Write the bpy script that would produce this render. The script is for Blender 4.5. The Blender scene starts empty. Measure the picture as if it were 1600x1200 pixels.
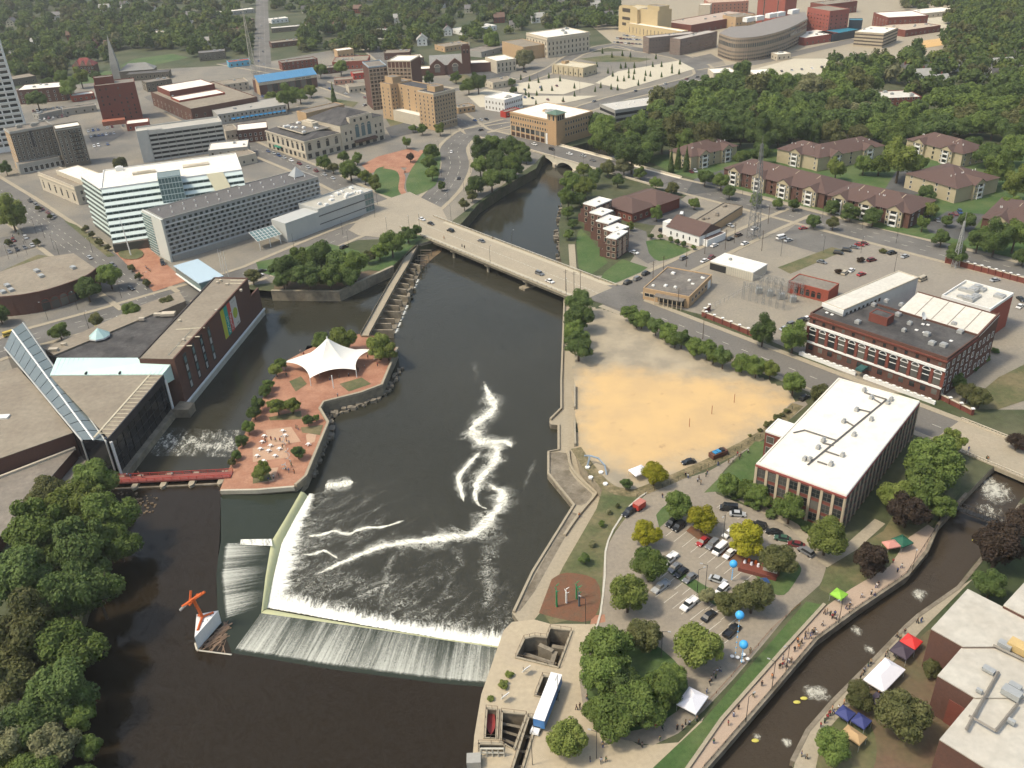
import bpy, bmesh, math, random
from mathutils import Vector, Matrix, geometry
R = random.Random(11)
SC = bpy.context.scene
COL = SC.collection
# ------------------------------------------------------------------ camera
CAM_H, FOC, PITCH, ROLL = 165.0, 1403.07, 0.520494, 0.049396   # metres, focal length in pixels of a 1600 wide frame, radians
_F = Vector((0, math.cos(PITCH), -math.sin(PITCH)))
_D = Vector((0, -math.sin(PITCH), -math.cos(PITCH)))
_X = Vector((1, 0, 0))
_CR = math.cos(ROLL) * _X + math.sin(ROLL) * _D
_CD = -math.sin(ROLL) * _X + math.cos(ROLL) * _D
cam_d = bpy.data.cameras.new('camera')
cam = bpy.data.objects.new('camera', cam_d)
COL.objects.link(cam)
_U = -_CD; _B = -_F
cam.matrix_world = Matrix(((_CR.x, _U.x, _B.x, 0), (_CR.y, _U.y, _B.y, 0), (_CR.z, _U.z, _B.z, CAM_H), (0, 0, 0, 1)))
cam_d.sensor_width = 36.0
cam_d.lens = 36.0 * FOC / 1600.0
cam_d.clip_start = 1.0
cam_d.clip_end = 30000.0
SC.camera = cam
# ------------------------------------------------------------------ light
SUN_AZ, SUN_EL = math.radians(-104), math.radians(57)      # azimuth measured from +Y (ahead), negative = to the left
world = bpy.data.worlds.new('World'); SC.world = world; world.use_nodes = True
nt = world.node_tree; nt.nodes.clear()
sky = nt.nodes.new('ShaderNodeTexSky'); sky.sky_type = 'NISHITA'; sky.sun_disc = False
sky.sun_elevation = SUN_EL; sky.sun_rotation = SUN_AZ
sky.air_density = 1.6; sky.dust_density = 4.0; sky.ozone_density = 1.0
bg = nt.nodes.new('ShaderNodeBackground'); bg.inputs[1].default_value = 0.15
wo = nt.nodes.new('ShaderNodeOutputWorld')
nt.links.new(sky.outputs[0], bg.inputs[0]); nt.links.new(bg.outputs[0], wo.inputs[0])
sun_d = bpy.data.lights.new('sun', 'SUN'); sun_d.energy = 2.4; sun_d.angle = math.radians(7); sun_d.color = (1.0, 0.91, 0.73)
sun = bpy.data.objects.new('sun', sun_d); COL.objects.link(sun)
_sd = Vector((math.sin(SUN_AZ) * math.cos(SUN_EL), math.cos(SUN_AZ) * math.cos(SUN_EL), math.sin(SUN_EL)))
sun.rotation_euler = (-_sd).to_track_quat('-Z', 'Y').to_euler()
SC.view_settings.view_transform = 'Standard'; SC.view_settings.look = 'None'
SC.view_settings.exposure = 0.36; SC.view_settings.gamma = 1.0; SC.view_settings.use_curve_mapping = False
SC.cycles.max_bounces = 4; SC.cycles.diffuse_bounces = 2; SC.cycles.glossy_bounces = 2; SC.cycles.transparent_max_bounces = 12
SC.cycles.transmission_bounces = 2; SC.cycles.use_adaptive_sampling = True; SC.cycles.adaptive_threshold = .03; SC.cycles.adaptive_min_samples = 10; SC.cycles.caustics_reflective = False; SC.cycles.caustics_refractive = False

# ------------------------------------------------------------------ survey: image point -> place on a level plane
def P(px, py, z=0.0):
    x = (px - 800) / FOC; y = (py - 600) / FOC
    d = _F + _CR * x + _CD * y
    t = (z - CAM_H) / d.z
    return Vector((d.x * t, d.y * t, z))
def mpp(px, py, z=0.0):                       # metres per survey pixel at that place
    p = P(px, py, z) - Vector((0, 0, CAM_H))
    return p.dot(_F) / FOC
def height_of(base, top):                     # height of a vertical edge from its foot and its top
    p = P(*base); x = (top[0] - 800) / FOC; y = (top[1] - 600) / FOC
    d = _F + _CR * x + _CD * y
    t = math.hypot(p.x, p.y) / math.hypot(d.x, d.y)
    return CAM_H + d.z * t
def pts(l, z=0.0): return [P(a, b, z) for a, b in l]

# ------------------------------------------------------------------ materials
MATS = {}
def mat(name, col, rough=0.85, var=0.18, scale=0.25, fine=3.0, bump=0.0, metal=0.0, spec=0.3, col2=None, rnd=0.0, mask=0.5, coord='pos', emit=0):
    if name in MATS: return MATS[name]
    m = bpy.data.materials.new(name); m.use_nodes = True
    t = m.node_tree; b = t.nodes['Principled BSDF']
    b.inputs['Roughness'].default_value = rough; b.inputs['Metallic'].default_value = metal
    b.inputs['Specular IOR Level'].default_value = spec
    if coord == 'pos':
        g = t.nodes.new('ShaderNodeNewGeometry'); vec = g.outputs['Position']
    else:
        g = t.nodes.new('ShaderNodeTexCoord'); vec = g.outputs['Object']
    n1 = t.nodes.new('ShaderNodeTexNoise'); n1.inputs['Scale'].default_value = scale; n1.inputs['Detail'].default_value = 5; n1.inputs['Roughness'].default_value = .65
    n2 = t.nodes.new('ShaderNodeTexNoise'); n2.inputs['Scale'].default_value = fine; n2.inputs['Detail'].default_value = 3
    t.links.new(vec, n1.inputs['Vector']); t.links.new(vec, n2.inputs['Vector'])
    mx = t.nodes.new('ShaderNodeMix'); mx.data_type = 'RGBA'
    mx.inputs[6].default_value = (*col, 1); c2 = col2 or col
    mx.inputs[7].default_value = (*c2, 1)
    rp = t.nodes.new('ShaderNodeValToRGB'); rp.color_ramp.elements[0].position = mask - .12; rp.color_ramp.elements[1].position = mask + .12
    t.links.new(n1.outputs['Fac'], rp.inputs[0]); t.links.new(rp.outputs[0], mx.inputs[0])
    # brightness variation: coarse and fine
    ad = t.nodes.new('ShaderNodeMath'); ad.operation = 'ADD'
    t.links.new(n1.outputs['Fac'], ad.inputs[0]); t.links.new(n2.outputs['Fac'], ad.inputs[1])
    mr = t.nodes.new('ShaderNodeMapRange'); mr.inputs['From Min'].default_value = 0.6; mr.inputs['From Max'].default_value = 1.4
    mr.inputs['To Min'].default_value = 1 - var; mr.inputs['To Max'].default_value = 1 + var
    t.links.new(ad.outputs[0], mr.inputs['Value'])
    val = mr.outputs[0]
    if rnd:
        oi = t.nodes.new('ShaderNodeObjectInfo'); m2 = t.nodes.new('ShaderNodeMapRange')
        m2.inputs['To Min'].default_value = 1 - rnd; m2.inputs['To Max'].default_value = 1 + rnd
        t.links.new(oi.outputs['Random'], m2.inputs['Value'])
        mm = t.nodes.new('ShaderNodeMath'); mm.operation = 'MULTIPLY'
        t.links.new(val, mm.inputs[0]); t.links.new(m2.outputs[0], mm.inputs[1]); val = mm.outputs[0]
    vm = t.nodes.new('ShaderNodeVectorMath'); vm.operation = 'SCALE'
    t.links.new(mx.outputs[2], vm.inputs[0]); t.links.new(val, vm.inputs['Scale'])
    t.links.new(vm.outputs[0], b.inputs['Base Color'])
    if bump:
        bp = t.nodes.new('ShaderNodeBump'); bp.inputs['Strength'].default_value = bump; bp.inputs['Distance'].default_value = .3
        t.links.new(n2.outputs['Fac'], bp.inputs['Height']); t.links.new(bp.outputs[0], b.inputs['Normal'])
    MATS[name] = m; return m
def foliage(name, col, col2, rnd=.22):
    m = mat(name, col, rough=.75, var=.3, scale=.35, fine=1.6, col2=col2, rnd=rnd, coord='pos', spec=.15)
    t = m.node_tree; b = t.nodes['Principled BSDF']; tl = t.nodes.new('ShaderNodeBsdfTranslucent'); mx = t.nodes.new('ShaderNodeMixShader'); mx.inputs[0].default_value = .3
    t.links.new(b.inputs['Base Color'].links[0].from_socket, tl.inputs['Color']); t.links.new(b.outputs[0], mx.inputs[1]); t.links.new(tl.outputs[0], mx.inputs[2]); t.links.new(mx.outputs[0], t.nodes['Material Output'].inputs['Surface'])
    return m
# palette
ASPH = mat('asphalt', (.120, .113, .100), col2=(.148, .139, .122), scale=.05, fine=1.5, var=.22)
ASPH2 = mat('asphalt_dark', (.075, .075, .072), col2=(.10, .10, .095), scale=.06, fine=1.5, var=.25)
CONC = mat('concrete', (.35, .30, .215), col2=(.29, .25, .18), scale=.08, fine=1.2, var=.18)
CONCD = mat('concrete_weathered', (.25, .215, .16), col2=(.12, .10, .07), scale=.22, fine=.9, var=.3)
CONCL = mat('concrete_light', (.52, .49, .41), col2=(.42, .39, .32), scale=.2, fine=1.2, var=.15)
GRASS = mat('lawn', (.055, .105, .028), col2=(.085, .115, .04), scale=.06, fine=1.0, var=.28)
GRASSD = mat('rough_grass', (.075, .095, .035), col2=(.15, .125, .065), scale=.05, fine=.7, var=.3)
SAND = mat('sand', (.60, .385, .155), col2=(.53, .345, .15), scale=.03, fine=1.3, var=.12)
GRAVEL = mat('gravel', (.40, .335, .235), col2=(.31, .265, .19), scale=.06, fine=1.0, var=.16)
BRICKPAVE = mat('brick_paving', (.30, .138, .082), col2=(.35, .185, .115), scale=.12, fine=1.5, var=.2)
MULCH = mat('mulch', (.17, .075, .04), col2=(.12, .07, .04), scale=.3, fine=2, var=.2)
BRICK = mat('brick', (.19, .058, .040), col2=(.15, .05, .037), scale=.4, fine=2.5, var=.2)
BRICKB = mat('brick_brown', (.125, .062, .045), col2=(.10, .052, .04), scale=.3, fine=2.5, var=.22)
BRICKT = mat('brick_tan', (.46, .31, .17), col2=(.40, .275, .16), scale=.3, fine=2, var=.14)
BRICKG = mat('brick_grey', (.155, .135, .105), col2=(.125, .108, .083), scale=.3, fine=2, var=.18)
BRICKR = mat('brick_red', (.30, .075, .048), col2=(.26, .07, .045), scale=.3, fine=2, var=.15)
STONE = mat('limestone', (.53, .47, .36), col2=(.46, .40, .31), scale=.3, fine=1.5, var=.13)
STONEG = mat('stone_grey', (.34, .33, .295), col2=(.29, .28, .25), scale=.3, fine=1.5, var=.14)
WHITE = mat('white_paint', (.76, .75, .71), col2=(.70, .69, .645), scale=.2, fine=1.5, var=.07)
ROOFW = mat('white_roof', (.78, .735, .64), col2=(.68, .63, .53), scale=.12, fine=.5, var=.13)
ROOFG = mat('grey_roof', (.235, .205, .165), col2=(.155, .135, .11), scale=.09, fine=.7, var=.25)
ROOFT = mat('tan_gravel_roof', (.275, .235, .175), col2=(.205, .172, .128), scale=.07, fine=.6, var=.22)
ROOFD = mat('dark_roof', (.055, .052, .05), col2=(.085, .08, .075), scale=.15, fine=1, var=.3)
ROOFB = mat('brown_shingle', (.112, .07, .058), col2=(.095, .06, .05), scale=.4, fine=2.5, var=.2)
SHINGLE = mat('grey_shingle', (.16, .15, .14), col2=(.12, .115, .11), scale=.4, fine=2.5, var=.2, rnd=.5)
GLASS = mat('dark_glass', (.02, .024, .026), rough=.12, var=.3, spec=.6, scale=.6)
def blinds(m):                                # some panes have pale blinds drawn behind the glass
    t = m.node_tree; b = t.nodes['Principled BSDF']; oi = t.nodes.new('ShaderNodeObjectInfo'); r = t.nodes.new('ShaderNodeMapRange'); r.inputs['From Min'].default_value = .55; r.inputs['To Max'].default_value = .8
    x = t.nodes.new('ShaderNodeMix'); x.data_type = 'RGBA'; x.inputs[7].default_value = (.17, .16, .135, 1); t.links.new(oi.outputs['Random'], r.inputs['Value']); t.links.new(r.outputs[0], x.inputs[0]); t.links.new(b.inputs['Base Color'].links[0].from_socket, x.inputs[6]); t.links.new(x.outputs[2], b.inputs['Base Color'])
blinds(GLASS)
GLASSB = mat('green_glass', (.12, .19, .185), rough=.15, var=.2, spec=.6, scale=.4)
TEAL = mat('teal_glass', (.36, .52, .50), rough=.3, var=.08, spec=.5, scale=.2, fine=.8)
METAL = mat('grey_metal', (.36, .37, .36), rough=.5, var=.12, metal=.2)
DARKM = mat('dark_metal', (.03, .03, .03), rough=.5, var=.1)
STEEL = mat('galvanised', (.42, .42, .40), rough=.5, var=.1, metal=.3)
BARK = mat('bark', (.09, .065, .045), var=.3, scale=2, fine=6)
BLUE = mat('blue_paint', (.04, .22, .42), rough=.5, var=.08)
RED = mat('red_paint', (.42, .05, .035), rough=.5, var=.1)
ORANGE = mat('orange_paint', (.62, .13, .03), rough=.45, var=.08)
LINE = mat('road_paint', (.50, .47, .39), var=.2, fine=3)
LEAF = [foliage('leaf_mid', (.118, .172, .042), (.16, .21, .056)),
        foliage('leaf_dark', (.084, .128, .038), (.115, .158, .05)),
        foliage('leaf_light', (.15, .19, .042), (.19, .22, .058)),
        foliage('leaf_yellow', (.25, .25, .018), (.31, .285, .03)),
        foliage('leaf_olive', (.105, .115, .042), (.145, .145, .058)),
        foliage('leaf_purple', (.052, .036, .027), (.072, .052, .036)),
        foliage('leaf_pale', (.19, .195, .09), (.23, .225, .12))]

# ------------------------------------------------------------------ mesh building
class MB:
    def __init__(s): s.v = []; s.f = []; s.m = []
    def add(s, vs, fs, m=0):
        o = len(s.v); s.v += [tuple(v) for v in vs]
        for f in fs: s.f.append(tuple(i + o for i in f)); s.m.append(m)
        return s
    def box(s, x0, x1, y0, y1, z0, z1, m=0, M=None):
        vs = [Vector((x, y, z)) for z in (z0, z1) for y in (y0, y1) for x in (x0, x1)]
        if M is not None: vs = [M @ v for v in vs]
        return s.add(vs, [(0, 2, 3, 1), (4, 5, 7, 6), (0, 1, 5, 4), (1, 3, 7, 5), (3, 2, 6, 7), (2, 0, 4, 6)], m)
    def prism(s, poly, z0, z1, m=0, top=True, mt=None):
        poly = [(p[0], p[1]) for p in poly]
        a = sum(poly[i][0] * poly[(i + 1) % len(poly)][1] - poly[(i + 1) % len(poly)][0] * poly[i][1] for i in range(len(poly)))
        if a < 0: poly = poly[::-1]
        n = len(poly); vs = [(x, y, z0) for x, y in poly] + [(x, y, z1) for x, y in poly]
        s.add(vs, [(i, (i + 1) % n, (i + 1) % n + n, i + n) for i in range(n)], m)
        if top: s.add([(x, y, z1) for x, y in poly], [tuple(range(n))], m if mt is None else mt)
        return s
    def bar(s, a, b, r, m=0, r2=None, n=6):
        a = Vector(a); b = Vector(b); d = (b - a)
        if d.length < 1e-6: return s
        q = d.to_track_quat('Z', 'Y'); r2 = r if r2 is None else r2
        vs = []
        for (c, rr) in ((a, r), (b, r2)):
            for i in range(n):
                t = 2 * math.pi * i / n; vs.append(c + q @ Vector((math.cos(t) * rr, math.sin(t) * rr, 0)))
        return s.add(vs, [(i, (i + 1) % n, (i + 1) % n + n, i + n) for i in range(n)] + [tuple(range(n))[::-1], tuple(range(n, 2 * n))], m)
    def mesh(s, name, mats, smooth=False):
        me = bpy.data.meshes.new(name); me.from_pydata(s.v, [], s.f)
        for m in (mats if isinstance(mats, (list, tuple)) else [mats]): me.materials.append(m)
        if len(set(s.m)) > 1 or (s.m and s.m[0]): me.polygons.foreach_set('material_index', s.m)
        if smooth: me.polygons.foreach_set('use_smooth', [True] * len(s.f))
        me.update(); return me
    def build(s, name, mats, parent=None, loc=(0, 0, 0), smooth=False, rz=0):
        return link(name, s.mesh(name, mats, smooth), parent, loc, rz)
def link(name, me, parent=None, loc=(0, 0, 0), rz=0):
    o = bpy.data.objects.new(name, me); COL.objects.link(o); o.parent = parent
    o.location = loc
    if rz: o.rotation_euler = (0, 0, rz)
    return o
def tag(o, label, cat, group=None):
    o['label'] = label; o['category'] = cat
    if group: o['group'] = group
    return o
def thing(name, label, cat, loc=(0, 0, 0), rz=0, group=None):
    o = bpy.data.objects.new(name, None); COL.objects.link(o); o.location = loc; o.rotation_euler = (0, 0, rz)
    o.empty_display_size = 1
    return tag(o, label, cat, group)
def struct(o, kind='structure'): o['kind'] = kind; return o
def copy_tree(o, parent=None):
    c = o.copy(); COL.objects.link(c); c.parent = parent
    for ch in list(o.children): copy_tree(ch, c)
    return c
def sheet(name, px, z, m, kind='structure', zs=0.0):
    """flat sheet over the places seen at these survey points (surveyed on level zs, laid at level z)"""
    p = [(v.x, v.y, z) for v in pts(px, zs)]
    a = sum(p[i][0] * p[(i + 1) % len(p)][1] - p[(i + 1) % len(p)][0] * p[i][1] for i in range(len(p)))
    if a < 0: p = p[::-1]
    o = MB().add(p, [tuple(range(len(p)))]).build(name, m)
    return struct(o, kind)
def slab(name, px, z0, z1, m, zs=None, mt=None, kind='structure'):
    p = pts(px, z1 if zs is None else zs)
    o = MB().prism(p, z0, z1, 0, True, None if mt is None else 1).build(name, [m] if mt is None else [m, mt])
    return struct(o, kind) if kind else o
def smooth_line(px, n=4):
    """Catmull-Rom through survey points"""
    out = []
    for i in range(len(px) - 1):
        p0 = Vector(px[max(i - 1, 0)]); p1 = Vector(px[i]); p2 = Vector(px[i + 1]); p3 = Vector(px[min(i + 2, len(px) - 1)])
        for k in range(n):
            t = k / n
            out.append(tuple(.5 * ((2 * p1) + (-p0 + p2) * t + (2 * p0 - 5 * p1 + 4 * p2 - p3) * t * t + (-p0 + 3 * p1 - 3 * p2 + p3) * t ** 3)))
    out.append(tuple(px[-1])); return out
def strip_poly(line, w):
    """polygon of half width w round a list of world points"""
    l = [Vector((p[0], p[1])) for p in line]; a = []; b = []
    for i, p in enumerate(l):
        d = (l[min(i + 1, len(l) - 1)] - l[max(i - 1, 0)]).normalized(); n = Vector((-d.y, d.x))
        ww = w[i] if isinstance(w, (list, tuple)) else w
        a.append(p + n * ww); b.append(p - n * ww)
    return a, b
def strip(name, line, w, z, m, kind='structure', z1=None):
    a, b = strip_poly(line, w); n = len(a)
    if z1 is None:
        vs = [(p.x, p.y, z) for p in a] + [(p.x, p.y, z) for p in b]
        o = MB().add(vs, [(i, i + n, i + n + 1, i + 1) for i in range(n - 1)]).build(name, m)
    else:
        mb = MB()
        vs = [(p.x, p.y, zz) for zz in (z, z1) for l in (a, b) for p in l]
        A = lambda i: i; Bq = lambda i: n + i; C = lambda i: 2 * n + i; D = lambda i: 3 * n + i
        fs = []
        for i in range(n - 1):
            fs += [(C(i), D(i), D(i + 1), C(i + 1)), (A(i), C(i), C(i + 1), A(i + 1)), (D(i), Bq(i), Bq(i + 1), D(i + 1))]
        fs += [(A(0), Bq(0), D(0), C(0)), (A(n - 1), C(n - 1), D(n - 1), Bq(n - 1))]
        o = mb.add(vs, fs).build(name, m)
    return struct(o, kind) if kind else o
# ================================================================== ground, river and streets
Z_UP, Z_CH, Z_LOW, Z_RACE, Z_ISL, Z_PROM = -3.0, -4.6, -6.0, -2.6, -1.8, -4.2
WESTBANK = [(40, 1320), (80, 1180), (105, 1050), (140, 930), (165, 850), (172, 790), (160, 735), (225, 640), (390, 452), (425, 455), (530, 456), (594, 426), (612, 418), (650, 383), (678, 374),
            (700, 364), (722, 348), (748, 318), (790, 290), (838, 263), (846, 246), (862, 236), (920, 222), (990, 214), (1100, 196), (1300, 200), (1500, 186), (1750, 160)]
EASTBANK = [(1750, 200), (1560, 206), (1300, 226), (1100, 222), (1010, 228), (962, 246), (905, 262), (886, 276), (879, 300), (878, 330), (873, 350), (875, 400), (884, 430), (900, 470),
            (899, 600), (900, 700), (906, 724), (941, 765), (932, 795), (880, 885), (846, 955), (835, 968), (800, 972), (787, 985), (775, 1020), (752, 1085), (741, 1150), (730, 1300)]
RACE_L = [(1060, 1260), (1100, 1203), (1125, 1175), (1200, 1088), (1275, 1000), (1340, 952), (1417, 900), (1448, 862), (1465, 822), (1510, 772), (1545, 736), (1640, 660), (1720, 600)]
RACE_R = [(1790, 640), (1700, 680), (1640, 735), (1592, 785), (1572, 818), (1540, 860), (1507, 900), (1495, 920), (1432, 962), (1412, 980), (1360, 1032), (1317, 1075), (1295, 1100), (1260, 1140), (1242, 1185), (1220, 1270)]
river_w = [(v.x, v.y) for v in pts(WESTBANK + EASTBANK)]
race_w = [(v.x, v.y) for v in pts(RACE_L + RACE_R)]
def inside(p, poly):
    c = False; j = len(poly) - 1
    for i in range(len(poly)):
        if (poly[i][1] > p[1]) != (poly[j][1] > p[1]) and p[0] < (poly[j][0] - poly[i][0]) * (p[1] - poly[i][1]) / (poly[j][1] - poly[i][1]) + poly[i][0]: c = not c
        j = i
    return c
PITS = [[(819, 999), (836, 995), (854, 997), (860, 982), (893, 987), (872, 1044), (806, 1028)], [(848, 1057), (868, 1060), (850, 1091), (836, 1088)], [(784, 1113), (823, 1118), (803, 1172), (782, 1160)],
        [(826, 1121), (840, 1123), (812, 1215), (796, 1215)], [(760, 1108), (778, 1110), (776, 1155), (757, 1154)], [(748, 1163), (788, 1164), (786, 1178), (748, 1176)]]
pits_w = [[(v.x, v.y) for v in pts(p)] for p in PITS]
def holed_sheet(name, outer, holes, z, m):
    V = []; E = []
    for poly in [outer] + holes:
        o = len(V); V += [Vector(p) for p in poly]; E += [(o + i, o + (i + 1) % len(poly)) for i in range(len(poly))]
    v, e, f, *_ = geometry.delaunay_2d_cdt(V, E, [], 0, 1e-4); fs = []
    for t in f:
        c = sum((v[i] for i in t), Vector((0, 0))) / len(t)
        if inside(c, outer) and not any(inside(c, h) for h in holes): fs.append(tuple(t))
    return struct(MB().add([(p.x, p.y, z) for p in v], fs).build(name, m))
def make_ground():
    holed_sheet('ground', [(-9000, -1500), (9000, -1500), (9000, 12000), (-9000, 12000)], [river_w, race_w] + pits_w, 0, mat('ground_cover', (.05, .066, .026), col2=(.085, .085, .045), scale=.02, fine=.4, var=.3))
make_ground()
def wall_run(name, px, z0, m, z1=0.0, label=None):
    p = pts(px, z1); mb = MB(); n = len(p)
    vs = [(q.x, q.y, z0) for q in p] + [(q.x, q.y, z1 - .003) for q in p]
    mb.add(vs, [(i, i + 1, i + n + 1, i + n) for i in range(n - 1)])
    return struct(mb.build(name, m))
BANKM = mat('river_bank_earth', (.07, .075, .035), col2=(.10, .08, .05), scale=.2, fine=1, var=.3)
STAINW = mat('stained_wall', (.30, .255, .18), col2=(.17, .14, .10), scale=.18, fine=.6, var=.3)
wall_run('west_bank', WESTBANK[:8], -8, BANKM)
wall_run('park_bank', WESTBANK[12:], -8, BANKM)
wall_run('east_bank', EASTBANK[:14], -8, BANKM)
wall_run('retaining_wall', EASTBANK[13:], -8, STAINW)
wall_run('race_wall', RACE_L, -5, STAINW); wall_run('race_wall_far', RACE_R, -5, STAINW)
# --- water
def water(name, col, col2, rough, bump, scale):
    m = bpy.data.materials.new(name); m.use_nodes = True; t = m.node_tree; b = t.nodes['Principled BSDF']
    g = t.nodes.new('ShaderNodeNewGeometry')
    n0 = t.nodes.new('ShaderNodeTexNoise'); n0.inputs['Scale'].default_value = .012; n0.inputs['Detail'].default_value = 4
    n1 = t.nodes.new('ShaderNodeTexNoise'); n1.inputs['Scale'].default_value = scale; n1.inputs['Detail'].default_value = 6; n1.inputs['Roughness'].default_value = .6
    t.links.new(g.outputs['Position'], n0.inputs['Vector']); t.links.new(g.outputs['Position'], n1.inputs['Vector'])
    mx = t.nodes.new('ShaderNodeMix'); mx.data_type = 'RGBA'; mx.inputs[6].default_value = (*col, 1); mx.inputs[7].default_value = (*col2, 1)
    t.links.new(n0.outputs['Fac'], mx.inputs[0]); t.links.new(mx.outputs[2], b.inputs['Base Color'])
    b.inputs['Roughness'].default_value = rough; b.inputs['IOR'].default_value = 1.3; b.inputs['Specular IOR Level'].default_value = .42; b.inputs['Specular Tint'].default_value = (1, .92, .8, 1)
    bp = t.nodes.new('ShaderNodeBump'); bp.inputs['Strength'].default_value = bump; bp.inputs['Distance'].default_value = .25
    t.links.new(n1.outputs['Fac'], bp.inputs['Height']); t.links.new(bp.outputs[0], b.inputs['Normal'])
    return m
W_LOW = water('river_water_low', (.024, .024, .017), (.050, .047, .034), .07, .22, .6)
W_UP = water('river_water_up', (.018, .0135, .008), (.026, .019, .012), .08, .12, .5)
W_RACE = water('race_water_mat', (.042, .032, .021), (.06, .046, .031), .14, .4, 1.0)
W_GREEN = water('sliding_water', (.026, .032, .022), (.034, .04, .028), .08, .1, .4)
sheet('river', [(470, 775), (425, 852), (410, 962), (600, 990), (790, 1016), (905, 960), (960, 800), (915, 470), (890, 400), (900, 300), (930, 268), (1010, 240), (1300, 240), (1760, 215), (1760, 140), (1300, 185), (1000, 195), (850, 215), (720, 310), (690, 330), (650, 370), (625, 440), (585, 530), (560, 600), (500, 690)], Z_LOW, W_LOW, zs=Z_LOW)
sheet('channel_water', [(160, 764), (388, 754), (480, 540), (570, 540), (640, 400), (590, 400), (420, 420), (380, 430), (200, 640), (120, 700)], Z_CH, W_LOW, zs=Z_CH)
UP_EDGE = [(362, 1020), (520, 1046), (690, 1068), (765, 1072)]
sheet('upper_pool', [(20, 1350), (60, 1180), (100, 1000), (130, 800), (175, 752), (372, 748), (345, 775), (343, 846), (338, 900), (340, 960), (362, 1020), (520, 1046), (690, 1068), (790, 1076), (770, 1350)], Z_UP, W_UP, zs=Z_UP)
sheet('race_water', [(1020, 1300), (1090, 1185), (1190, 1080), (1265, 990), (1330, 940), (1400, 890), (1430, 850), (1450, 800), (1500, 750), (1600, 660), (1760, 560), (1840, 640), (1660, 760), (1620, 810), (1560, 890), (1450, 990), (1380, 1060), (1300, 1140), (1270, 1200), (1250, 1300)], Z_RACE, W_RACE, zs=Z_RACE)

# --- big paved areas
def zed():
    zed.z += .004; return zed.z
zed.z = 0.004
sheet('city_pavement', [(-500, 560), (-500, 250), (-100, 150), (60, 135), (250, 108), (400, 100), (520, 78), (660, 105), (800, 100), (860, 85), (1010, 78), (1140, 95), (1130, 130), (1000, 165), (930, 205), (858, 232), (836, 255), (745, 316), (700, 350), (690, 362), (640, 372), (560, 375), (500, 395), (470, 420), (440, 440), (388, 446), (225, 630), (150, 715), (100, 800), (-300, 1000)], zed(), mat('city_ground', (.25, .222, .172), col2=(.15, .14, .12), scale=.022, fine=.9, var=.2))
sheet('east_pavement', [(884, 432), (935, 440), (1010, 470), (1130, 500), (1380, 610), (1560, 640), (1700, 640), (1700, 420), (1200, 300), (1100, 285), (1040, 330), (970, 430)], zed(), mat('east_side_concrete', (.285, .25, .19), col2=(.20, .18, .145), scale=.035, fine=1, var=.2))
sheet('hospital_pavement', [(1130, 95), (1160, 140), (1260, 150), (1380, 110), (1480, 75), (1600, 60), (1500, -10), (1100, -40), (900, 20), (960, 70)], zed(), CONC)
# --- streets (asphalt with concrete pavement and kerb on both sides)
def road(name, px, w, m=None, walk=2.6, n=1, walks=True, dash=False, lane=0):
    line = pts(smooth_line(px, n) if n > 1 else px)
    struct_z = zed()
    strip(name, line, w, .02 + struct_z * .2, m or ASPH)
    if walks:
        a, b = strip_poly(line, w + walk / 2)
        strip('pavement', a, walk / 2, 0, CONC, z1=.12 + struct_z * .3); strip('pavement', b, walk / 2, 0, CONC, z1=.122 + struct_z * .3)
    mb = MB()
    tot = 0.0; zz = .03 + struct_z * .2
    for i in range(len(line) - 1):
        p, q = line[i], line[i + 1]; d = (q - p); L = d.length
        if L < .1: continue
        u = d / L; nn = Vector((-u.y, u.x, 0))
        if dash:
            s = 0.0
            while s < L - 3:
                for off in dash:
                    c0 = p + u * s + nn * off; c1 = p + u * (s + 3) + nn * off
                    mb.add([(c.x, c.y, zz) for c in (c0 - nn * .12, c1 - nn * .12, c1 + nn * .12, c0 + nn * .12)], [(0, 1, 2, 3)])
                s += 9
    if mb.f: struct(mb.build('lane_marking', LINE))
    return line
GREYR = mat('road_grey', (.165, .152, .13), col2=(.135, .125, .108), scale=.04, fine=1.2, var=.2)
road('street', [(960, 468), (1100, 523), (1200, 562), (1340, 617), (1490, 676)], 7.5, ASPH2 if 0 else GREYR, dash=(0,))
road('street', [(560, 60), (700, 172), (745, 205), (800, 219)], 8, ASPH, dash=(0,))
road('street', [(1035, 283), (1110, 301), (1360, 366), (1640, 437), (1800, 480)], 9.5, ASPH, dash=(-3, 3))
road('street', smooth_line([(640, 345), (690, 300), (711, 262), (708, 232), (728, 211), (748, 203), (800, 190)], 4), 9.0, ASPH, dash=(-3.2, 3.2))
road('street', [(960, 463), (1060, 418), (1200, 352), (1250, 331)], 6.0, GREYR)
road('street', [(-140, 215), (20, 318), (110, 382), (235, 470)], 12.0, ASPH, dash=(-4, 0, 4))
road('street', [(-40, 560), (50, 527), (160, 497), (250, 470), (330, 448), (400, 425)], 9.5, ASPH, dash=(-3, 3))
road('street', [(400, 425), (490, 386), (560, 357), (630, 340)], 9.5, GREYR, dash=(-3, 3))
road('street', [(270, 172), (345, 208), (400, 233), (500, 273), (600, 322)], 8.0, ASPH, dash=(0,))
road('street', [(409, -30), (410, 110), (412, 160), (380, 225)], 9, ASPH, walks=False, dash=(-3, 3))
road('street', [(560, 150), (500, 130), (430, 112), (350, 98)], 7, ASPH)
road('street', [(740, 205), (860, 185), (960, 155), (1080, 125), (1100, 110), (1060, 88), (960, 72)], 8, ASPH, n=3)
road('street', [(600, 120), (700, 140), (800, 130), (860, 110), (900, 85), (960, 70), (1000, 78)], 6.5, ASPH, n=3)
road('street', [(1100, 112), (1180, 98), (1260, 80), (1340, 62)], 8, GREYR, n=2)
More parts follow.
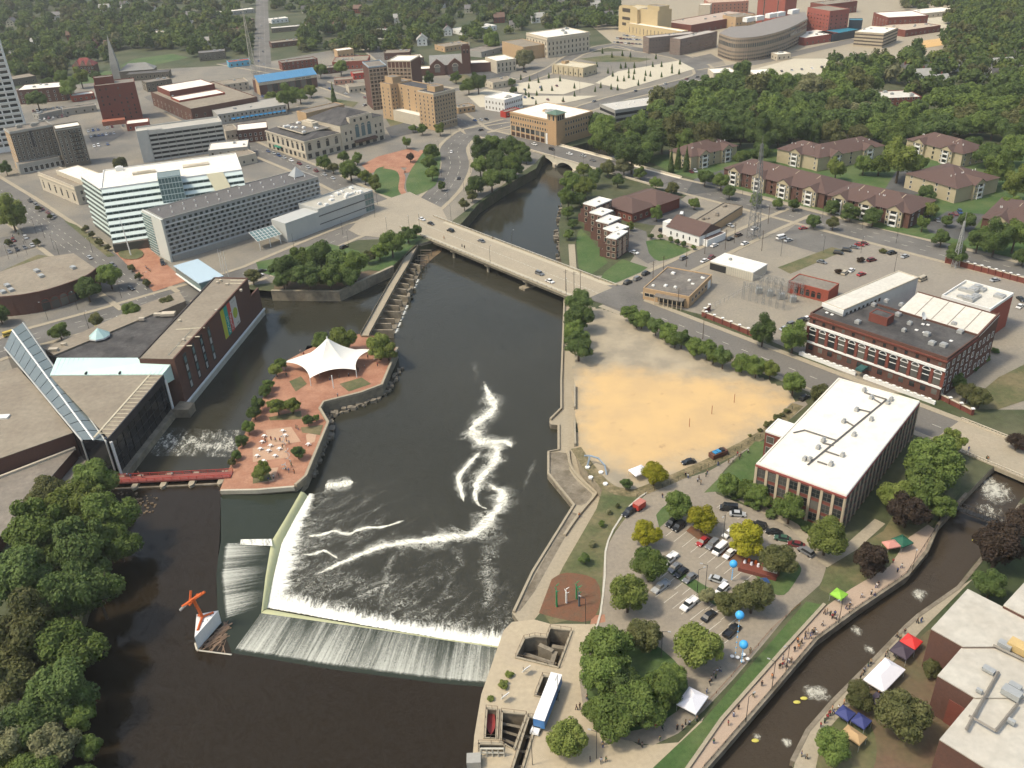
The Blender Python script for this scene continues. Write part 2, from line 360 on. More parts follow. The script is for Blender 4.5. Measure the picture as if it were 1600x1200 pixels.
sheet('junction', [(585, 318), (640, 300), (690, 325), (700, 345), (655, 362), (600, 372), (560, 368), (545, 360)], .18, mat('junction_concrete', (.34, .295, .22), col2=(.28, .245, .185), scale=.08, fine=1, var=.15))
sheet('junction_east', [(920, 449), (965, 445), (1010, 462), (1000, 480), (975, 486), (925, 470)], .18, ASPH)
sheet('far_junction', [(724, 203), (752, 198), (762, 208), (745, 215), (730, 212)], .184, ASPH)
# lawns and plazas
sheet('lawn', smooth_line([(585, 300), (583, 275), (592, 262), (615, 262), (628, 268), (632, 290), (630, 305), (615, 310)], 3), .16, GRASS)
sheet('lawn', smooth_line([(640, 308), (634, 290), (640, 270), (655, 245), (668, 235), (688, 238), (686, 270), (680, 290), (660, 302)], 3), .16, GRASS)
sheet('brick_plaza', [(565, 258), (590, 245), (640, 232), (655, 238), (640, 262), (600, 262), (578, 272)], .15, BRICKPAVE)
strip('brick_path', pts(smooth_line([(612, 255), (632, 270), (640, 262), (652, 245), (660, 235)], 3)), 1.8, .165, BRICKPAVE)
strip('brick_path', pts(smooth_line([(600, 262), (622, 266), (629, 278), (627, 295), (636, 310)], 3)), 1.8, .169, BRICKPAVE)
sheet('lawn', [(400, 410), (440, 402), (500, 378), (560, 392), (590, 416), (560, 428), (480, 420), (430, 432), (405, 425)], .15, GRASS)
sheet('lawn', [(565, 405), (600, 380), (655, 355), (672, 362), (650, 380), (612, 417), (594, 424), (565, 420)], .154, GRASS)
sheet('planting_bed', [(430, 440), (470, 425), (560, 425), (594, 424), (530, 452), (428, 452)], .166, mat('bed_earth', (.17, .115, .07), col2=(.10, .08, .05), scale=.2, var=.25))
sheet('hotel_plaza', [(180, 395), (230, 385), (290, 440), (240, 456)], .16, BRICKPAVE)
sheet('lawn', [(0, 425), (60, 398), (85, 402), (78, 412), (0, 432)], .16, GRASSD)
# east side lawns and lots
sheet('parking_lot', [(955, 342), (1005, 320), (1060, 310), (1092, 330), (1060, 350), (1020, 352), (980, 345)], .05, ASPH2)
sheet('parking_lot', [(975, 350), (1010, 362), (1012, 385), (1030, 405), (1012, 412), (985, 395), (960, 385)], .054, ASPH)
sheet('lawn', [(903, 362), (908, 358), (925, 375), (950, 410), (925, 428), (905, 420), (900, 380)], .06, GRASS)
sheet('lawn', smooth_line([(1009, 377), (1035, 374), (1062, 384), (1080, 391), (1065, 398), (1030, 408), (1014, 396)], 3), .064, GRASS)
sheet('lawn', [(945, 425), (972, 405), (1012, 418), (1000, 426), (960, 443), (937, 437)], .068, GRASS)
strip('river_path', pts([(893, 382), (896, 425)]), 1.6, .1, CONC)
sheet('parking_lot', [(1210, 376), (1243, 351), (1360, 378), (1300, 402)], .05, ASPH)
sheet('parking_lot', [(1255, 420), (1300, 400), (1360, 379), (1480, 411), (1620, 446), (1620, 520), (1480, 470), (1330, 470)], .054, mat('lot_concrete', (.27, .24, .19), col2=(.215, .19, .155), scale=.05, fine=.8, var=.2))
sheet('grass_strip', [(1215, 418), (1300, 386), (1320, 392), (1235, 428)], .066, GRASSD)
sheet('grass_strip', [(1360, 354), (1500, 385), (1620, 412), (1620, 405), (1500, 376), (1380, 345)], .25, GRASS)
sheet('grass_strip', [(1500, 640), (1560, 590), (1620, 560), (1620, 620), (1560, 640)], .12, GRASSD)
sheet('lawn', [(1050, 270), (1130, 290), (1200, 308), (1400, 360), (1600, 400), (1640, 395), (1640, 240), (1400, 225), (1100, 235), (1000, 245)], .03, GRASS)
sheet('parking_lot', [(1445, 352), (1480, 330), (1540, 335), (1500, 385), (1460, 375)], .07, ASPH2)
sheet('parking_lot', [(1070, 305), (1085, 280), (1130, 265), (1180, 268), (1120, 300)], .06, ASPH2)
sheet('parking_lot', [(1380, 300), (1400, 268), (1470, 262), (1450, 300), (1400, 310)], .07, ASPH2)
# vacant lot: gravel that passes into pale sand
def vacant_lot():
    lot = [(v.x, v.y) for v in pts([(896, 605), (897, 480), (915, 475), (960, 490), (1080, 530), (1190, 590), (1240, 615), (1245, 640), (1190, 680), (1010, 765), (960, 765), (902, 715)])]
    sand = [(v.x, v.y) for v in pts(smooth_line([(903, 592), (930, 580), (975, 574), (1030, 582), (1110, 590), (1190, 604), (1230, 622), (1234, 634), (1190, 668), (1130, 702), (1060, 726), (1000, 734), (930, 716), (905, 690), (902, 640), (903, 592)], 3))]
    xs = [p[0] for p in lot]; ys = [p[1] for p in lot]; st = 1.6; nx = int((max(xs) - min(xs)) / st); ny = int((max(ys) - min(ys)) / st)
    V = []; M = []
    for j in range(ny + 1):
        for i in range(nx + 1):
            x, y = min(xs) + i * st, min(ys) + j * st; d = 1e9
            for (ax, ay), (bx, by) in zip(sand, sand[1:]):
                L = (bx - ax) ** 2 + (by - ay) ** 2 or 1e-9; t = max(0, min(1, ((x - ax) * (bx - ax) + (y - ay) * (by - ay)) / L)); d = min(d, math.hypot(x - ax - t * (bx - ax), y - ay - t * (by - ay)))
            V.append((x, y, .024)); M.append(d if inside((x, y), sand) else -d)
    w = nx + 1; fs = [(j * w + i, j * w + i + 1, (j + 1) * w + i + 1, (j + 1) * w + i) for j in range(ny) for i in range(nx) if inside((min(xs) + (i + .5) * st, min(ys) + (j + .5) * st), lot)]
    m = bpy.data.materials.new('sand_and_gravel'); m.use_nodes = True; t = m.node_tree; b = t.nodes['Principled BSDF']; b.inputs['Roughness'].default_value = .95; b.inputs['Specular IOR Level'].default_value = .1
    g = t.nodes.new('ShaderNodeNewGeometry'); at = t.nodes.new('ShaderNodeAttribute'); at.attribute_name = 'sand'
    def N(sc, det=6): n = t.nodes.new('ShaderNodeTexNoise'); n.inputs['Scale'].default_value = sc; n.inputs['Detail'].default_value = det; n.inputs['Roughness'].default_value = .65; t.links.new(g.outputs['Position'], n.inputs['Vector']); return n.outputs['Fac']
    def mix(f, a, c):
        x = t.nodes.new('ShaderNodeMix'); x.data_type = 'RGBA'
        for k, v in ((0, f), (6, a), (7, c)):
            if isinstance(v, tuple): x.inputs[k].default_value = (*v, 1)
            else: t.links.new(v, x.inputs[k])
        return x.outputs[2]
    def ramp(v, lo, hi): r = t.nodes.new('ShaderNodeMapRange'); r.interpolation_type = 'SMOOTHSTEP'; r.inputs['From Min'].default_value = lo; r.inputs['From Max'].default_value = hi; t.links.new(v, r.inputs['Value']); return r.outputs[0]
    sc = t.nodes.new('ShaderNodeMath'); sc.operation = 'MULTIPLY_ADD'; t.links.new(N(.12), sc.inputs[0]); sc.inputs[1].default_value = 22; t.links.new(at.outputs['Fac'], sc.inputs[2])
    sand_c = mix(ramp(N(.05), .35, .68), (.56, .385, .185), (.48, .34, .18)); sand_c = mix(ramp(N(.22), .60, .74), sand_c, (.37, .255, .135))
    grav = mix(ramp(N(.09), .35, .65), (.37, .315, .225), (.27, .235, .175))
    t.links.new(mix(ramp(sc.outputs[0], 3, 21), grav, sand_c), b.inputs['Base Color'])
    me = MB().add(V, fs).mesh('vacant_lot', m); me.attributes.new('sand', 'FLOAT', 'POINT').data.foreach_set('value', M)
    struct(link('vacant_lot', me))
vacant_lot()
strip('weedy_verge', pts(smooth_line([(1247, 632), (1220, 657), (1190, 680), (1110, 722), (1010, 765), (985, 770), (960, 766)], 3)), 2.0, .034, mat('weeds', (.12, .105, .05), col2=(.2, .16, .09), scale=.3, fine=1.2, var=.3)); strip('weedy_verge', pts(smooth_line([(900, 700), (915, 722), (940, 752), (962, 767)], 3)), 1.8, .036, MATS['weeds'])
for q in ([(50, 176), (100, 166), (112, 180), (64, 194)], [(132, 200), (182, 190), (196, 208), (150, 236)], [(602, 200), (640, 188), (660, 205), (612, 216)], [(225, 152), (243, 146), (296, 176), (270, 182)], [(690, 112), (730, 104), (800, 112), (790, 128), (720, 132)], [(0, 372), (48, 362), (60, 385), (0, 402)], [(445, 118), (500, 108), (520, 118), (505, 135)], [(1040, 100), (1110, 84), (1130, 95), (1070, 108)], [(300, 190), (330, 184), (345, 200), (330, 205)]): sheet('parking_lot', q, zed() + .05, ASPH2 if len(q[0]) and q[0][0] % 4 == 2 else ASPH)
for q in ([(600, 180), (612, 176), (640, 190), (610, 198)], [(700, 125), (725, 116), (760, 132), (735, 142)], [(505, 152), (560, 160), (552, 168), (520, 160)], [(100, 345), (120, 352), (180, 400), (168, 402)]): sheet('grass_strip', q, zed() + .08, GRASSD)
# east park: lawn, drive and car park
sheet('park_lawn', [(906, 724), (960, 765), (1010, 765), (1000, 785), (960, 830), (948, 880), (935, 960), (860, 975), (846, 955), (880, 885), (932, 795), (941, 765)], .03, GRASSD)
sheet('mulch_bed', smooth_line([(862, 905), (885, 895), (930, 905), (938, 940), (922, 970), (880, 968), (842, 958)], 3), .05, MULCH)
holed_sheet('south_plaza', [(v.x, v.y) for v in pts([(800, 972), (835, 968), (860, 975), (930, 975), (940, 1010), (905, 1060), (920, 1120), (1000, 1165), (1060, 1160), (1100, 1120), (1040, 1260), (730, 1300), (741, 1150), (752, 1085), (787, 985)])], pits_w, .022, mat('plaza_concrete', (.42, .35, .24), col2=(.36, .30, .21), scale=.1, fine=.9, var=.14))
sheet('car_park', smooth_line([(962, 830), (985, 800), (1010, 772), (1060, 750), (1110, 735), (1180, 690), (1235, 630), (1262, 632), (1200, 680), (1150, 715), (1120, 752), (1120, 772), (1190, 800), (1240, 830), (1285, 870), (1290, 890), (1280, 915), (1240, 950), (1190, 1010), (1100, 1110), (1020, 1165), (930, 1130), (905, 1060), (935, 985), (942, 900), (945, 860)], 2), .0335, mat('car_park_tarmac', (.285, .245, .185), col2=(.215, .185, .145), scale=.06, fine=.9, var=.2))
strip('kerb', pts(smooth_line([(1010, 770), (985, 790), (958, 828), (946, 862), (945, 900), (938, 960), (930, 985)], 2)), .25, .01, CONCL, z1=.19)
sheet('brick_crossing', [(925, 962), (945, 960), (946, 972), (922, 976)], .046, BRICKPAVE)
sheet('garden', smooth_line([(928, 1010), (950, 985), (1010, 1000), (1040, 1020), (1060, 1040), (1075, 1070), (1060, 1110), (1000, 1140), (950, 1140), (922, 1110), (915, 1060)], 3), .07, GRASS)
sheet('grass_island', smooth_line([(1025, 805), (1040, 790), (1050, 805), (1030, 825)], 3), .1, GRASS)
sheet('grass_island', [(1072, 830), (1080, 822), (1160, 865), (1175, 890), (1165, 895)], .1, MULCH)
sheet('grass_island', [(1045, 895), (1060, 890), (1150, 945), (1140, 960), (1115, 945)], .1, GRASS)
sheet('grass_island', smooth_line([(1180, 900), (1235, 880), (1252, 888), (1245, 905), (1225, 930), (1200, 925)], 3), .1, GRASS)
sheet('lawn', [(1100, 770), (1125, 745), (1180, 690), (1205, 690), (1280, 830), (1330, 850), (1290, 880), (1240, 828), (1180, 795), (1120, 768)], .04, GRASS)
sheet('lawn', [(1330, 860), (1380, 830), (1450, 720), (1505, 720), (1500, 770), (1450, 830), (1420, 880), (1350, 920), (1300, 930), (1280, 920), (1290, 890)], .036, GRASSD)
strip('footpath', pts([(1128, 764), (1180, 790), (1240, 822), (1285, 868), (1298, 880)]), 1.5, .12, CONC)
strip('footpath', pts([(1285, 882), (1330, 855), (1375, 815)]), 1.6, .126, CONC)
# race side: grass verge, walls, promenade
sheet('race_verge', [(1020, 1200), (1100, 1125), (1190, 1020), (1260, 940), (1285, 945), (1230, 1010), (1130, 1120), (1060, 1215)], .06, GRASS)
sheet('race_walk', [(1060, 1230), (1130, 1125), (1230, 1012), (1290, 948), (1330, 920), (1390, 885), (1420, 840), (1450, 820), (1462, 828), (1445, 862), (1415, 898), (1338, 950), (1272, 998), (1198, 1086), (1122, 1173), (1080, 1235)], .1, mat('pink_concrete', (.40, .30, .22), col2=(.35, .27, .2), scale=.1, var=.14))
strip('race_kerb_wall', pts([(1055, 1230), (1128, 1125), (1228, 1012), (1288, 946)]), .4, 0, CONC, z1=.7)
strip('race_parapet', pts(RACE_L[1:10]), .45, -1.2, CONCD, z1=.5)
sheet('race_walk_far', [(1225, 1260), (1245, 1180), (1262, 1140), (1300, 1098), (1365, 1032), (1415, 980), (1435, 962), (1498, 918), (1520, 905), (1470, 955), (1440, 985), (1380, 1050), (1320, 1110), (1285, 1150), (1262, 1260)], .1, CONC)
sheet('fair_ground', [(1262, 1260), (1285, 1150), (1320, 1110), (1380, 1050), (1450, 985), (1520, 960), (1560, 1260)], .04, mat('worn_earth', (.15, .095, .06), col2=(.10, .09, .045), scale=.06, fine=.8, var=.25))
sheet('lawn', smooth_line([(1270, 1160), (1300, 1125), (1350, 1120), (1370, 1170), (1350, 1220), (1270, 1220)], 3), .06, GRASSD)
strip('race_edge', pts([(1238, 1190), (1262, 1142), (1300, 1098), (1365, 1032), (1415, 980), (1435, 962), (1498, 918), (1545, 860), (1575, 818), (1595, 787)]), .5, -1.5, CONCD, z1=.2)
# promenade by the river, below the retaining wall
slab('promenade', [(884, 440), (882, 462), (876, 597), (877, 640), (858, 658), (860, 663), (871, 664), (871, 704), (855, 706), (855, 741), (895, 790), (830, 895), (800, 957), (815, 978), (870, 985), (905, 910), (960, 790), (930, 730), (915, 640), (915, 440)], -9, Z_PROM, CONCD, mt=CONC, zs=Z_PROM)
sheet('lower_terrace', smooth_line([(858, 708), (885, 708), (890, 735), (905, 755), (925, 772), (918, 785), (896, 788), (858, 745)], 2), Z_PROM + .02, CONCD, zs=Z_PROM)
sheet('lower_terrace', [(893, 800), (903, 803), (835, 925), (812, 955), (805, 955), (838, 895)], Z_PROM + .02, CONCD, zs=Z_PROM)
strip('promenade_wall', pts([(882, 464), (877, 597), (877, 640), (860, 657)], Z_PROM), .35, Z_PROM - 1, CONC, z1=Z_PROM + .9)
strip('promenade_wall', pts([(873, 664), (873, 704), (857, 707), (857, 741), (897, 790), (832, 895), (803, 957)], Z_PROM), .35, Z_PROM - 1, CONC, z1=Z_PROM + .6)
strip('promenade_wall', pts(smooth_line([(888, 705), (891, 728), (905, 748), (927, 768), (930, 775), (905, 805), (882, 838)], 3), Z_PROM), .4, Z_PROM, CONC, z1=Z_PROM + .8)
# ================================================================== foam, dam, island, bridges
def foam_mat(name, col, sx, sy, lo, hi, rough=.6, top=1.0, fine=3.2, ridge=0):
    """white water: coverage follows the stream (uv) through two scales of noise; the rest lets the water below show"""
    m = bpy.data.materials.new(name); m.use_nodes = True; t = m.node_tree; b = t.nodes['Principled BSDF']
    b.inputs['Base Color'].default_value = (*col, 1); b.inputs['Roughness'].default_value = rough
    uv = t.nodes.new('ShaderNodeUVMap'); uv.uv_map = 'flow'; g = t.nodes.new('ShaderNodeNewGeometry')
    mp = t.nodes.new('ShaderNodeMapping'); mp.inputs['Scale'].default_value = (sx, sy, 1)
    n = t.nodes.new('ShaderNodeTexNoise'); n.inputs['Scale'].default_value = 1; n.inputs['Detail'].default_value = 8; n.inputs['Roughness'].default_value = .7; n.inputs['Distortion'].default_value = .6
    n2 = t.nodes.new('ShaderNodeTexNoise'); n2.inputs['Scale'].default_value = fine * .35; n2.inputs['Detail'].default_value = 5; n2.inputs['Roughness'].default_value = .7; n2.inputs['Distortion'].default_value = 1.2
    at = t.nodes.new('ShaderNodeAttribute'); at.attribute_name = 'cover'
    def M(op, a, c):
        x = t.nodes.new('ShaderNodeMath'); x.operation = op
        for k, v in ((0, a), (1, c)):
            if isinstance(v, (int, float)): x.inputs[k].default_value = v
            else: t.links.new(v, x.inputs[k])
        return x.outputs[0]
    t.links.new(uv.outputs[0], mp.inputs[0]); t.links.new(mp.outputs[0], n.inputs['Vector']); t.links.new(g.outputs['Position'], n2.inputs['Vector'])
    f2 = n2.outputs['Fac']
    if ridge: f2 = M('SUBTRACT', 1.0, M('MULTIPLY', M('ABSOLUTE', M('SUBTRACT', f2, .5), 0), ridge))
    v = M('ADD', M('ADD', M('MULTIPLY', n.outputs['Fac'], .62), M('MULTIPLY', f2, .38)), at.outputs['Fac'])
    mr = t.nodes.new('ShaderNodeMapRange'); mr.interpolation_type = 'SMOOTHSTEP'; mr.inputs['From Min'].default_value = lo; mr.inputs['From Max'].default_value = hi; mr.inputs['To Max'].default_value = top
    tr = t.nodes.new('ShaderNodeBsdfTransparent'); mx = t.nodes.new('ShaderNodeMixShader'); out = t.nodes['Material Output']
    t.links.new(v, mr.inputs['Value']); t.links.new(mr.outputs[0], mx.inputs[0]); t.links.new(tr.outputs[0], mx.inputs[1]); t.links.new(b.outputs[0], mx.inputs[2]); t.links.new(mx.outputs[0], out.inputs['Surface'])
    return m
def resample(p, n):
    L = [0]
    for i in range(len(p) - 1): L.append(L[-1] + (p[i + 1] - p[i]).length)
    out = []; k = 0
    for i in range(n):
        s = L[-1] * i / (n - 1)
        while k < len(p) - 2 and L[k + 1] < s: k += 1
        d = L[k + 1] - L[k]; out.append(p[k].lerp(p[k + 1], (s - L[k]) / d if d else 0))
    return out
def flow_grid(name, A, B, nu, nv, m, cover, lump=0.0, kind='stuff', sag=0.0):
    a = resample(A, nu); b = resample(B, nu); vs = []; cv = []; uvs = []
    s = 0.0; rr = random.Random(5)
    for i in range(nu):
        if i: s += (a[i] - a[i - 1]).length * .5 + (b[i] - b[i - 1]).length * .5
        for j in range(nv):
            t = j / (nv - 1); p = a[i].lerp(b[i], t)
            c = cover(i / (nu - 1), t)
            p.z += rr.random() * lump * max(0, min(1, c * 2)) + sag * math.sin(t * math.pi)
            vs.append(p); cv.append(c); uvs.append((s, t * (b[i] - a[i]).length))
    fs = [(i * nv + j, i * nv + j + 1, (i + 1) * nv + j + 1, (i + 1) * nv + j) for i in range(nu - 1) for j in range(nv - 1)]
    mb = MB().add(vs, fs); me = mb.mesh(name, m, True)
    at = me.attributes.new('cover', 'FLOAT', 'POINT'); at.data.foreach_set('value', cv)
    ul = me.uv_layers.new(name='flow')
    for lp in me.loops: ul.data[lp.index].uv = uvs[lp.vertex_index]
    return struct(link(name, me), kind)
FOAM = foam_mat('white_foam', (.80, .79, .69), .75, .13, .44, .68, fine=4)
STREAK = foam_mat('streaked_water', (.70, .70, .60), 1.0, .03, .38, .84, top=.8, fine=7)
FLECK = foam_mat('flecked_foam', (.62, .61, .52), .22, .09, .66, .92, top=.75, fine=1.6, ridge=7)
CURL = foam_mat('curling_foam', (.74, .72, .60), .20, .3, .44, .66, fine=3)
VEIL = foam_mat('foam_veil', (.60, .59, .50), .12, .16, .56, .90, top=.6, fine=1.8, ridge=7)
CONCY = mat('algae_crest', (.56, .55, .30), col2=(.48, .48, .28), scale=.4, var=.15)
ZC = -4.0
crest = pts([(470, 768), (447, 808), (424, 846), (415, 900), (408, 958)], ZC)
crest2 = pts([(408, 958), (600, 985), (700, 1001), (792, 1014)], ZC)
foot = pts([(481, 775), (460, 812), (440, 850), (428, 900), (418, 952)], Z_LOW)
foot2 = pts([(418, 952), (600, 984), (700, 1000), (796, 1013)], Z_LOW + .3)
dam = thing('dam', 'low river dam with a right-angled crest and white falling water', 'dam', tuple(P(410, 960, Z_LOW)))
def dam_part(name, A, B, nu, nv, m, cov=None, lump=0, sag=0):
    o = flow_grid(name, A, B, nu, nv, m, cov or (lambda u, t: 1), lump, 'stuff', sag); del o['kind']
    o.parent = dam; o.matrix_parent_inverse = Matrix.Translation(-dam.location); return o
dam_part('crest_fall', crest, foot, 40, 8, CONCY, sag=.5)
dam_part('crest_fall', crest2, foot2, 60, 6, CONCY, sag=.3)
# sloping aprons that the water slides down, and the moving water over them
up1 = pts([(345, 846), (336, 900), (340, 960), (362, 1022)], Z_UP - .02); up1s = pts([(345, 850), (339, 900), (347, 968)], Z_UP - .02); lo1s = pts([(424, 848), (415, 900), (410, 950)], ZC)
lo1 = pts([(424, 846), (415, 900), (408, 958)], ZC)
up2 = pts([(362, 1022), (520, 1048), (690, 1069), (790, 1077)], Z_UP - .02)
dam_part('apron', up1, lo1, 30, 8, W_GREEN); dam_part('apron', up2, crest2, 60, 8, W_GREEN)
dam_part('apron', pts([(372, 748), (345, 775), (345, 846)], Z_UP - .02), pts([(474, 760), (447, 808), (424, 846)], ZC), 20, 6, W_GREEN)
dz = Vector((0, 0, .05))
o = flow_grid('streaks', [p + dz for p in up2], [p + dz for p in crest2], 260, 14, STREAK, lambda u, t: -.5 + t * 4.2 if t < .15 else .16 - .16 * t + .04 * math.sin(u * 23)); 
o = flow_grid('streaks', [p + dz * 3 for p in up1s], [p + dz * 3 for p in lo1s], 120, 14, STREAK, lambda u, t: -.5 + t * 5 if t < .13 else .20 - .34 * t + .05 * math.sin(u * 17))
flow_grid('streaks', pts([(345, 843), (424, 842)], ZC + .6), pts([(350, 850), (426, 853)], ZC + .6), 40, 4, FOAM, lambda u, t: .05 + .1 * u)
FZ = Z_LOW + .06
flow_grid('foam', pts([(483, 772), (460, 812), (440, 850), (428, 900), (418, 950)], FZ), pts([(500, 772), (492, 815), (495, 860), (478, 905), (470, 938)], FZ), 180, 16, FOAM, lambda u, t: .36 - .60 * t ** .9, .5)
flow_grid('foam', pts([(417, 950), (600, 983), (700, 1000), (792, 1013)], FZ + .05), pts([(445, 895), (560, 935), (640, 955), (700, 962), (770, 965), (800, 960)], FZ + .05), 320, 18, FOAM, lambda u, t: .36 - .58 * t ** .75, .5)
flow_grid('foam_flecks', pts([(480, 775), (440, 850), (418, 950), (600, 980), (700, 995), (790, 1005)], FZ + .01), pts([(600, 740), (690, 770), (720, 830), (745, 860), (770, 890), (860, 900)], FZ + .01), 160, 30, FLECK, lambda u, t: .13 - .17 * t)
def ribbon(px, w, z=FZ + .03, m=None, c=.23, n=6):
    l = pts(smooth_line(px, n), z); k = len(l); qq = random.Random(int(px[0][0]))
    jit = [qq.uniform(.6, 1.5) for _ in range(k)]
    for mm, kw, cc in ((VEIL, 2.1, c), (CURL, .85, c))[:2 if c > .15 else 1]:
        ww = [(.4 + .6 * math.sin(math.pi * min(1, .12 + i / k))) * w * kw * (jit[i] + jit[max(0, i - 1)]) * .5 for i in range(k)]
        a, b = strip_poly(l, ww)
        flow_grid('foam_curl', [Vector((p.x, p.y, z)) for p in a], [Vector((p.x, p.y, z)) for p in b], k * 4, 11, mm, lambda u, t: c_end(u) + cc - 1.25 * abs(t - .5) ** 1.5, .08)
        z += .004
def c_end(u): return -.25 * max(0, abs(u - .5) * 2 - .8) / .2
ribbon.z = 0
ribbon([(756, 596), (764, 618), (772, 637), (757, 652), (738, 668), (750, 685), (775, 697), (770, 725), (752, 745), (743, 762), (745, 785), (760, 795)], 3.4)
ribbon([(737, 672), (748, 690), (765, 690), (790, 690), (800, 700)], 3.0, FZ + .05)
ribbon([(757, 752), (772, 762), (786, 773), (776, 797), (758, 817), (737, 835), (700, 840), (655, 845), (612, 850), (575, 861), (525, 883), (490, 900)], 3.2, FZ + .06)
ribbon([(752, 705), (735, 722), (717, 745), (720, 765), (725, 785)], 1.8, FZ + .04)
ribbon([(470, 838), (500, 836), (522, 830), (545, 834), (570, 825), (600, 823), (640, 810)], 1.5, FZ + .045, c=.16)
ribbon([(468, 866), (490, 866), (505, 860), (530, 874)], 1.3, FZ + .05, c=.16)
ribbon([(508, 758), (530, 757), (552, 753)], 3.2, FZ + .055, c=.3)
ribbon([(815, 770), (830, 735), (838, 715)], 1.2, FZ + .06, c=.06)
ribbon([(765, 820), (775, 850), (760, 880), (765, 920), (755, 960)], 3, FZ + .07, c=.1); ribbon([(700, 850), (720, 870), (705, 900), (690, 940)], 2.0, FZ + .075, c=.06)
ribbon([(740, 560), (744, 585), (740, 600)], 2.4, FZ + .08, c=.02); ribbon([(620, 860), (608, 885), (600, 920), (590, 950)], 1.6, FZ + .085, c=.1)
# channel rapids and race rapids
flow_grid('foam', pts([(232, 712), (368, 714)], Z_CH + .05), pts([(262, 668), (378, 672)], Z_CH + .05), 110, 16, foam_mat('riffle', (.55, .54, .46), .55, .25, .5, .75), lambda u, t: .10 - .16 * abs(t - .45), .1)
for q, (a, b, c, d, cv) in enumerate([((1510, 760), (1560, 800), (1545, 735), (1600, 770), .10), ((1500, 795), (1570, 835), (1520, 770), (1590, 795), .0), ((1420, 935), (1445, 945), (1425, 915), (1455, 920), .1), ((1320, 985), (1345, 1000), (1330, 970), (1360, 985), .06),
                                   ((1345, 1020), (1365, 1028), (1345, 1000), (1378, 1012), .05), ((1245, 1085), (1290, 1105), (1255, 1060), (1310, 1080), .1), ((1218, 1165), (1238, 1172), (1220, 1150), (1240, 1155), .12), ((1170, 1155), (1190, 1162), (1175, 1140), (1195, 1148), .06)]):
    flow_grid('foam', pts([a, b], Z_RACE + .05 + q * .01), pts([c, d], Z_RACE + .05 + q * .01), 30, 20, FLECK if 0 else foam_mat('rapid%d' % q, (.62, .60, .50), .5, .3, .48, .76, top=.85), lambda u, t: cv + .08 - .9 * (abs(t - .5) ** 2 + abs(u - .5) ** 2), .3)
# ---------------- island
ISL = [(343, 767), (400, 766), (462, 760), (478, 746), (513, 662), (500, 640), (506, 630), (565, 615), (597, 603), (621, 545), (600, 526), (562, 522), (520, 530), (480, 546), (450, 562), (425, 595), (398, 645), (372, 700), (352, 745)]
WALLW = mat('pale_wall', (.50, .46, .36), col2=(.40, .36, .28), scale=.3, var=.2)
slab('island', ISL, -9, Z_ISL, STAINW, mt=BRICKPAVE, zs=Z_ISL)
strip('island_parapet', pts([(462, 760), (478, 746), (513, 662), (500, 640), (506, 630), (565, 615), (597, 603), (621, 545)], Z_ISL), .45, Z_ISL, CONC, z1=Z_ISL + .9)
strip('island_parapet', pts([(345, 767), (400, 766), (460, 761)], Z_ISL), .4, Z_ISL - 1.1, WALLW, z1=Z_ISL + .35)
PAVL = mat('pale_paving', (.45, .30, .20), col2=(.40, .25, .16), scale=.2, var=.18)
sheet('paving_panel', [(415, 672), (455, 667), (470, 690), (420, 697)], Z_ISL + .03, PAVL, zs=Z_ISL)
sheet('paving_panel', [(395, 700), (445, 695), (450, 715), (395, 722)], Z_ISL + .03, PAVL, zs=Z_ISL)
sheet('paving_panel', [(400, 735), (435, 730), (428, 752), (398, 755)], Z_ISL + .03, PAVL, zs=Z_ISL)
sheet('paving_panel', [(478, 680), (497, 665), (492, 690), (480, 695)], Z_ISL + .03, PAVL, zs=Z_ISL)
for q in ([(420, 652), (470, 642), (472, 655), (422, 657)], [(470, 668), (505, 664), (500, 680), (472, 676)], [(395, 745), (420, 738), (425, 750), (395, 756)], [(530, 600), (565, 590), (580, 600), (545, 612)], [(452, 596), (470, 588), (480, 600), (462, 612)]):
    sheet('planting_bed', q, Z_ISL + .06, GRASSD, zs=Z_ISL)
def rocks(name, px, z, n, r0, r1, m, spread=2.0):
    line = resample(pts(px, z), n); mb = MB(); rr = random.Random(len(px) + n)
    for p in line:
        c = p + Vector((rr.uniform(-spread, spread), rr.uniform(-spread, spread), rr.uniform(-.3, .2))); r = rr.uniform(r0, r1)
        vs = []
        for k in range(8):
            d = Vector(((k & 1) * 2 - 1, ((k >> 1) & 1) * 2 - 1, ((k >> 2) & 1) * 2 - 1)); vs.append(c + Vector([d[i] * r * rr.uniform(.5, 1) for i in range(3)]))
        mb.add(vs, [(0, 2, 3, 1), (4, 5, 7, 6), (0, 1, 5, 4), (1, 3, 7, 5), (3, 2, 6, 7), (2, 0, 4, 6)])
    return struct(mb.build(name, m), 'stuff')
ROCK = mat('rock', (.22, .19, .14), col2=(.15, .13, .10), scale=.6, var=.3)
rocks('shore_rocks', [(487, 745), (519, 668), (512, 650), (570, 632), (600, 618), (628, 575)], Z_LOW + .3, 90, .4, 1.3, ROCK, 1.0)
rocks('shore_rocks', [(722, 352), (748, 324), (790, 298), (838, 272)], Z_LOW + .3, 60, .5, 1.6, ROCK, 1.6)
rocks('shore_rocks', [(878, 320), (872, 360), (876, 410)], Z_LOW + .3, 30, .5, 1.6, ROCK, 1.6)
rocks('shore_debris', [(190, 775), (215, 790), (235, 780), (225, 800)], Z_UP + .05, 60, .1, .5, mat('driftwood', (.16, .115, .07), var=.3), 3.0)
sheet('sand_bar', smooth_line([(655, 420), (660, 395), (685, 385), (690, 392), (675, 405), (660, 420)], 3), Z_LOW + .12, mat('wet_sand', (.20, .14, .08), col2=(.14, .10, .06), scale=.3, var=.2), zs=Z_LOW)
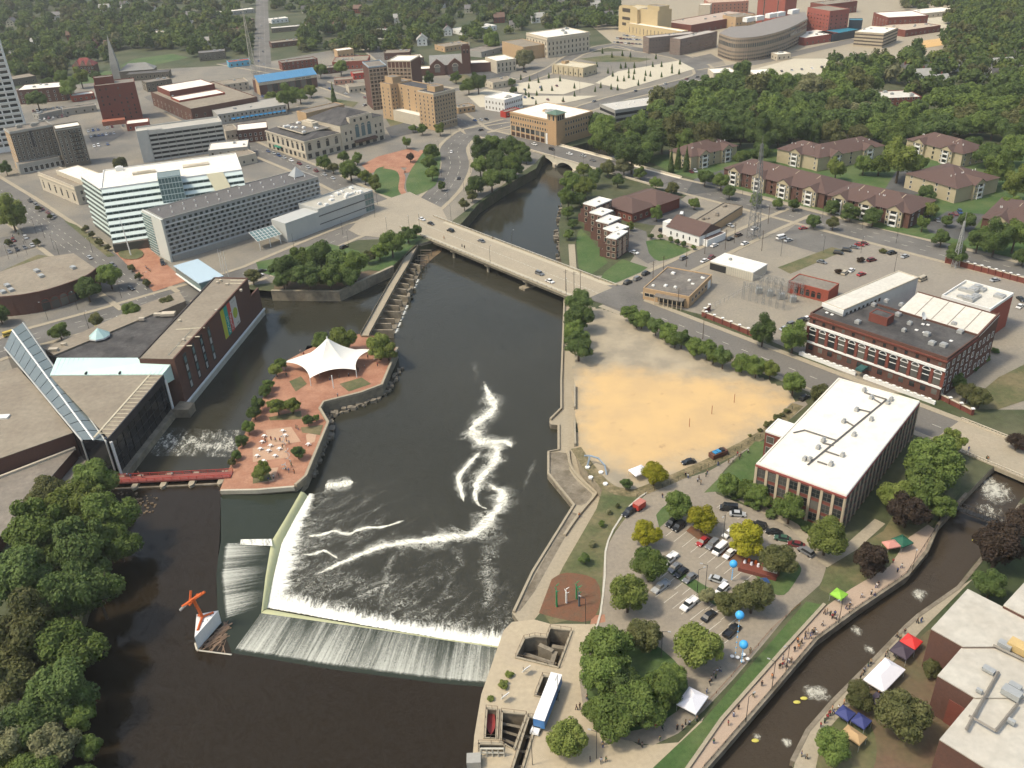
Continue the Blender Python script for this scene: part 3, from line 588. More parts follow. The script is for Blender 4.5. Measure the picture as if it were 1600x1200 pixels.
# ---------------- weir walk between island and park
wk = thing('weir_walkway', 'long narrow concrete walkway over a row of weir chambers beside the tent island', 'walkway', tuple(P(610, 470, Z_CH)))
def under(o, T): o.parent = T; o.matrix_parent_inverse = T.matrix_world.inverted() if 0 else Matrix.Translation(-T.location) @ Matrix.Identity(4); return o
def wpart(T, name, mb, m):                    # a part modelled in world coordinates
    o = mb.build(name, m, T); o.location = -Vector(T.location); return o
def strip_mb(line, w, z0, z1):
    a, b = strip_poly(line, w); n = len(a); mb = MB()
    vs = [(p.x, p.y, zz) for zz in (z0, z1) for l in (a, b) for p in l]; fs = []
    for i in range(n - 1):
        fs += [(2 * n + i, 3 * n + i, 3 * n + i + 1, 2 * n + i + 1), (i, 2 * n + i, 2 * n + i + 1, i + 1), (3 * n + i, n + i, n + i + 1, 3 * n + i + 1)]
    fs += [(0, n, 3 * n, 2 * n), (n - 1, 3 * n - 1, 4 * n - 1, 2 * n - 1)]
    return mb.add(vs, fs)
ZW = -.9
wl = pts([(570, 524), (612, 448), (632, 415), (648, 384), (678, 375)], ZW)
wpart(wk, 'deck', strip_mb(wl, 1.9, ZW - .5, ZW), CONC)
for sgn in (-1, 1):
    a, b = strip_poly(wl, 1.9); wpart(wk, 'railing', strip_mb([Vector((p.x, p.y, 0)) for p in (a if sgn > 0 else b)], .08, ZW, ZW + .9), CONCD)
L0, L1 = P(584, 526, -5.5), P(640, 420, -5.5); R0, R1 = P(614, 526, -5.5), P(657, 424, -5.5)
mb = MB(); mb.prism([P(572, 526, -5.5), P(632, 418, -5.5), R1, R0], -9, -5.4); wpart(wk, 'chamber_floor', mb, CONCD)
for i in range(13):
    t = i / 12; a = L0.lerp(L1, t) - (R0.lerp(R1, t) - L0.lerp(L1, t)) * .25; b = R0.lerp(R1, t); b = a + (b - a) * (.85 if i % 3 else 1.05)
    wpart(wk, 'chamber_wall', strip_mb([a, b], .45, -6.5, -2.2 if i % 4 != 2 else -2.8), CONCD if i % 2 else STAINW)
    if i in (6, 7):
        wpart(wk, 'gate_block', strip_mb([b, R0.lerp(R1, t + .06)], .6, -6.5, -3), STAINW)
    if i in (1, 2, 3, 4, 5, 9, 10):
        q = R0.lerp(R1, t - .03); q2 = R0.lerp(R1, t + .035); e = (R0 - L0).normalized() * 1.2
        z = Z_LOW + .25
        flow_grid('foam', [Vector((p.x, p.y, z)) for p in (q - e, q2 - e)], [Vector((p.x, p.y, z)) for p in (q + e * 1.6, q2 + e * 1.6)], 12, 8, FOAM, lambda u, t: .4 - .55 * t, .3)
for i in range(4):
    a = P(645 + i * 4, 419 - i * 8, -4); b = P(662 + i * 4, 419 - i * 8, -4); mb = MB()
    for p in (a, b): mb.bar((p.x, p.y, -7), (p.x, p.y, -2.5), .18)
    mb.bar((a.x, a.y, -2.6), (b.x, b.y, -2.6), .22); mb.bar((a.x, a.y, -4), (b.x, b.y, -4), .15); wpart(wk, 'gate_frame', mb, CONCD)
# stone wall of the park
prk = thing('park_wall', 'stained concrete retaining wall round the wooded park corner by the channel', 'wall', tuple(P(530, 456)))
wpart(prk, 'wall', strip_mb(pts([(424, 455), (530, 456), (594, 426), (614, 417)]), .5, -8, .35), STAINW)
wpart(prk, 'coping', strip_mb(pts([(424, 455), (530, 456), (594, 426), (614, 417)]), .7, .353, .6), CONC)
# ---------------- road bridge over the river
def perp(a, b, p):
    d = (b - a).normalized(); return abs((p - a).cross(d).z)
BA, BB = P(640, 342), P(960, 468)
BW = perp(BA, BB, P(800, 429)); BW2 = perp(BA, BB, P(800, 386)); BW = (BW + BW2) / 2
b0, b1 = P(652, 347), P(936, 459)
rb = thing('road_bridge', 'straight tan concrete road bridge on slim piers crossing the river', 'bridge', tuple(P(800, 405, Z_LOW)))
DECKM = mat('bridge_deck', (.36, .305, .22), col2=(.30, .26, .19), scale=.1, fine=1, var=.14)
wpart(rb, 'girder', strip_mb([b0, b1], BW - .8, -1.9, -.35), STAINW)
wpart(rb, 'deck', strip_mb([b0, b1], BW, -.347, .16), mat('deck_edge', (.42, .37, .27), var=.15))
wpart(rb, 'roadway', strip_mb([b0, b1], BW - 3.0, .16, .19), DECKM)
bd = (b1 - b0).normalized(); bn = Vector((-bd.y, bd.x, 0))
for s in (-1, 1):
    l = [b0 + bn * s * (BW - .25), b1 + bn * s * (BW - .25)]
    wpart(rb, 'parapet', strip_mb(l, .2, .163, .5), CONC); wpart(rb, 'top_rail', strip_mb(l, .13, 1.0, 1.2), CONCL)
    n = 44; mb = MB()
    for i in range(n + 1):
        p = l[0].lerp(l[1], i / n)
        o = MB().box(-.16, .16, -.16, .16, 0, .5).build('rail_post', CONC, rb, p + Vector((0, 0, .503)) - rb.location, rz=math.atan2(bd.y, bd.x)) if i == 0 and s == -1 else None
        if o: proto_post = o.data
        else: link('rail_post', proto_post, rb, p + Vector((0, 0, .503)) - rb.location, math.atan2(bd.y, bd.x))
    mb = MB()
    for k in range(0, 60):
        p = b0.lerp(b1, k / 60) ; 
        if s > 0: mb.add([(q.x, q.y, .195) for q in (p - bn * .12, p + bd * 1.6 - bn * .12, p + bd * 1.6 + bn * .12, p + bn * .12)], [(0, 1, 2, 3)])
    if s > 0: wpart(rb, 'lane_marking', mb, LINE)
for px, py in ((706, 392), (760, 414), (817, 440)):
    c = P(px, py, -2); t = (c - b0).dot(bd); c = b0 + bd * t
    for off in (-.78, -.3, .3, .78):
        p = c + bn * off * BW; wpart(rb, 'pier_column', MB().bar((p.x, p.y, -8), (p.x, p.y, -2.2), .7, n=10), CONC)
    wpart(rb, 'pier_cap', strip_mb([c - bn * (BW - 1), c + bn * (BW - 1)], .9, -2.6, -1.9), CONC)
    if px == 817: wpart(rb, 'pier_base', strip_mb([c - bn * (BW + .5), c + bn * (BW)], 2.0, -8, -5), STAINW)
# ---------------- arched stone bridge behind
A0, A1 = P(790, 214), P(1045, 285)
ad_ = (A1 - A0).normalized(); an = Vector((-ad_.y, ad_.x, 0)); AL = (A1 - A0).length
ab = thing('arch_bridge', 'pale stone arched bridge far upstream beside the tan office building', 'bridge', tuple(P(868, 262, Z_LOW)))
AW = 11.5
ST = [(P(835, 243, -3) - A0).dot(ad_), (P(867, 254, -3) - A0).dot(ad_), (P(902, 262, -3) - A0).dot(ad_), (P(938, 272, -3) - A0).dot(ad_)]
mb = MB(); N = 140; zs = []
for i in range(N + 1):
    s = AL * i / N; z = -8.0
    for k in range(3):
        a, b = ST[k] + 1.2, ST[k + 1] - 1.2
        if a < s < b: z = -6.5 + 5.0 * math.sqrt(max(0, 1 - ((s - (a + b) / 2) / ((b - a) / 2)) ** 2))
    zs.append(z)
vs = []
for i in range(N + 1):
    p = A0 + ad_ * (AL * i / N)
    for s in (-1, 1): q = p + an * s * AW; vs += [(q.x, q.y, zs[i]), (q.x, q.y, .2)]
fs = []
for i in range(N):
    o = i * 4; fs += [(o, o + 4, o + 5, o + 1), (o + 2, o + 3, o + 7, o + 6), (o, o + 2, o + 6, o + 4), (o + 1, o + 5, o + 7, o + 3)]
mb.add(vs, fs); wpart(ab, 'arches', mb, mat('pale_bridge', (.60, .55, .43), var=.12))
wpart(ab, 'roadway', strip_mb([A0, A1], AW - 2.6, .2, .24), ASPH)
for s in (-1, 1): wpart(ab, 'parapet', strip_mb([A0 + an * s * (AW - .2), A1 + an * s * (AW - .2)], .3, .2, 1.2), STONE)
for k in (1, 2):
    p = A0 + ad_ * ST[k]; wpart(ab, 'pier', strip_mb([p - an * (AW + 1.2), p + an * (AW + 1.2)], 1.3, -8, -3.8), STONE)
# ---------------- red footbridge
fb = thing('footbridge', 'red footbridge with a low railing between the convention hall and the island', 'footbridge', tuple(P(270, 750, Z_UP)))
f0, f1 = P(180, 750, -1.4), P(362, 741, -1.4)
REDD = mat('red_deck', (.25, .075, .06), col2=(.21, .06, .05), scale=.5, var=.15)
wpart(fb, 'deck', strip_mb([f0, f1], 1.7, -1.9, -1.4), REDD)
fd = (f1 - f0).normalized(); fn = Vector((-fd.y, fd.x, 0))
for s in (-1, 1):
    l = [f0 + fn * s * 1.6, f1 + fn * s * 1.6]
    wpart(fb, 'rail', strip_mb(l, .07, -.4, -.25), RED); wpart(fb, 'rail', strip_mb(l, .05, -.95, -.85), RED)
    for i in range(15):
        p = l[0].lerp(l[1], i / 14); wpart(fb, 'rail_post', MB().box(p.x - .07, p.x + .07, p.y - .07, p.y + .07, -1.4, -.4), RED)
for px in (216, 259, 302, 346):
    c = f0 + fd * ((P(px, 748, -2) - f0).dot(fd))
    wpart(fb, 'pier', MB().prism([c + fn * a + fd * b for a, b in ((3.5, -.9), (3.5, .9), (-3.6, .9), (-4.6, 0), (-3.6, -.9))], -7, -2.0), CONC)
wpart(fb, 'gate_beam', strip_mb([f0 - fn * 3.2, f1 - fn * 3.2], .35, -4.6, -2.5), CONCD)
# ---------------- wedge pier with orange sculpture
wp = thing('wedge_pier', 'white wedge-shaped concrete pier standing in the river at the dam', 'pier', tuple(P(318, 990, Z_UP)))
zt = 1.2
tri = pts([(307, 960), (341, 954), (304, 996)], zt)
tri4 = [tri[0], tri[1], tri[1].lerp(tri[2], .96), tri[0].lerp(tri[2], .97)]
wpart(wp, 'body', MB().prism(tri, -5, zt), WHITE)
rr = random.Random(3)
for i in range(9):
    a = rr.random() * .7; b = rr.random() * (.75 - a); p = tri[0] + (tri[1] - tri[0]) * (a + .08) + (tri[2] - tri[0]) * (b + .08)
    wpart(wp, 'bolt', MB().bar((p.x, p.y, zt), (p.x, p.y, zt + .12), .13), DARKM)
raft = MB(); rr = random.Random(9); ra, rb_, rc = P(312, 1010, Z_UP), P(350, 978, Z_UP), P(352, 1016, Z_UP)
for i in range(60):
    a = rr.random(); b = rr.random() * (1 - a); p = ra + (rb_ - ra) * a + (rc - ra) * b; q = (rb_ - ra).normalized() * rr.uniform(.5, 2.6); q = Matrix.Rotation(rr.gauss(0, .35), 3, 'Z') @ q
    raft.bar(p - q + Vector((0, 0, rr.uniform(-.1, .3))), p + q + Vector((0, 0, rr.uniform(-.1, .3))), rr.uniform(.08, .22), n=5)
tag(raft.build('driftwood_raft', mat('driftwood_pale', (.30, .20, .13), col2=(.18, .12, .08), scale=.8, var=.3)), 'brown raft of driftwood caught behind the white wedge pier', 'driftwood')
bm_ = thing('boom', 'thin floating boom stretched from the wedge pier toward the dam', 'boom', tuple(P(307, 1016, Z_UP)))
wpart(bm_, 'pole', MB().bar(P(305, 1005, Z_UP + .3), P(308, 1016, Z_UP + .15), .25).bar(P(308, 1016, Z_UP + .15), P(362, 1023, Z_UP + .15), .2), CONCL)
sc_ = thing('orange_sculpture', 'orange steel beam sculpture on a post above the wedge pier', 'sculpture', tuple((tri[0] * .5 + tri[1] * .3 + tri[2] * .2)))
o0 = Vector(sc_.location); o0.z = zt
for q in tri4[:3]: wpart(sc_, 'foot', MB().bar(o0 + Vector((0, 0, .4)), o0.lerp(q, .7) + Vector((0, 0, .12)), .35, n=4), ORANGE)
top = o0 + Vector((-1.2, .5, 5.6)); wpart(sc_, 'post', MB().bar(o0, top, .42, n=8), ORANGE)
for (a, b, r) in (((-2.6, 0, -1.5), (3.2, .5, 2.2), .36), ((-2.8, -1.2, -.7), (2.8, -.6, 2.9), .30), ((-1.9, .9, -2.4), (1.0, .9, 1.2), .34), ((-.7, -1, .2), (-.4, .8, 2.6), .32), ((-.2, -1.2, 1.3), (3.4, -.2, 3.0), .26)):
    wpart(sc_, 'beam', MB().bar(top + Vector(a), top + Vector(b), r, n=4), ORANGE)
wpart(sc_, 'weight', MB().bar(top + Vector((-3.9, -.4, -2.7)), top + Vector((-2.4, -.2, -1.3)), .4, n=8), STEEL)
# ---------------- bridge over the race
e0, e1 = P(1480, 672), P(1660, 746)
ed = (e1 - e0).normalized(); en = Vector((-ed.y, ed.x, 0))
EW = perp(e0, e1, P(1548, 727))
er = thing('race_bridge', 'wide concrete road bridge over the narrow race at the right edge', 'bridge', tuple(P(1545, 700)))
wpart(er, 'deck', strip_mb([e0, e1], EW, -1.2, .15), CONC); wpart(er, 'roadway', strip_mb([e0, e1], EW - 2.4, .15, .19), DECKM)
for s in (-1, 1):
    l = [e0 + en * s * (EW - .2), e1 + en * s * (EW - .2)]
    wpart(er, 'parapet', strip_mb(l, .2, .15, .55), STONE); wpart(er, 'top_rail', strip_mb(l, .14, 1.05, 1.25), STONE)
    for i in range(34):
        p = l[0].lerp(l[1], i / 33); wpart(er, 'baluster', MB().box(p.x - .14, p.x + .14, p.y - .14, p.y + .14, .55, 1.05), STONE)
# foot bridge over the race
g0, g1 = P(1494, 795), P(1565, 820)
gb = thing('race_footbridge', 'dark steel footbridge crossing the race below the road bridge', 'footbridge', tuple(P(1530, 806)))
wpart(gb, 'deck', strip_mb([g0, g1], 1.0, 0.2, .45), DARKM)
gn = (g1 - g0).normalized(); gn = Vector((-gn.y, gn.x, 0))
for s in (-1, 1):
    l = [g0 + gn * s, g1 + gn * s]; mb = MB()
    for i in range(14): p = l[0].lerp(l[1], i / 13); mb.bar((p.x, p.y, .45), (p.x, p.y, 1.7), .08)
    mb.bar((l[0].x, l[0].y, 1.7), (l[1].x, l[1].y, 1.7), .1); wpart(gb, 'railing', mb, DARKM)
# ================================================================== building kit
WINC = {}
def win_mesh(w, h, fm, gm, style):
    k = (round(w, 2), round(h, 2), fm.name, gm.name, style)
    if k in WINC: return WINC[k]
    mb = MB(); hw = w / 2
    if style == 'flat':
        mb.box(-hw, hw, -.08, .05, 0, h, 1)
    elif style == 'arch':
        n = 8; r = hw; pl = [(-hw, 0), (hw, 0)] + [(r * math.cos(math.pi * i / n), h - r + r * math.sin(math.pi * i / n)) for i in range(n + 1)]
        m = len(pl); mb.add([(x, -.06, z) for x, z in pl], [tuple(range(m))], 1)
        q = [(r * math.cos(math.pi * i / n), h - r + r * math.sin(math.pi * i / n)) for i in range(n + 1)]
        for i in range(n):
            a, b = q[i], q[i + 1]; s = 1.22; c0 = (0, h - r)
            A = (c0[0] + (a[0]) * s, c0[1] + (a[1] - c0[1]) * s); B_ = (c0[0] + b[0] * s, c0[1] + (b[1] - c0[1]) * s)
            mb.add([(a[0], -.2, a[1]), (b[0], -.2, b[1]), (B_[0], -.2, B_[1]), (A[0], -.2, A[1]), (B_[0], .05, B_[1]), (A[0], .05, A[1])], [(3, 2, 1, 0), (3, 5, 4, 2)], 0)
        mb.box(-hw, hw, -.12, 0, h - r - .12, h - r + .12, 0)
    else:
        f = max(.07, min(.14, w * .08))
        mb.add([(-hw, -.03, 0), (hw, -.03, 0), (hw, -.03, h), (-hw, -.03, h)], [(0, 1, 2, 3)], 1)
        for (a, b, c, d) in ((-hw - f, hw + f, -f * 1.3, 0), (-hw - f, hw + f, h, h + f), (-hw - f, -hw, 0, h), (hw, hw + f, 0, h)): mb.box(a, b, -.1, .05, c, d, 0)
        if style == 'cross': mb.box(-.05, .05, -.07, 0, 0, h, 0); mb.box(-hw, -.05, -.07, 0, h * .5 - .04, h * .5 + .04, 0); mb.box(.05, hw, -.07, 0, h * .5 - .04, h * .5 + .04, 0)
    me = mb.mesh('window', [fm, gm]); WINC[k] = me; return me
class Bd:
    """a building: x runs along its front from p0 to p1, y goes back from the front"""
    def __init__(s, name, label, p0, p1, depth, h, wall, roof, at=None, cat='building', par=.5, z0=-.3, group=None, body=True, pm=None, T=None):
        zs = h if at is None else at
        a = P(*p0, zs); b = P(*p1, zs); d = b - a; s.L = math.hypot(d.x, d.y); s.rz = math.atan2(d.y, d.x)
        if isinstance(depth, tuple):
            c = P(*depth, zs) - a; s.W = abs(-math.sin(s.rz) * c.x + math.cos(s.rz) * c.y)
        else: s.W = depth
        s.h = h; s.z0 = z0
        if T is None: s.T = thing(name, label, cat, (a.x, a.y, 0), s.rz, group); s.off = Matrix.Identity(4)
        else:
            s.T = T.T; M = Matrix.Translation((a.x, a.y, 0)) @ Matrix.Rotation(s.rz, 4, 'Z'); M0 = Matrix.Translation(s.T.location) @ Matrix.Rotation(s.T.rotation_euler.z, 4, 'Z')
            s.off = M0.inverted() @ M
        s.wall = wall; s.roofm = roof
        if body:
            s.put('wall', MB().box(0, s.L, 0, s.W, z0, h), wall)
            s.flat(0, s.L, 0, s.W, h, roof, par, pm or wall)
    def put(s, name, mb, m, loc=(0, 0, 0), smooth=False):
        o = mb.build(name, m, s.T, smooth=smooth); o.matrix_local = s.off @ Matrix.Translation(loc); return o
    def flat(s, x0, x1, y0, y1, z, roof, par=.5, pm=None, t=.35):
        s.put('roof', MB().box(x0 + .05, x1 - .05, y0 + .05, y1 - .05, z - .2, z + .04), roof)
        if par:
            mb = MB(); mb.box(x0 - .03, x1 + .03, y0 - .03, y0 + t, z - .3, z + par); mb.box(x0 - .03, x1 + .03, y1 - t, y1 + .03, z - .3, z + par)
            mb.box(x0 - .03, x0 + t, y0 + t, y1 - t, z - .3, z + par); mb.box(x1 - t, x1 + .03, y0 + t, y1 - t, z - .3, z + par); s.put('parapet', mb, pm or s.wall)
    def box(s, name, x0, x1, y0, y1, z0, z1, m): return s.put(name, MB().box(x0, x1, y0, y1, z0, z1), m)
    def block(s, x0, x1, y0, y1, z0, z1, wall, roof, par=.4, name='wing'):
        s.put(name, MB().box(x0, x1, y0, y1, z0, z1), wall); s.flat(x0, x1, y0, y1, z1, roof, par, wall)
    def win(s, face, n, rows, w, h, z0, dz, s0=0.0, s1=None, fm=None, gm=None, style='frame', at=0.0, name='window', xs=None):
        W = s.L if face == 'F' else s.W; s1 = W if s1 is None else s1
        me = win_mesh(w, h, fm or STONE, gm or GLASS, style)
        rot = {'F': 0, 'L': -math.pi / 2, 'R': math.pi / 2}[face]
        for r in range(rows):
            for i in range(n):
                t = s0 + (i + .5) * (s1 - s0) / n if xs is None else xs[i]
                p = {'F': (t, at, 0), 'L': (at, t, 0), 'R': (s.L + at, t, 0)}[face]
                o = link(name, me, s.T); o.matrix_local = s.off @ Matrix.Translation((p[0], p[1], z0 + r * dz)) @ Matrix.Rotation(rot, 4, 'Z')
    def band(s, faces, z0, z1, pr, m, name='cornice', e=0.0):
        mb = MB()
        if 'F' in faces: mb.box(-pr, s.L + pr, -pr, 0, z0, z1)
        if 'L' in faces: mb.box(-pr, 0, .001, s.W, z0, z1)
        if 'R' in faces: mb.box(s.L, s.L + pr, .001, s.W, z0, z1)
        return s.put(name, mb, m)
    def piers(s, face, n, w, pr, z0, z1, m, s0=0.0, s1=None, name='pier'):
        W = s.L if face == 'F' else s.W; s1 = W if s1 is None else s1
        for i in range(n + 1):
            t = s0 + (s1 - s0) * i / n
            b = {'F': (t - w / 2, t + w / 2, -pr, 0), 'L': (-pr, 0, t - w / 2, t + w / 2), 'R': (s.L, s.L + pr, t - w / 2, t + w / 2)}[face]
            s.box(name, *b, z0, z1, m)
    def unit(s, x, y, sx, sy, sz, m=None, z=None, name='roof_unit'):
        z = s.h if z is None else z; mb = MB()
        mb.box(x - sx / 2, x + sx / 2, y - sy / 2, y + sy / 2, z, z + sz); mb.box(x - sx * .3, x + sx * .3, y - sy * .3, y + sy * .3, z + sz, z + sz * 1.25)
        return s.put(name, mb, m or METAL)
    def units(s, n, seed, m=None, z=None, x0=.1, x1=.9, y0=.15, y1=.85, r=(1, 3), name='roof_unit'):
        q = random.Random(seed)
        for i in range(n): s.unit(s.L * q.uniform(x0, x1), s.W * q.uniform(y0, y1), q.uniform(*r), q.uniform(*r), q.uniform(.5, 1) * r[0] * 1.1, m, z, name)
    def hip(s, x0, x1, y0, y1, z, rise, m, over=.5, gable=(), name='roof', ends=.5):
        x0 -= over; x1 += over; y0 -= over; y1 += over
        if x1 - x0 >= y1 - y0:
            i = (y1 - y0) * ends; ym = (y0 + y1) / 2
            r0 = (x0 + (0 if 'L' in gable else i), ym, z + rise); r1 = (x1 - (0 if 'R' in gable else i), ym, z + rise)
            vs = [(x0, y0, z), (x1, y0, z), (x1, y1, z), (x0, y1, z), r0, r1]; fs = [(0, 1, 5, 4), (1, 2, 5), (2, 3, 4, 5), (3, 0, 4), (0, 3, 2, 1)]
        else:
            i = (x1 - x0) * ends; xm = (x0 + x1) / 2
            r0 = (xm, y0 + (0 if 'F' in gable else i), z + rise); r1 = (xm, y1 - (0 if 'B' in gable else i), z + rise)
            vs = [(x0, y0, z), (x1, y0, z), (x1, y1, z), (x0, y1, z), r0, r1]; fs = [(0, 1, 4), (1, 2, 5, 4), (2, 3, 5), (3, 0, 4, 5), (0, 3, 2, 1)]
        return s.put(name, MB().add(vs, fs), m)
    def ob(s, px, py, z=None):                # survey point -> local x, y on this building's level z
        z = s.h if z is None else z; p = P(px, py, z)
        M = Matrix.Translation(s.T.location) @ Matrix.Rotation(s.T.rotation_euler.z, 4, 'Z') @ s.off
        q = M.inverted() @ p; return q.x, q.y
# ---------------------------------------------------------------- white roofed office by the car park
PIERT = mat('tan_pier', (.46, .38, .27), var=.12)
B = Bd('office_building', 'three storey brick office with a long white flat roof beside the car park', (1183, 724), (1322, 774), (1458, 634), 13.2, BRICK, ROOFW, par=.35, pm=ROOFW)
for f, n in (('F', 8), ('R', 17)):
    B.piers(f, n, .75, .3, 0, 12.2, PIERT if f == 'F' else mat('tan_pier_shaded', (.33, .275, .2), var=.12))  # right face piers are the same tan with that side's shade painted in
    W = B.L if f == 'F' else B.W
    B.win(f, n, 3, W / n - 1.0, 2.5, 1.0, 4.0, fm=mat('bronze_frame', (.12, .11, .095)), style='cross')
B.band('FR', 12.25, 12.9, .35, mat('red_fascia', (.30, .085, .07), var=.1)); B.band('FR', 12.903, 13.4, .2, WHITE)
for a, b in (((1262, 727), (1385, 625)), ((1385, 625), (1350, 614)), ((1309, 690), (1257, 673)), ((1257, 673), (1240, 677)), ((1360, 645), (1340, 640)), ((1335, 667), (1323, 660)), ((1302, 697), (1285, 693)), ((1290, 706), (1311, 713)), ((1277, 722), (1292, 727)), ((1378, 632), (1366, 625))):
    x0, y0 = B.ob(*a); x1, y1 = B.ob(*b); B.put('cable_tray', MB().bar((x0, y0, 13.4), (x1, y1, 13.4), .32, n=4), mat('tray_grey', (.13, .125, .115), var=.15))
for a in ((1350, 611), (1361, 623), (1387, 631), (1338, 642), (1361, 657), (1318, 660), (1334, 681), (1286, 690), (1278, 701), (1316, 713), (1298, 727), (1265, 720), (1257, 719), (1392, 626)):
    x, y = B.ob(*a); B.unit(x, y, 1.0, 1.6, 1.1, STEEL, 13.2)
A2 = Bd('', '', (1196, 674), (1231, 686), (1252, 667), 12.4, BRICK, ROOFW, T=B, par=.3, pm=WHITE)
A2.win('F', 2, 3, 2.2, 2.2, 1.0, 3.9, fm=STONEG)
# ---------------------------------------------------------------- brick powerhouse
B = Bd('powerhouse', 'long dark brick factory with white arches and a black roof', (1266, 491), (1480, 562), (1531, 526), 16.0, BRICKB, ROOFD, par=.7)
n = 13; W = B.L / n
B.band('FR', 14.9, 15.5, .35, BRICK)
B.box('cornice', -.5, B.L + .4, -.6, 0, 11.6, 12.5, WHITE); B.box('string_course', -.4, B.L + .3, -.45, 0, 4.6, 5.3, WHITE)
for i in range(n):
    c = (i + .5) * W
    B.win('F', 1, 1, W * .62, 5.6, 5.6, 1, fm=WHITE, style='arch', xs=[c]); B.win('F', 1, 1, W * .6, .25, 8.0, 1, fm=WHITE, gm=WHITE, style='flat', xs=[c], at=-.06, name='transom')
    B.win('F', 1, 1, 1.2, 1.5, 12.9, 1, fm=BRICK, xs=[c]); B.win('F', 1, 1, W * .5, 2.2, 1.7, 1, fm=BRICK, xs=[c])
B.piers('F', n, 1.0, .25, 5.3, 11.0, BRICK)
sB = MB(); sB.box(-.5, B.L * .44, -3.6, -2.9, 0, 1.3); sB.box(B.L * .5, B.L + .5, -3.6, -2.9, 0, 1.3)
B.put('front_wall', sB, WHITE)
for i in range(20):
    if i != 9: B.box('coping_block', i * B.L / 20 + .4, i * B.L / 20 + 1.5, -3.66, -2.84, 1.303, 1.7, WHITE)
B.box('entrance_canopy', B.L * .44, B.L * .49, -4.2, -.1, 2.6, 3.4, mat('dark_teal', (.03, .09, .085), rough=.6))
B.win('R', 6, 4, 1.3, 1.9, 1.8, 3.4, fm=WHITE)
for a, sz in (((1385, 472), 2.6), ((1403, 493), 3.0), ((1421, 507), 2.4), ((1448, 524), 3.2), ((1456, 538), 3.4), ((1474, 541), 3.6), ((1500, 520), 3.2), ((1340, 505), 3.0), ((1365, 478), 2.6), ((1408, 478), 2.6), ((1490, 508), 2.6), ((1412, 518), 2.2)):
    x, y = B.ob(*a); B.unit(x, y, sz * .6, sz * .6, 1.1, STEEL)
for a in ((1335, 480), (1432, 516), (1444, 520), (1486, 533), (1345, 477), (1300, 492), (1292, 489), (1450, 508), (1442, 507)):
    x, y = B.ob(*a); B.unit(x, y, 1.0, 1.0, .25, WHITE, name='skylight')
x, y = B.ob(1375, 503); B.block(x - 3.5, x + 3.5, y - 2, y + 3, 16, 19, BRICK, ROOFD, .3, 'penthouse')
x, y = B.ob(1441, 500); mb = MB(); q = Matrix.Translation((x, y, 17.6)) @ Matrix.Rotation(math.radians(60), 4, 'Y')
for i in range(12): a, b = 2 * math.pi * i / 12, 2 * math.pi * (i + 1) / 12; mb.add([q @ Vector((0, 0, 0)), q @ Vector((1.5 * math.cos(a), 1.5 * math.sin(a), .45)), q @ Vector((1.5 * math.cos(b), 1.5 * math.sin(b), .45))], [(0, 1, 2)])
mb.bar((x, y, 16), (x, y, 17.6), .12); B.put('satellite_dish', mb, WHITE)
# back hall with a long white lean-to roof
x0, y0 = B.W, 0
WROOF = mat('grey_white_roof', (.60, .575, .50), col2=(.50, .475, .41), scale=.15, fine=.8, var=.16)
h0, h1 = 15.9, 19.0; bx0 = B.L * .42; yb = B.W + 15
B.put('hall_roof', MB().add([(bx0, B.W, h0), (B.L + .2, B.W, h0), (B.L + .2, yb, h1), (bx0, yb, h1)], [(0, 1, 2, 3)]), WROOF)
B.put('hall_wall', MB().add([(B.L, B.W, 0), (B.L, yb, 0), (B.L, yb, h1 + .8), (B.L, B.W, h0 + .8), (B.L - .6, B.W, 0), (B.L - .6, yb, 0), (B.L - .6, yb, h1 + .8), (B.L - .6, B.W, h0 + .8)], [(0, 1, 2, 3), (4, 7, 6, 5), (3, 2, 6, 7), (0, 3, 7, 4), (1, 5, 6, 2)]), BRICKB)
B.put('hall_wall', MB().box(bx0, B.L - .6, yb - .5, yb, 0, h1 + .2), BRICKB); B.put('hall_wall', MB().box(bx0, bx0 + .5, B.W, yb - .5, 0, h0), WHITE)
for i in range(4):
    xx = bx0 + (B.L - bx0) * (.2 + .2 * i); B.put('roof_seam', MB().add([(xx, B.W + .1, h0 + .05), (xx + .3, B.W + .1, h0 + .05), (xx + .3, yb, h1 + .05), (xx, yb, h1 + .05)], [(0, 1, 2, 3)]), ROOFG)
for i in range(4): B.win('R', 1, 3, 1.2, 2.2, 2.0, 4.5, fm=WHITE, xs=[B.W + 2.5 + i * 3.4])
C2 = Bd('', '', (1287, 473), (1318, 485), (1417, 428), 18.5, mat('white_brick', (.50, .49, .45), var=.12), WROOF, T=B, par=.3, pm=STONE)
C2.box('fascia', -.4, C2.L + .3, -.4, -.05, 17.0, 18.6, WHITE); C2.win('R', 9, 1, 1.2, 1.4, 15.6, 1, s0=1, s1=C2.W * .5, fm=STONEG)
D2 = Bd('', '', (1471, 464), (1547, 486), (1584, 461), 13.5, BRICKR, WROOF, T=B, par=.9, pm=WHITE)
D2.units(9, 4, STEEL, r=(1.5, 4))
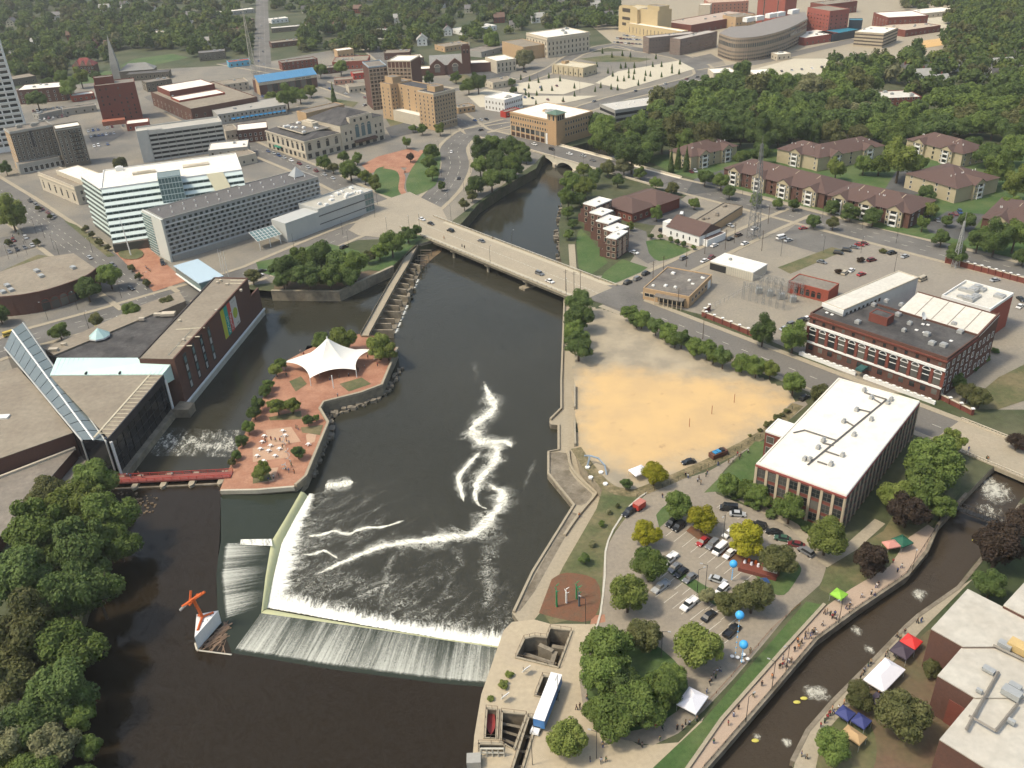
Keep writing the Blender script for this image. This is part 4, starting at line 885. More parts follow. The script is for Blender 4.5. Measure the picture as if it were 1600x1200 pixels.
# ---------------------------------------------------------------- small brick switch house, shop, sheds
B = Bd('switch_house', 'small red brick hall with arched windows beside the substation', (1232, 440), (1295, 456), (1316, 445), 5.2, BRICKR, ROOFG, par=.35)
B.win('F', 5, 1, 1.7, 2.8, 1.0, 1, s0=B.L * .15, s1=B.L * .85, fm=BRICK, style='arch')
B = Bd('shop_building', 'low tan brick shop with stained grey flat roof and glazed porch', (1005, 451), (1077, 465), (1145, 436), 5.0, BRICKT, mat('stained_roof', (.20, .18, .15), col2=(.10, .09, .08), scale=.14, fine=.6, var=.3), par=.45)
B.win('R', 5, 1, 2.0, 1.4, 1.8, 1, s0=2, s1=B.W * .8, fm=STONE); B.win('F', 2, 1, 2.2, 1.4, 1.8, 1, s0=.8, s1=B.L * .25)
B.put('porch_roof', MB().box(B.L * .3, B.L * .92, -3.6, 0, 3.9, 4.3), ROOFG)
for i in range(7): B.box('porch_post', B.L * (.32 + .095 * i), B.L * (.32 + .095 * i) + .3, -3.4, -3.1, 0, 3.9, PIERT)
B.box('shopfront', B.L * .33, B.L * .9, -.12, -.02, .4, 3.6, GLASS); B.units(8, 2, WHITE, r=(.7, 1.8)); B.box('garage_door', B.L + .0, B.L + .1, B.W * .82, B.W * .95, .1, 3.6, WHITE)
B = Bd('warehouse', 'low warehouse with a plain white flat roof beside the substation', (1110, 408), (1177, 426), (1200, 413), 4.2, mat('cream_metal', (.50, .46, .37), var=.1), ROOFW, par=.15, pm=WHITE)
B.units(1, 3, METAL, r=(1, 1.4)); B.box('dark_cladding', -.05, B.L * .38, -.07, -.01, .2, 3.4, DARKM)
for i in range(12): B.box('cladding_rib', B.L * (.4 + .05 * i), B.L * (.4 + .05 * i) + .12, -.12, -.01, 0, 3.9, mat('rib_grey', (.34, .32, .27)))
B = Bd('chapel', 'white walled chapel with a brown gabled roof near the parking lot', (1041, 369), (1092, 385), (1124, 371), 5.2, WHITE, ROOFB, at=0, par=0)
B.hip(0, B.L, 0, B.W, 5.2, 4.2, ROOFB, .4, gable=('F', 'B', 'L', 'R'))
mb = MB()
if B.L >= B.W:
    for xx in (0.0, B.L): mb.add([(xx, 0, 5.2), (xx, B.W, 5.2), (xx, B.W / 2, 9.2)], [(0, 1, 2)])
else:
    for yy in (0.0, B.W): mb.add([(0, yy, 5.2), (B.L, yy, 5.2), (B.L / 2, yy, 9.2)], [(0, 1, 2)])
B.put('gable', mb, WHITE); B.win('F', 5, 1, .9, 1.9, 1.6, 1, s0=1, fm=WHITE, style='frame'); B.win('R', 2, 1, 1.0, 1.6, 1.8, 1, fm=WHITE)
B.block(-3.5, 0, 1, 6, 0, 6.6, WHITE, ROOFW, .2, 'porch_tower')
B.block(B.L, B.L + 3.4, 2, B.W, 0, 3.4, WHITE, ROOFB, .1, 'annex')
B = Bd('storage_building', 'long low flat roofed building with a buff side wall behind the chapel', (1082, 347), (1112, 353), (1176, 325), 4.6, BRICKT, ROOFT, par=.4, pm=BRICKG)
B.units(6, 8, ROOFG, r=(1, 2))
B = Bd('brick_offices', 'low red brick offices under dark brown hipped roofs near the arch bridge', (940, 318), (988, 333), (1046, 304), 5.5, BRICK, ROOFB, at=5.5, par=0)
B.hip(0, B.L, 0, B.W * .5, 5.5, 4, ROOFB, .8); B.hip(B.L * .15, B.L * 1.1, B.W * .45, B.W, 6, 4, ROOFB, .8); B.win('F', 6, 1, 1.4, 1.6, 1.6, 1); B.win('R', 8, 1, 1.4, 1.6, 1.6, 1)
B.box('wall', B.L, B.L * 1.08, B.W * .5, B.W * .98, 0, 6, BRICK)
# ---------------------------------------------------------------- row of brick townhouses with white roofs
TH = [((911, 318), (931, 323), (954, 312)), ((921, 332), (941, 337), (957, 329)), ((931, 345), (951, 350), (972, 341)), ((942, 357), (960, 363), (978, 353)), ((947, 371), (963, 374), (984, 362))]
for i, (a, b, c) in enumerate(TH):
    B = Bd('townhouse', ['northernmost brick townhouse of the stepped riverside row, beside brown roofed offices', 'second townhouse from the north in the white roofed row', 'middle townhouse of the stepped white roofed riverside row', 'fourth townhouse in the white roofed row, one back from the lawn', 'southernmost brick townhouse of the white roofed row, facing the lawn'][i], a, b, c, 10.4, BRICKB, ROOFW, par=.3, pm=WHITE, group='townhouses along the river')
    B.win('F', 2, 3, 1.6, 1.9, 1.0, 3.2, fm=STONE); B.win('L', 3, 3, 1.5, 1.9, 1.0, 3.2, fm=STONE); B.win('R', 4, 3, 1.2, 1.9, 1.0, 3.2, fm=STONE)
    B.unit(B.L * .6, B.W * .5, 1.0, 1.0, .7)
    for k, (zz, dd) in enumerate(((3.4, 3.6), (6.6, 1.9))):
        B.block(-dd, 0, .3, B.W * .5, 0 if k == 0 else 3.4, zz, BRICKB, CONCL, .5, 'terrace'); 
        for t in range(4): B.box('baluster_post', -dd + .05, -dd + .2, .5 + t * B.W * .14, .65 + t * B.W * .14, zz + .5, zz + 1.1, DARKM)
    B.win('R', 2, 1, 2.6, 8.2, .6, 1, s0=B.W * .1, s1=B.W * .9, gm=mat('pink_panel', (.40, .27, .2)), style='flat', name='brick_panel')
# ---------------------------------------------------------------- apartment blocks with brown hipped roofs and cream gables
CREAM = mat('cream_siding', (.44, .37, .24), col2=(.39, .33, .215), scale=.4, var=.1)
def apartments(label, p0, p1, depth, h=8.2, at=0, gables=3, rise=4.2, brick=True):
    depth *= 1.5; rise += .8
    B = Bd('apartment_block', label, p0, p1, depth, h, BRICKB if brick else CREAM, ROOFB, at=at, par=0, group='brown roofed apartment blocks')
    B.hip(0, B.L, 0, B.W, h, rise, ROOFB, .7)
    for g in range(gables):
        c = B.L * (g + .5) / gables; w = min(4.2, B.L / gables * .4)
        B.put('gable_bay', MB().box(c - w, c + w, -1.6, .2, 0, h), CREAM)
        B.put('gable', MB().add([(c - w - .4, -1.8, h - .1), (c + w + .4, -1.8, h - .1), (c, -1.8, h + 2.7)], [(0, 1, 2)]), CREAM)
        yb = B.W * .34
        B.put('gable_roof', MB().add([(c - w - .6, -2.2, h - .25), (c, -2.2, h + 2.9), (c + w + .6, -2.2, h - .25), (c, yb, h + 2.9), (c - w - .6, .6, h - .2), (c + w + .6, .6, h - .2)], [(0, 1, 3, 4), (1, 2, 5, 3)]), ROOFB)
        for r in range(3):
            B.box('balcony_recess', c - 1.7, c + 1.7, -1.66, -1.55, .5 + r * 2.8, 2.5 + r * 2.8, GLASS)
            B.box('balcony_rail', c - 2.0, c + 2.0, -2.5, -1.62, .3 + r * 2.8, .95 + r * 2.8, WHITE)
            for sx in (-1, 1): B.win('F', 1, 1, .9, 1.4, .9 + r * 2.8, 1, xs=[c + sx * (w - .9)], at=-1.6, fm=WHITE)
        for sx in (-1, 1): B.box('balcony_column', c + sx * 1.9 - .2, c + sx * 1.9 + .2, -2.5, -2.1, 0, h - .4, WHITE)
    for g in range(gables):
        for sx in (0, 1):
            t = B.L * (g + sx) / gables
            if 1 < t < B.L - 1: B.win('F', 1, 3, 1.1, 1.5, .9, 2.8, xs=[t], fm=WHITE)
    B.win('R', 4, 3, 1.1, 1.5, .9, 2.8, fm=WHITE); B.win('L', 4, 3, 1.1, 1.5, .9, 2.8, fm=WHITE)
    q = random.Random(gables)
    for i in range(6): t = q.uniform(.1, .9); B.put('roof_vent', MB().bar((B.L * t, B.W * .3, h + rise * .55), (B.L * t, B.W * .3, h + rise * .6 + .7), .22), WHITE)
    for i in range(1, gables + 1): t = B.L * i / (gables + 1) ; B.put('roof_flashing', MB().add([(t, B.W * .03, h + .12), (t + .3, B.W * .03, h + .12), (t + 2.3, B.W * .46, h + rise * .93 + .12), (t + 2, B.W * .46, h + rise * .93 + .12)], [(0, 1, 2, 3)]), PIERT)
    return B
apartments('brown roofed apartment block behind the conifers, nearest the arch bridge', (1079, 266), (1150, 248), 13, gables=2, brick=False)
apartments('cream gabled apartment block under the riverside wood, left of the pair', (1213, 253), (1272, 266), 14, gables=1, brick=False)
apartments('brown roofed apartment wing joined to the pair under the riverside wood', (1276, 268), (1378, 248), 13, gables=2, brick=False)
apartments('long brown roofed brick apartment block facing the street, near the lattice tower', (1130, 284), (1286, 326), 17, gables=4)
apartments('long brown roofed brick apartment block facing the street, right half', (1290, 328), (1418, 358), 18, gables=3)
apartments('cream gabled apartment block in the trees at the upper right', (1414, 238), (1500, 262), 14, gables=2, brick=False)
apartments('brown roofed apartment block on the right with a wide shingled slope', (1490, 318), (1556, 300), 22, gables=1, brick=False)
apartments('brown roofed apartment block cut off by the right edge', (1530, 365), (1640, 385), 24, gables=2)
# ---------------------------------------------------------------- convention hall on the channel
CONV = thing('convention_hall', 'brown brick convention hall with teal glass galleries on the channel', 'building', tuple(P(170, 682, 0)))
def cpart(name, mb, m): return wpart(CONV, name, mb, m)
ZL, ZM = 12.0, 16.5
def poly_prism(px, zs, z0, z1=None): return MB().prism(pts(px, zs), z0, zs if z1 is None else z1)
lob = [(78, 587), (254, 586), (169, 684)]
lp = pts(lob, ZL)
cpart('lobby_roof', MB().prism(lp, ZL - .3, ZL), ROOFT)
g0, g1 = lp[1], lp[2]; gd = (g1 - g0).normalized(); gnn = Vector((gd.y, -gd.x, 0)); gnn = gnn if gnn.x > 0 else -gnn
cpart('glass_wall', MB().prism([g0, g1, g1 - gnn * 1.5, g0 - gnn * 1.5], -2.5, ZL - .31), mat('black_glass', (.012, .013, .016), rough=.1, spec=.7, var=.3))
cpart('fascia', strip_mb([g0 + gnn * .2, g1 + gnn * .2], .2, ZL - 2.6, ZL + .1), mat('dark_fascia', (.035, .034, .036), rough=.4))
for i in range(11): p = g0.lerp(g1, i / 10) + gnn * .12; cpart('mullion', MB().bar((p.x, p.y, -2.4), (p.x, p.y, ZL - 2.6), .11, n=4), DARKM)
for k in range(3): z = .6 + k * 3; cpart('transom', strip_mb([g0 + gnn * .1, g1 + gnn * .1], .06, z, z + .12), DARKM)
for i in range(1, 17):
    p = g0.lerp(g1, i / 17); q = p - gnn * 4.6; cpart('roof_rib', MB().bar((p.x, p.y, ZL + .1), (q.x, q.y, ZL + .1), .17, n=4), mat('pale_rib', (.46, .41, .30)))
cpart('roof_rib', strip_mb([g0 - gnn * 4.7, g1 - gnn * 4.7], .35, ZL, ZL + .22), mat('pale_rib', (.46, .41, .3)))
for p, w in ((g1, 1), (g0, 1)): cpart('white_column', MB().bar((p.x + gnn.x * .5, p.y + gnn.y * .5, -3), (p.x + gnn.x * .5, p.y + gnn.y * .5, ZL - 1.5 if p is g1 else ZL - 2), .55, n=4), WHITE)
cpart('ledge', MB().prism([g0 + gnn * 2.2 - gd * 1, g1 + gnn * 2.2 + gd * 1.5, g1 - gnn * 2 + gd * 1.5, g0 - gnn * 2 - gd], -7, -2.2), STAINW)
# museum wing along the water
mw = pts([(335, 435), (387, 436), (272, 561), (217, 560)], ZM)
cpart('museum_wall', MB().prism(mw, -6, ZM - .1), BRICKB); cpart('museum_roof', MB().prism(mw, ZM - .1, ZM + .1), ROOFT)
e0, e1 = mw[1], mw[2]; ed2 = (e1 - e0).normalized(); en2 = Vector((ed2.y, -ed2.x, 0)); en2 = en2 if en2.x > 0 else -en2
for a, b in ((mw[0], mw[3]), (mw[1], mw[2]), (mw[0], mw[1])): cpart('roof_edge', strip_mb([a, b], .3, ZM - .2, ZM + .5), mat('edge_dark', (.06, .05, .045)) if a is mw[0] and b is mw[3] else BRICKB)
ML = (e1 - e0).length
cpart('base_wall', MB().prism([e0 - ed2 * 9 + en2 * .8, e1 + ed2 * 3 + en2 * .8, e1 + ed2 * 3 - en2 * 2, e0 - ed2 * 9 - en2 * 2], -7, -2), CONCL)
cpart('base_coping', strip_mb([e0 - ed2 * 9 + en2 * .9, e1 + ed2 * 3 + en2 * .9], .35, -2, -1.4), WHITE)
cpart('end_wall', MB().prism([e0 - ed2 * .02, e0 - ed2 * 9, e0 - ed2 * 9 - en2 * .8, e0 - ed2 * .02 - en2 * .8], -2, 8.5), BRICKB)
for i, t in enumerate((.60, .70, .80, .90)):
    p = e0 + ed2 * ML * t; zz = ZM - 1.6
    cpart('window_strip', MB().prism([p - ed2 * 1.1, p + ed2 * 1.1, p + ed2 * 1.1 + en2 * .25, p - ed2 * 1.1 + en2 * .25], .6, zz), GLASS)
    for k in range(4): cpart('window_panel', MB().prism([p - ed2 * .5, p + ed2 * .9, p + ed2 * .9 + en2 * .32, p - ed2 * .5 + en2 * .32], 1.2 + k * 3.4, 3.6 + k * 3.4), GLASSB if k % 2 else METAL)
BAN = [((.50, .50), mat('lime_banner', (.42, .44, .05), var=.08)), ((.46, .46), mat('teal_banner', (.03, .30, .24), var=.08)), ((.42, .42), mat('red_banner', (.48, .08, .06), var=.08)), ((.36, .36), mat('pale_banner', (.56, .53, .47), var=.06))]
bz0, bz1 = 3.2, ZM - .9
def on_wall(t, z, d): p = e0 + ed2 * ML * t + en2 * d; return Vector((p.x, p.y, z))
for i, (ta, tb, m) in enumerate(((.385, .43, BAN[0][1]), (.34, .385, BAN[1][1]), (.295, .34, BAN[2][1]), (.21, .293, BAN[3][1]))):
    bz = bz0 if i < 3 else bz0 + .3
    b_ = thing('banner', ['lime green banner on the brick museum wall', 'teal banner with pale lettering on the brick museum wall', 'red banner with pale lettering on the brick museum wall', 'pale banner with a lime disc on the brick museum wall'][i], 'banner', tuple(on_wall((ta + tb) / 2, bz, .2)))
    wpart(b_, 'cloth', MB().add([on_wall(tb, bz, .12), on_wall(ta, bz, .12), on_wall(ta, bz1, .12), on_wall(tb, bz1, .12), on_wall(tb, bz, .05), on_wall(ta, bz, .05), on_wall(ta, bz1, .05), on_wall(tb, bz1, .05)], [(0, 1, 2, 3), (7, 6, 5, 4), (0, 4, 5, 1), (2, 6, 7, 3), (1, 5, 6, 2), (3, 7, 4, 0)]), m)
    if i in (1, 2):                           # lettering too blurred to read: pale strokes down the banner
        mb = MB(); q = random.Random(i); tm = (ta + tb) / 2
        for k in range(9):
            z = bz + .8 + k * .85; w = .010
            for s in range(3):
                t0 = tm + q.uniform(-w, w); mb.bar(on_wall(t0, z + q.uniform(0, .3), .16), on_wall(t0 + q.uniform(-w, w), z + q.uniform(.3, .75), .16), .09, n=4)
        wpart(b_, 'lettering', mb, WHITE)
    if i == 3:
        mb = MB(); N = 20; tm = (ta + tb) / 2; zc = (bz + bz1) / 2 - .3; rt = (tb - ta) * .38
        mb.add([on_wall(tm - rt * math.cos(2 * math.pi * k / N), zc + rt * ML * math.sin(2 * math.pi * k / N), .15) for k in range(N)], [tuple(range(N))]); wpart(b_, 'disc', mb, mat('lime_disc', (.36, .42, .06)))
        wpart(b_, 'caption', MB().bar(on_wall(ta + .02, bz1 - 1.3, .16), on_wall(tb - .02, bz1 - 1.3, .16), .12, n=4).bar(on_wall(ta + .02, bz + .9, .16), on_wall(ta + .045, bz + .9, .16), .3, n=4), STONEG)
for a, b in (((275, 515), (320, 512)), ((262, 556), (300, 515)), ((292, 527), (312, 526)), ((275, 541), (300, 540)), ((360, 438), (383, 438)), ((360, 443), (380, 443))):
    cpart('roof_rib', MB().bar(P(*a, ZM + .15), P(*b, ZM + .15), .28, n=4), mat('pale_rib', (.46, .41, .3)))
for a in ((281, 503), (287, 533), (338, 487), (345, 440), (340, 443), (355, 446), (377, 455)): p = P(*a, ZM); cpart('roof_vent', MB().box(p.x - .5, p.x + .5, p.y - .5, p.y + .5, ZM + .1, ZM + .9), STONE)
# bump-out at the waterline
q = e1 + ed2 * 1.0; cpart('bastion', MB().prism([q + en2 * 4, q + en2 * 4 + ed2 * 5, q - en2 * 2 + ed2 * 5.5, q - en2 * 2 - ed2 * 1], -7, -1.2), STAINW)
# teal glass cross roof and the long glass gallery
tz = [(89, 559, 13.5), (275, 559, 15.5), (254, 585, 12.3), (78, 586, 12.3)]
tp = [P(*t) for t in tz]
cpart('glass_roof', MB().add(tp + [Vector((p.x, p.y, 8)) for p in tp], [(3, 2, 1, 0), (0, 1, 5, 4), (1, 2, 6, 5), (2, 3, 7, 6), (3, 0, 4, 7)]), mat('aqua_roof', (.50, .66, .60), rough=.4, var=.07, scale=.15))
for i in range(1, 26): a = tp[0].lerp(tp[1], i / 26); b = tp[3].lerp(tp[2], i / 26); cpart('glazing_bar', MB().bar(a + Vector((0, 0, .06)), b + Vector((0, 0, .06)), .07, n=4), mat('aqua_bar', (.40, .52, .48)))
for t in (.32, .62): p = tp[3].lerp(tp[2], t); cpart('roof_hatch', MB().box(p.x - .3, p.x + .3, p.y, p.y + 1.4, 12.4, 13.0), DARKM)
GL = [P(*a) for a in ((7, 543, 11), (128, 688, 11))]; GR = [P(*a) for a in ((36, 504, 11), (166, 690, 11))]; GM = [GL[0].lerp(GR[0], .5) + Vector((0, 0, 2.2)), GL[1].lerp(GR[1], .5) + Vector((0, 0, .4))]
TG = mat('gallery_glass', (.13, .155, .15), rough=.16, var=.12, spec=.7)
NSEG = 14
for i in range(NSEG):
    a, b = i / NSEG, (i + 1) / NSEG - .004
    for (E, nm) in ((GL, 'glass_panel'), (GR, 'glass_panel')):
        quad = [E[0].lerp(E[1], a), E[0].lerp(E[1], b), GM[0].lerp(GM[1], b), GM[0].lerp(GM[1], a)]
        cpart(nm, MB().add(quad, [(0, 1, 2, 3)]), TG)
cpart('ridge_beam', MB().bar(GM[0], GM[1], .3, n=4), WHITE); cpart('eave_beam', MB().bar(GL[0], GL[1], .35, n=4), STEEL); cpart('eave_beam', MB().bar(GR[0], GR[1], .35, n=4), STEEL)
cpart('gallery_wall', MB().prism([GL[0], GL[1], GR[1], GR[0]], -3, 10.8), mat('black_glass', (.012, .013, .016)))
for p in (GL[1], GR[1]): cpart('steel_column', MB().bar((p.x, p.y - .3, -3), (p.x, p.y - .3, 11), .3, n=4), STEEL)
# lower roofs to the left
ra = pts([(-60, 600), (27, 574), (59, 608), (114, 676), (0, 716), (-60, 738)], 9.5)
cpart('hall_wall', MB().prism(ra, -3, 9.3), BRICKB); cpart('hall_roof', MB().prism(ra, 9.3, 9.5), ROOFT)
p = P(5, 652, 9.6); cpart('skylight', MB().box(p.x - 3, p.x + 2, p.y - 1.2, p.y + 1.2, 9.5, 10.1), WHITE)
rb2 = pts([(-60, 770), (118, 701), (0, 838), (-60, 905)], 4)
cpart('hall_wall', MB().prism(rb2, -4, 3.8), BRICKB); cpart('hall_roof', MB().prism(rb2, 3.8, 4.0), ROOFG)
cpart('roof_edge', strip_mb([rb2[0], rb2[1]], .45, 3.7, 4.7), STONE)
cpart('lower_roof', poly_prism([(75, 556), (90, 558), (215, 560), (272, 497), (240, 490)], 4.5, -.2), ROOFD)
cpart('terrace_roof', poly_prism([(70, 545), (84, 555), (240, 490), (290, 470), (280, 455), (225, 475)], 5.2, -.2), ROOFT)
c = P(156, 526, 5.2); mb = MB(); N = 8
mb.add([c + Vector((0, 0, 4.0))] + [c + Vector((4.3 * math.cos(2 * math.pi * k / N), 4.3 * math.sin(2 * math.pi * k / N), .6)) for k in range(N)], [(0, 1 + k, 1 + (k + 1) % N) for k in range(N)])
cpart('pyramid_skylight', mb, TEAL); cpart('skylight_kerb', MB().prism([c + Vector((4.3 * math.cos(2 * math.pi * k / N), 4.3 * math.sin(2 * math.pi * k / N), 0)) for k in range(N)], 5.2, 5.75), WHITE)
for a, s in (((247, 493), 1.6), ((222, 500), 1.2), ((263, 492), 3), ((100, 540), 1.0), ((84, 548), 1.8), ((146, 530), 1.2)): p = P(*a, 5.2); cpart('roof_unit', MB().box(p.x - s, p.x + s, p.y - s * .5, p.y + s * .5, 5.2, 6.3), STONE)
# covered bridge to the hotel
sk = thing('skywalk', 'pale blue roofed skywalk linking the hotel to the museum wing', 'skywalk', tuple(P(305, 455)))
k0, k1 = P(290, 410, 9), P(330, 437, 9)
wpart(sk, 'roof', strip_mb([k0, k1], 6, 8.7, 9.1), mat('pale_blue_metal', (.40, .50, .55), rough=.4, var=.06)); wpart(sk, 'glazing', strip_mb([k0, k1], 5.4, 5.2, 8.69), GLASSB); wpart(sk, 'deck', strip_mb([k0, k1], 5.9, 4.6, 5.19), WHITE)
for t in (.15, .85): p = k0.lerp(k1, t); wpart(sk, 'column', MB().bar((p.x, p.y, 0), (p.x, p.y, 4.6), .5), CONCL)
# curved brick building on the left
B = Bd('brick_hall', 'low curved brick hall with arched openings at the left edge', (-60, 492), (150, 424), 30, 9.0, BRICKB, ROOFT, par=0, body=False)
arc = [(-90, 468), (0, 466), (60, 458), (110, 443), (138, 431), (151, 421)]
back = [(115, 396), (70, 402), (0, 425), (-90, 452)]
wp_ = [Vector((p.x, p.y, 0)) for p in pts(smooth_line(arc, 4) + back, 9)]
M0 = (Matrix.Translation(B.T.location) @ Matrix.Rotation(B.rz, 4, 'Z')).inverted()
loc = [M0 @ p for p in wp_]
B.put('wall', MB().prism(loc, 0, 9), BRICKB); B.put('roof', MB().prism(loc, 9.0, 9.15), ROOFT)
na = len(smooth_line(arc, 4)); arcl = [Vector((p.x, p.y)) for p in loc[:na]]
a_, b_2 = strip_poly(arcl, .3); mb = strip_mb([Vector((p.x, p.y, 0)) for p in arcl], .3, 8.8, 9.8); B.put('parapet', mb, BRICKB)
for t in (8.4, 9.5, 10.6, 11.7, 12.8, 13.9):
    i = int(t); p = arcl[i].lerp(arcl[i + 1], t - i); d = (arcl[i + 1] - arcl[i]).normalized()
    o = link('arched_opening', win_mesh(3.4, 5.4, BRICK, GLASS, 'arch'), B.T); o.matrix_local = Matrix.Translation((p.x, p.y, .4)) @ Matrix.Rotation(math.atan2(d.y, d.x), 4, 'Z')
for a in ((58, 425), (65, 433), (12, 448), (18, 455), (115, 420), (5, 458)): q = M0 @ P(*a, 9); B.put('roof_unit', MB().box(q.x - 1, q.x + 1, q.y - 1.6, q.y + 1.6, 9.15, 10.3), METAL)
# ---------------------------------------------------------------- hotel and bank block
GREYP = mat('grey_panel', (.33, .335, .325), col2=(.29, .295, .285), scale=.3, var=.1)
B = Bd('hotel', 'long grey slab hotel with staggered rows of square windows', (255, 343), (497, 277), (229, 328), 22, GREYP, mat('hotel_roof', (.115, .11, .105), var=.2), par=.4, pm=STONEG)
nw = 30; st = B.L / nw
for r in range(8):
    z = 3.6 + r * 2.25
    B.box('floor_ledge', -.5, B.L, -.85, 0, z - .6, z - .1, mat('ledge_white', (.46, .46, .44)))
    B.win('F', nw, 1, 1.55, 1.35, z + .1, 1, fm=GREYP, gm=GLASS, style='flat', xs=[(i + .35 + .3 * (r % 2)) * st for i in range(nw)])
q = random.Random(8)
for i in range(26): B.put('roof_vent', MB().bar((B.L * (.05 + .036 * i), B.W * (.3 if i % 2 else .7), 22), (B.L * (.05 + .036 * i), B.W * (.3 if i % 2 else .7), 22.9), .32), WHITE)
B.box('base_wall', -.2, B.L * .8, -1.2, -.76, 0, 3.0, STONEG)
B.put('end_wall', MB().box(-1.6, -.5, -1, B.W + 1, 0, 22.4), mat('pale_end', (.52, .53, .48), var=.08))
for r in range(14): B.box('louvre', -2.0, -1.61, B.W * .55, B.W + 1.2, 1 + r * 1.5, 1.5 + r * 1.5, GLASSB)
mb = MB(); zt = 22.4; cx, cy = B.L * .93, B.W * .55; mb.add([(cx - 3.5, cy - 3.5, zt), (cx + 3.5, cy - 3.5, zt), (cx + 3.5, cy + 3.5, zt), (cx - 3.5, cy + 3.5, zt), (cx, cy, zt + 5)], [(0, 1, 4), (1, 2, 4), (2, 3, 4), (3, 0, 4)]); B.put('pyramid_lantern', mb, METAL)
HOTEL = B
cz = MB(); c0 = P(408, 372, 6); M1 = Matrix.Translation(P(405, 385, 0)) @ Matrix.Rotation(B.rz, 4, 'Z')
cp = thing('entrance_canopy', 'sloping glazed steel canopy at the hotel entrance', 'canopy', tuple(P(405, 392)), B.rz)
cp_l = lambda x, y, z: (x, y, z)
mb = MB(); mb.add([(0, 0, 5.0), (14, 0, 5.0), (14, 8, 8.0), (0, 8, 8.0)], [(0, 1, 2, 3)]); mb.build('glass', GLASSB, cp)
for i in range(8): MB().bar((i * 2, -.2, 5.05), (i * 2, 8, 8.05), .12, n=4).build('beam', WHITE, cp)
for i in range(5): MB().bar((0, i * 2, 5.05 + i * .75), (14, i * 2, 5.05 + i * .75), .1, n=4).build('purlin', WHITE, cp)
for x in (1, 7, 13): MB().bar((x, .3, 0), (x, .3, 5), .2).build('post', WHITE, cp)
B = Bd('conference_wing', 'low pale grey conference wing at the right end of the hotel', (497, 328), (582, 298), 17, 11.5, mat('pale_grey_panel', (.44, .445, .42), var=.08, scale=.2), mat('wing_roof', (.42, .40, .34), var=.15), par=.5)
B.band('F', 7.6, 8.2, .08, mat('dark_slot', (.10, .10, .1)), 'window_band'); B.band('F', 3.2, 3.7, .08, mat('dark_slot', (.1, .1, .1)), 'window_band')
B.units(14, 5, WHITE, x0=.1, x1=.9, r=(1.2, 2.8)); B.win('F', 3, 3, 2.0, 2.6, 1.0, 3.6, s0=B.L * .84, fm=STONEG, gm=GLASSB); B.win('R', 3, 3, 2.6, 2.6, 1, 3.6, fm=STONEG, gm=GLASSB)
B.box('wing_wall', -22, 0, 0, 12, 0, 10.5, mat('pale_grey_panel', (.44, .445, .42)))
# bank tower with terraced white and green facade
JH, JF = 29.0, 9
B = Bd('bank_building', 'white and green glass bank with terraced louvred facade behind the hotel', (158, 296), (378, 266), (125, 272), JH, mat('bank_panel', (.46, .50, .47), var=.06), ROOFW, par=.6, pm=WHITE)
PALEG = mat('pale_green_panel', (.56, .64, .60), rough=.5, var=.07, scale=.3); BANKG = mat('bank_glass', (.10, .145, .135), rough=.2, var=.25, scale=.8)
fh = 2.9
for k in range(9):
    z1 = JH - .3 - k * fh; y = -1.75 * k; nbay = 24
    x1 = B.L if k < 4 else B.L * (.86 - .05 * (k - 4))
    B.box('louvre_band', 0, x1, y - 1.75, y - .02 if k else -.02, z1 - fh + 1.25, z1 - fh + 1.55, PALEG)
    B.box('glass_band', 0, x1, y - 1.0, y - .02, z1 - fh, z1 - fh + 1.24, BANKG)
    B.put('sloped_panel', MB().add([(0, y - 1.75, z1 - fh + 1.55), (x1, y - 1.75, z1 - fh + 1.55), (x1, y, z1), (0, y, z1)], [(0, 1, 2, 3)]), PALEG)
    for i in range(nbay + 1): xx = min(x1 - .1, x1 * i / nbay); B.box('mullion', xx, xx + .22, y - 1.06, y - 1.0, z1 - fh, z1 - fh + 1.24, PALEG)
DGG = mat('dark_green_glass', (.055, .075, .072), rough=.2, var=.2); bx, by = B.ob(126, 275); S0 = Vector((0, 0, 0)); S1 = Vector((bx, by, 0)); sd = (S1 - S0).normalized()
B.put('side_wing', MB().prism([(0, 0), (bx, by), (B.L * .5, B.W), (B.L * .5, 0)], 0, JH - .02, 0, True, 1), [DGG, ROOFW])
B.put('side_wall', MB().add([(-.1, 0, 0), (-.1, -16, 0), (-.1, -16, 2), (-.1, 0, JH)], [(0, 1, 2, 3)]), DGG)
for k in range(9):
    z = 2.4 + k * 3.0; f0 = -(JH - z) * .54; B.put('floor_band', strip_mb([Vector((-.25, f0, 0)), Vector((-.25, 0, 0)), S1 + Vector((-.2, 0, 0))], .25, z, z + .8), PALEG)
B.put('side_parapet', strip_mb([S0, S1], .3, JH - .3, JH + .6), WHITE)
ax0, ax1 = B.L * .40, B.L * .56; B.block(ax0, ax1, -6.5, 5, JH - 11, JH + 3.4, GLASSB, mat('atrium_top', (.16, .2, .19), rough=.3), .2, 'atrium')
for i in range(8): B.box('atrium_mullion', ax0 + i * (ax1 - ax0) / 7 - .1, ax0 + i * (ax1 - ax0) / 7 + .1, -6.62, -6.5, JH - 11, JH + 3.4, PALEG)
for i in range(5): B.box('atrium_transom', ax0, ax1, -6.6, -6.5, JH - 9 + i * 3, JH - 8.6 + i * 3, PALEG)
B.put('buff_panel', MB().add([(B.L * .78, -6.6, JH - 8), (B.L * .90, -6.6, JH - 8), (B.L * .86, -.2, JH + .6), (B.L * .74, -.2, JH + .6)], [(0, 1, 2, 3)]), mat('buff_metal', (.58, .53, .36), rough=.5, var=.05))
B.unit(B.L * .3, B.W * .55, 12, 3, 1.2, STONE); B.unit(B.L * .68, B.W * .6, 14, 5, .8, STONE); B.unit(B.L * .12, B.W * .9, 4, 3, 2, WHITE)
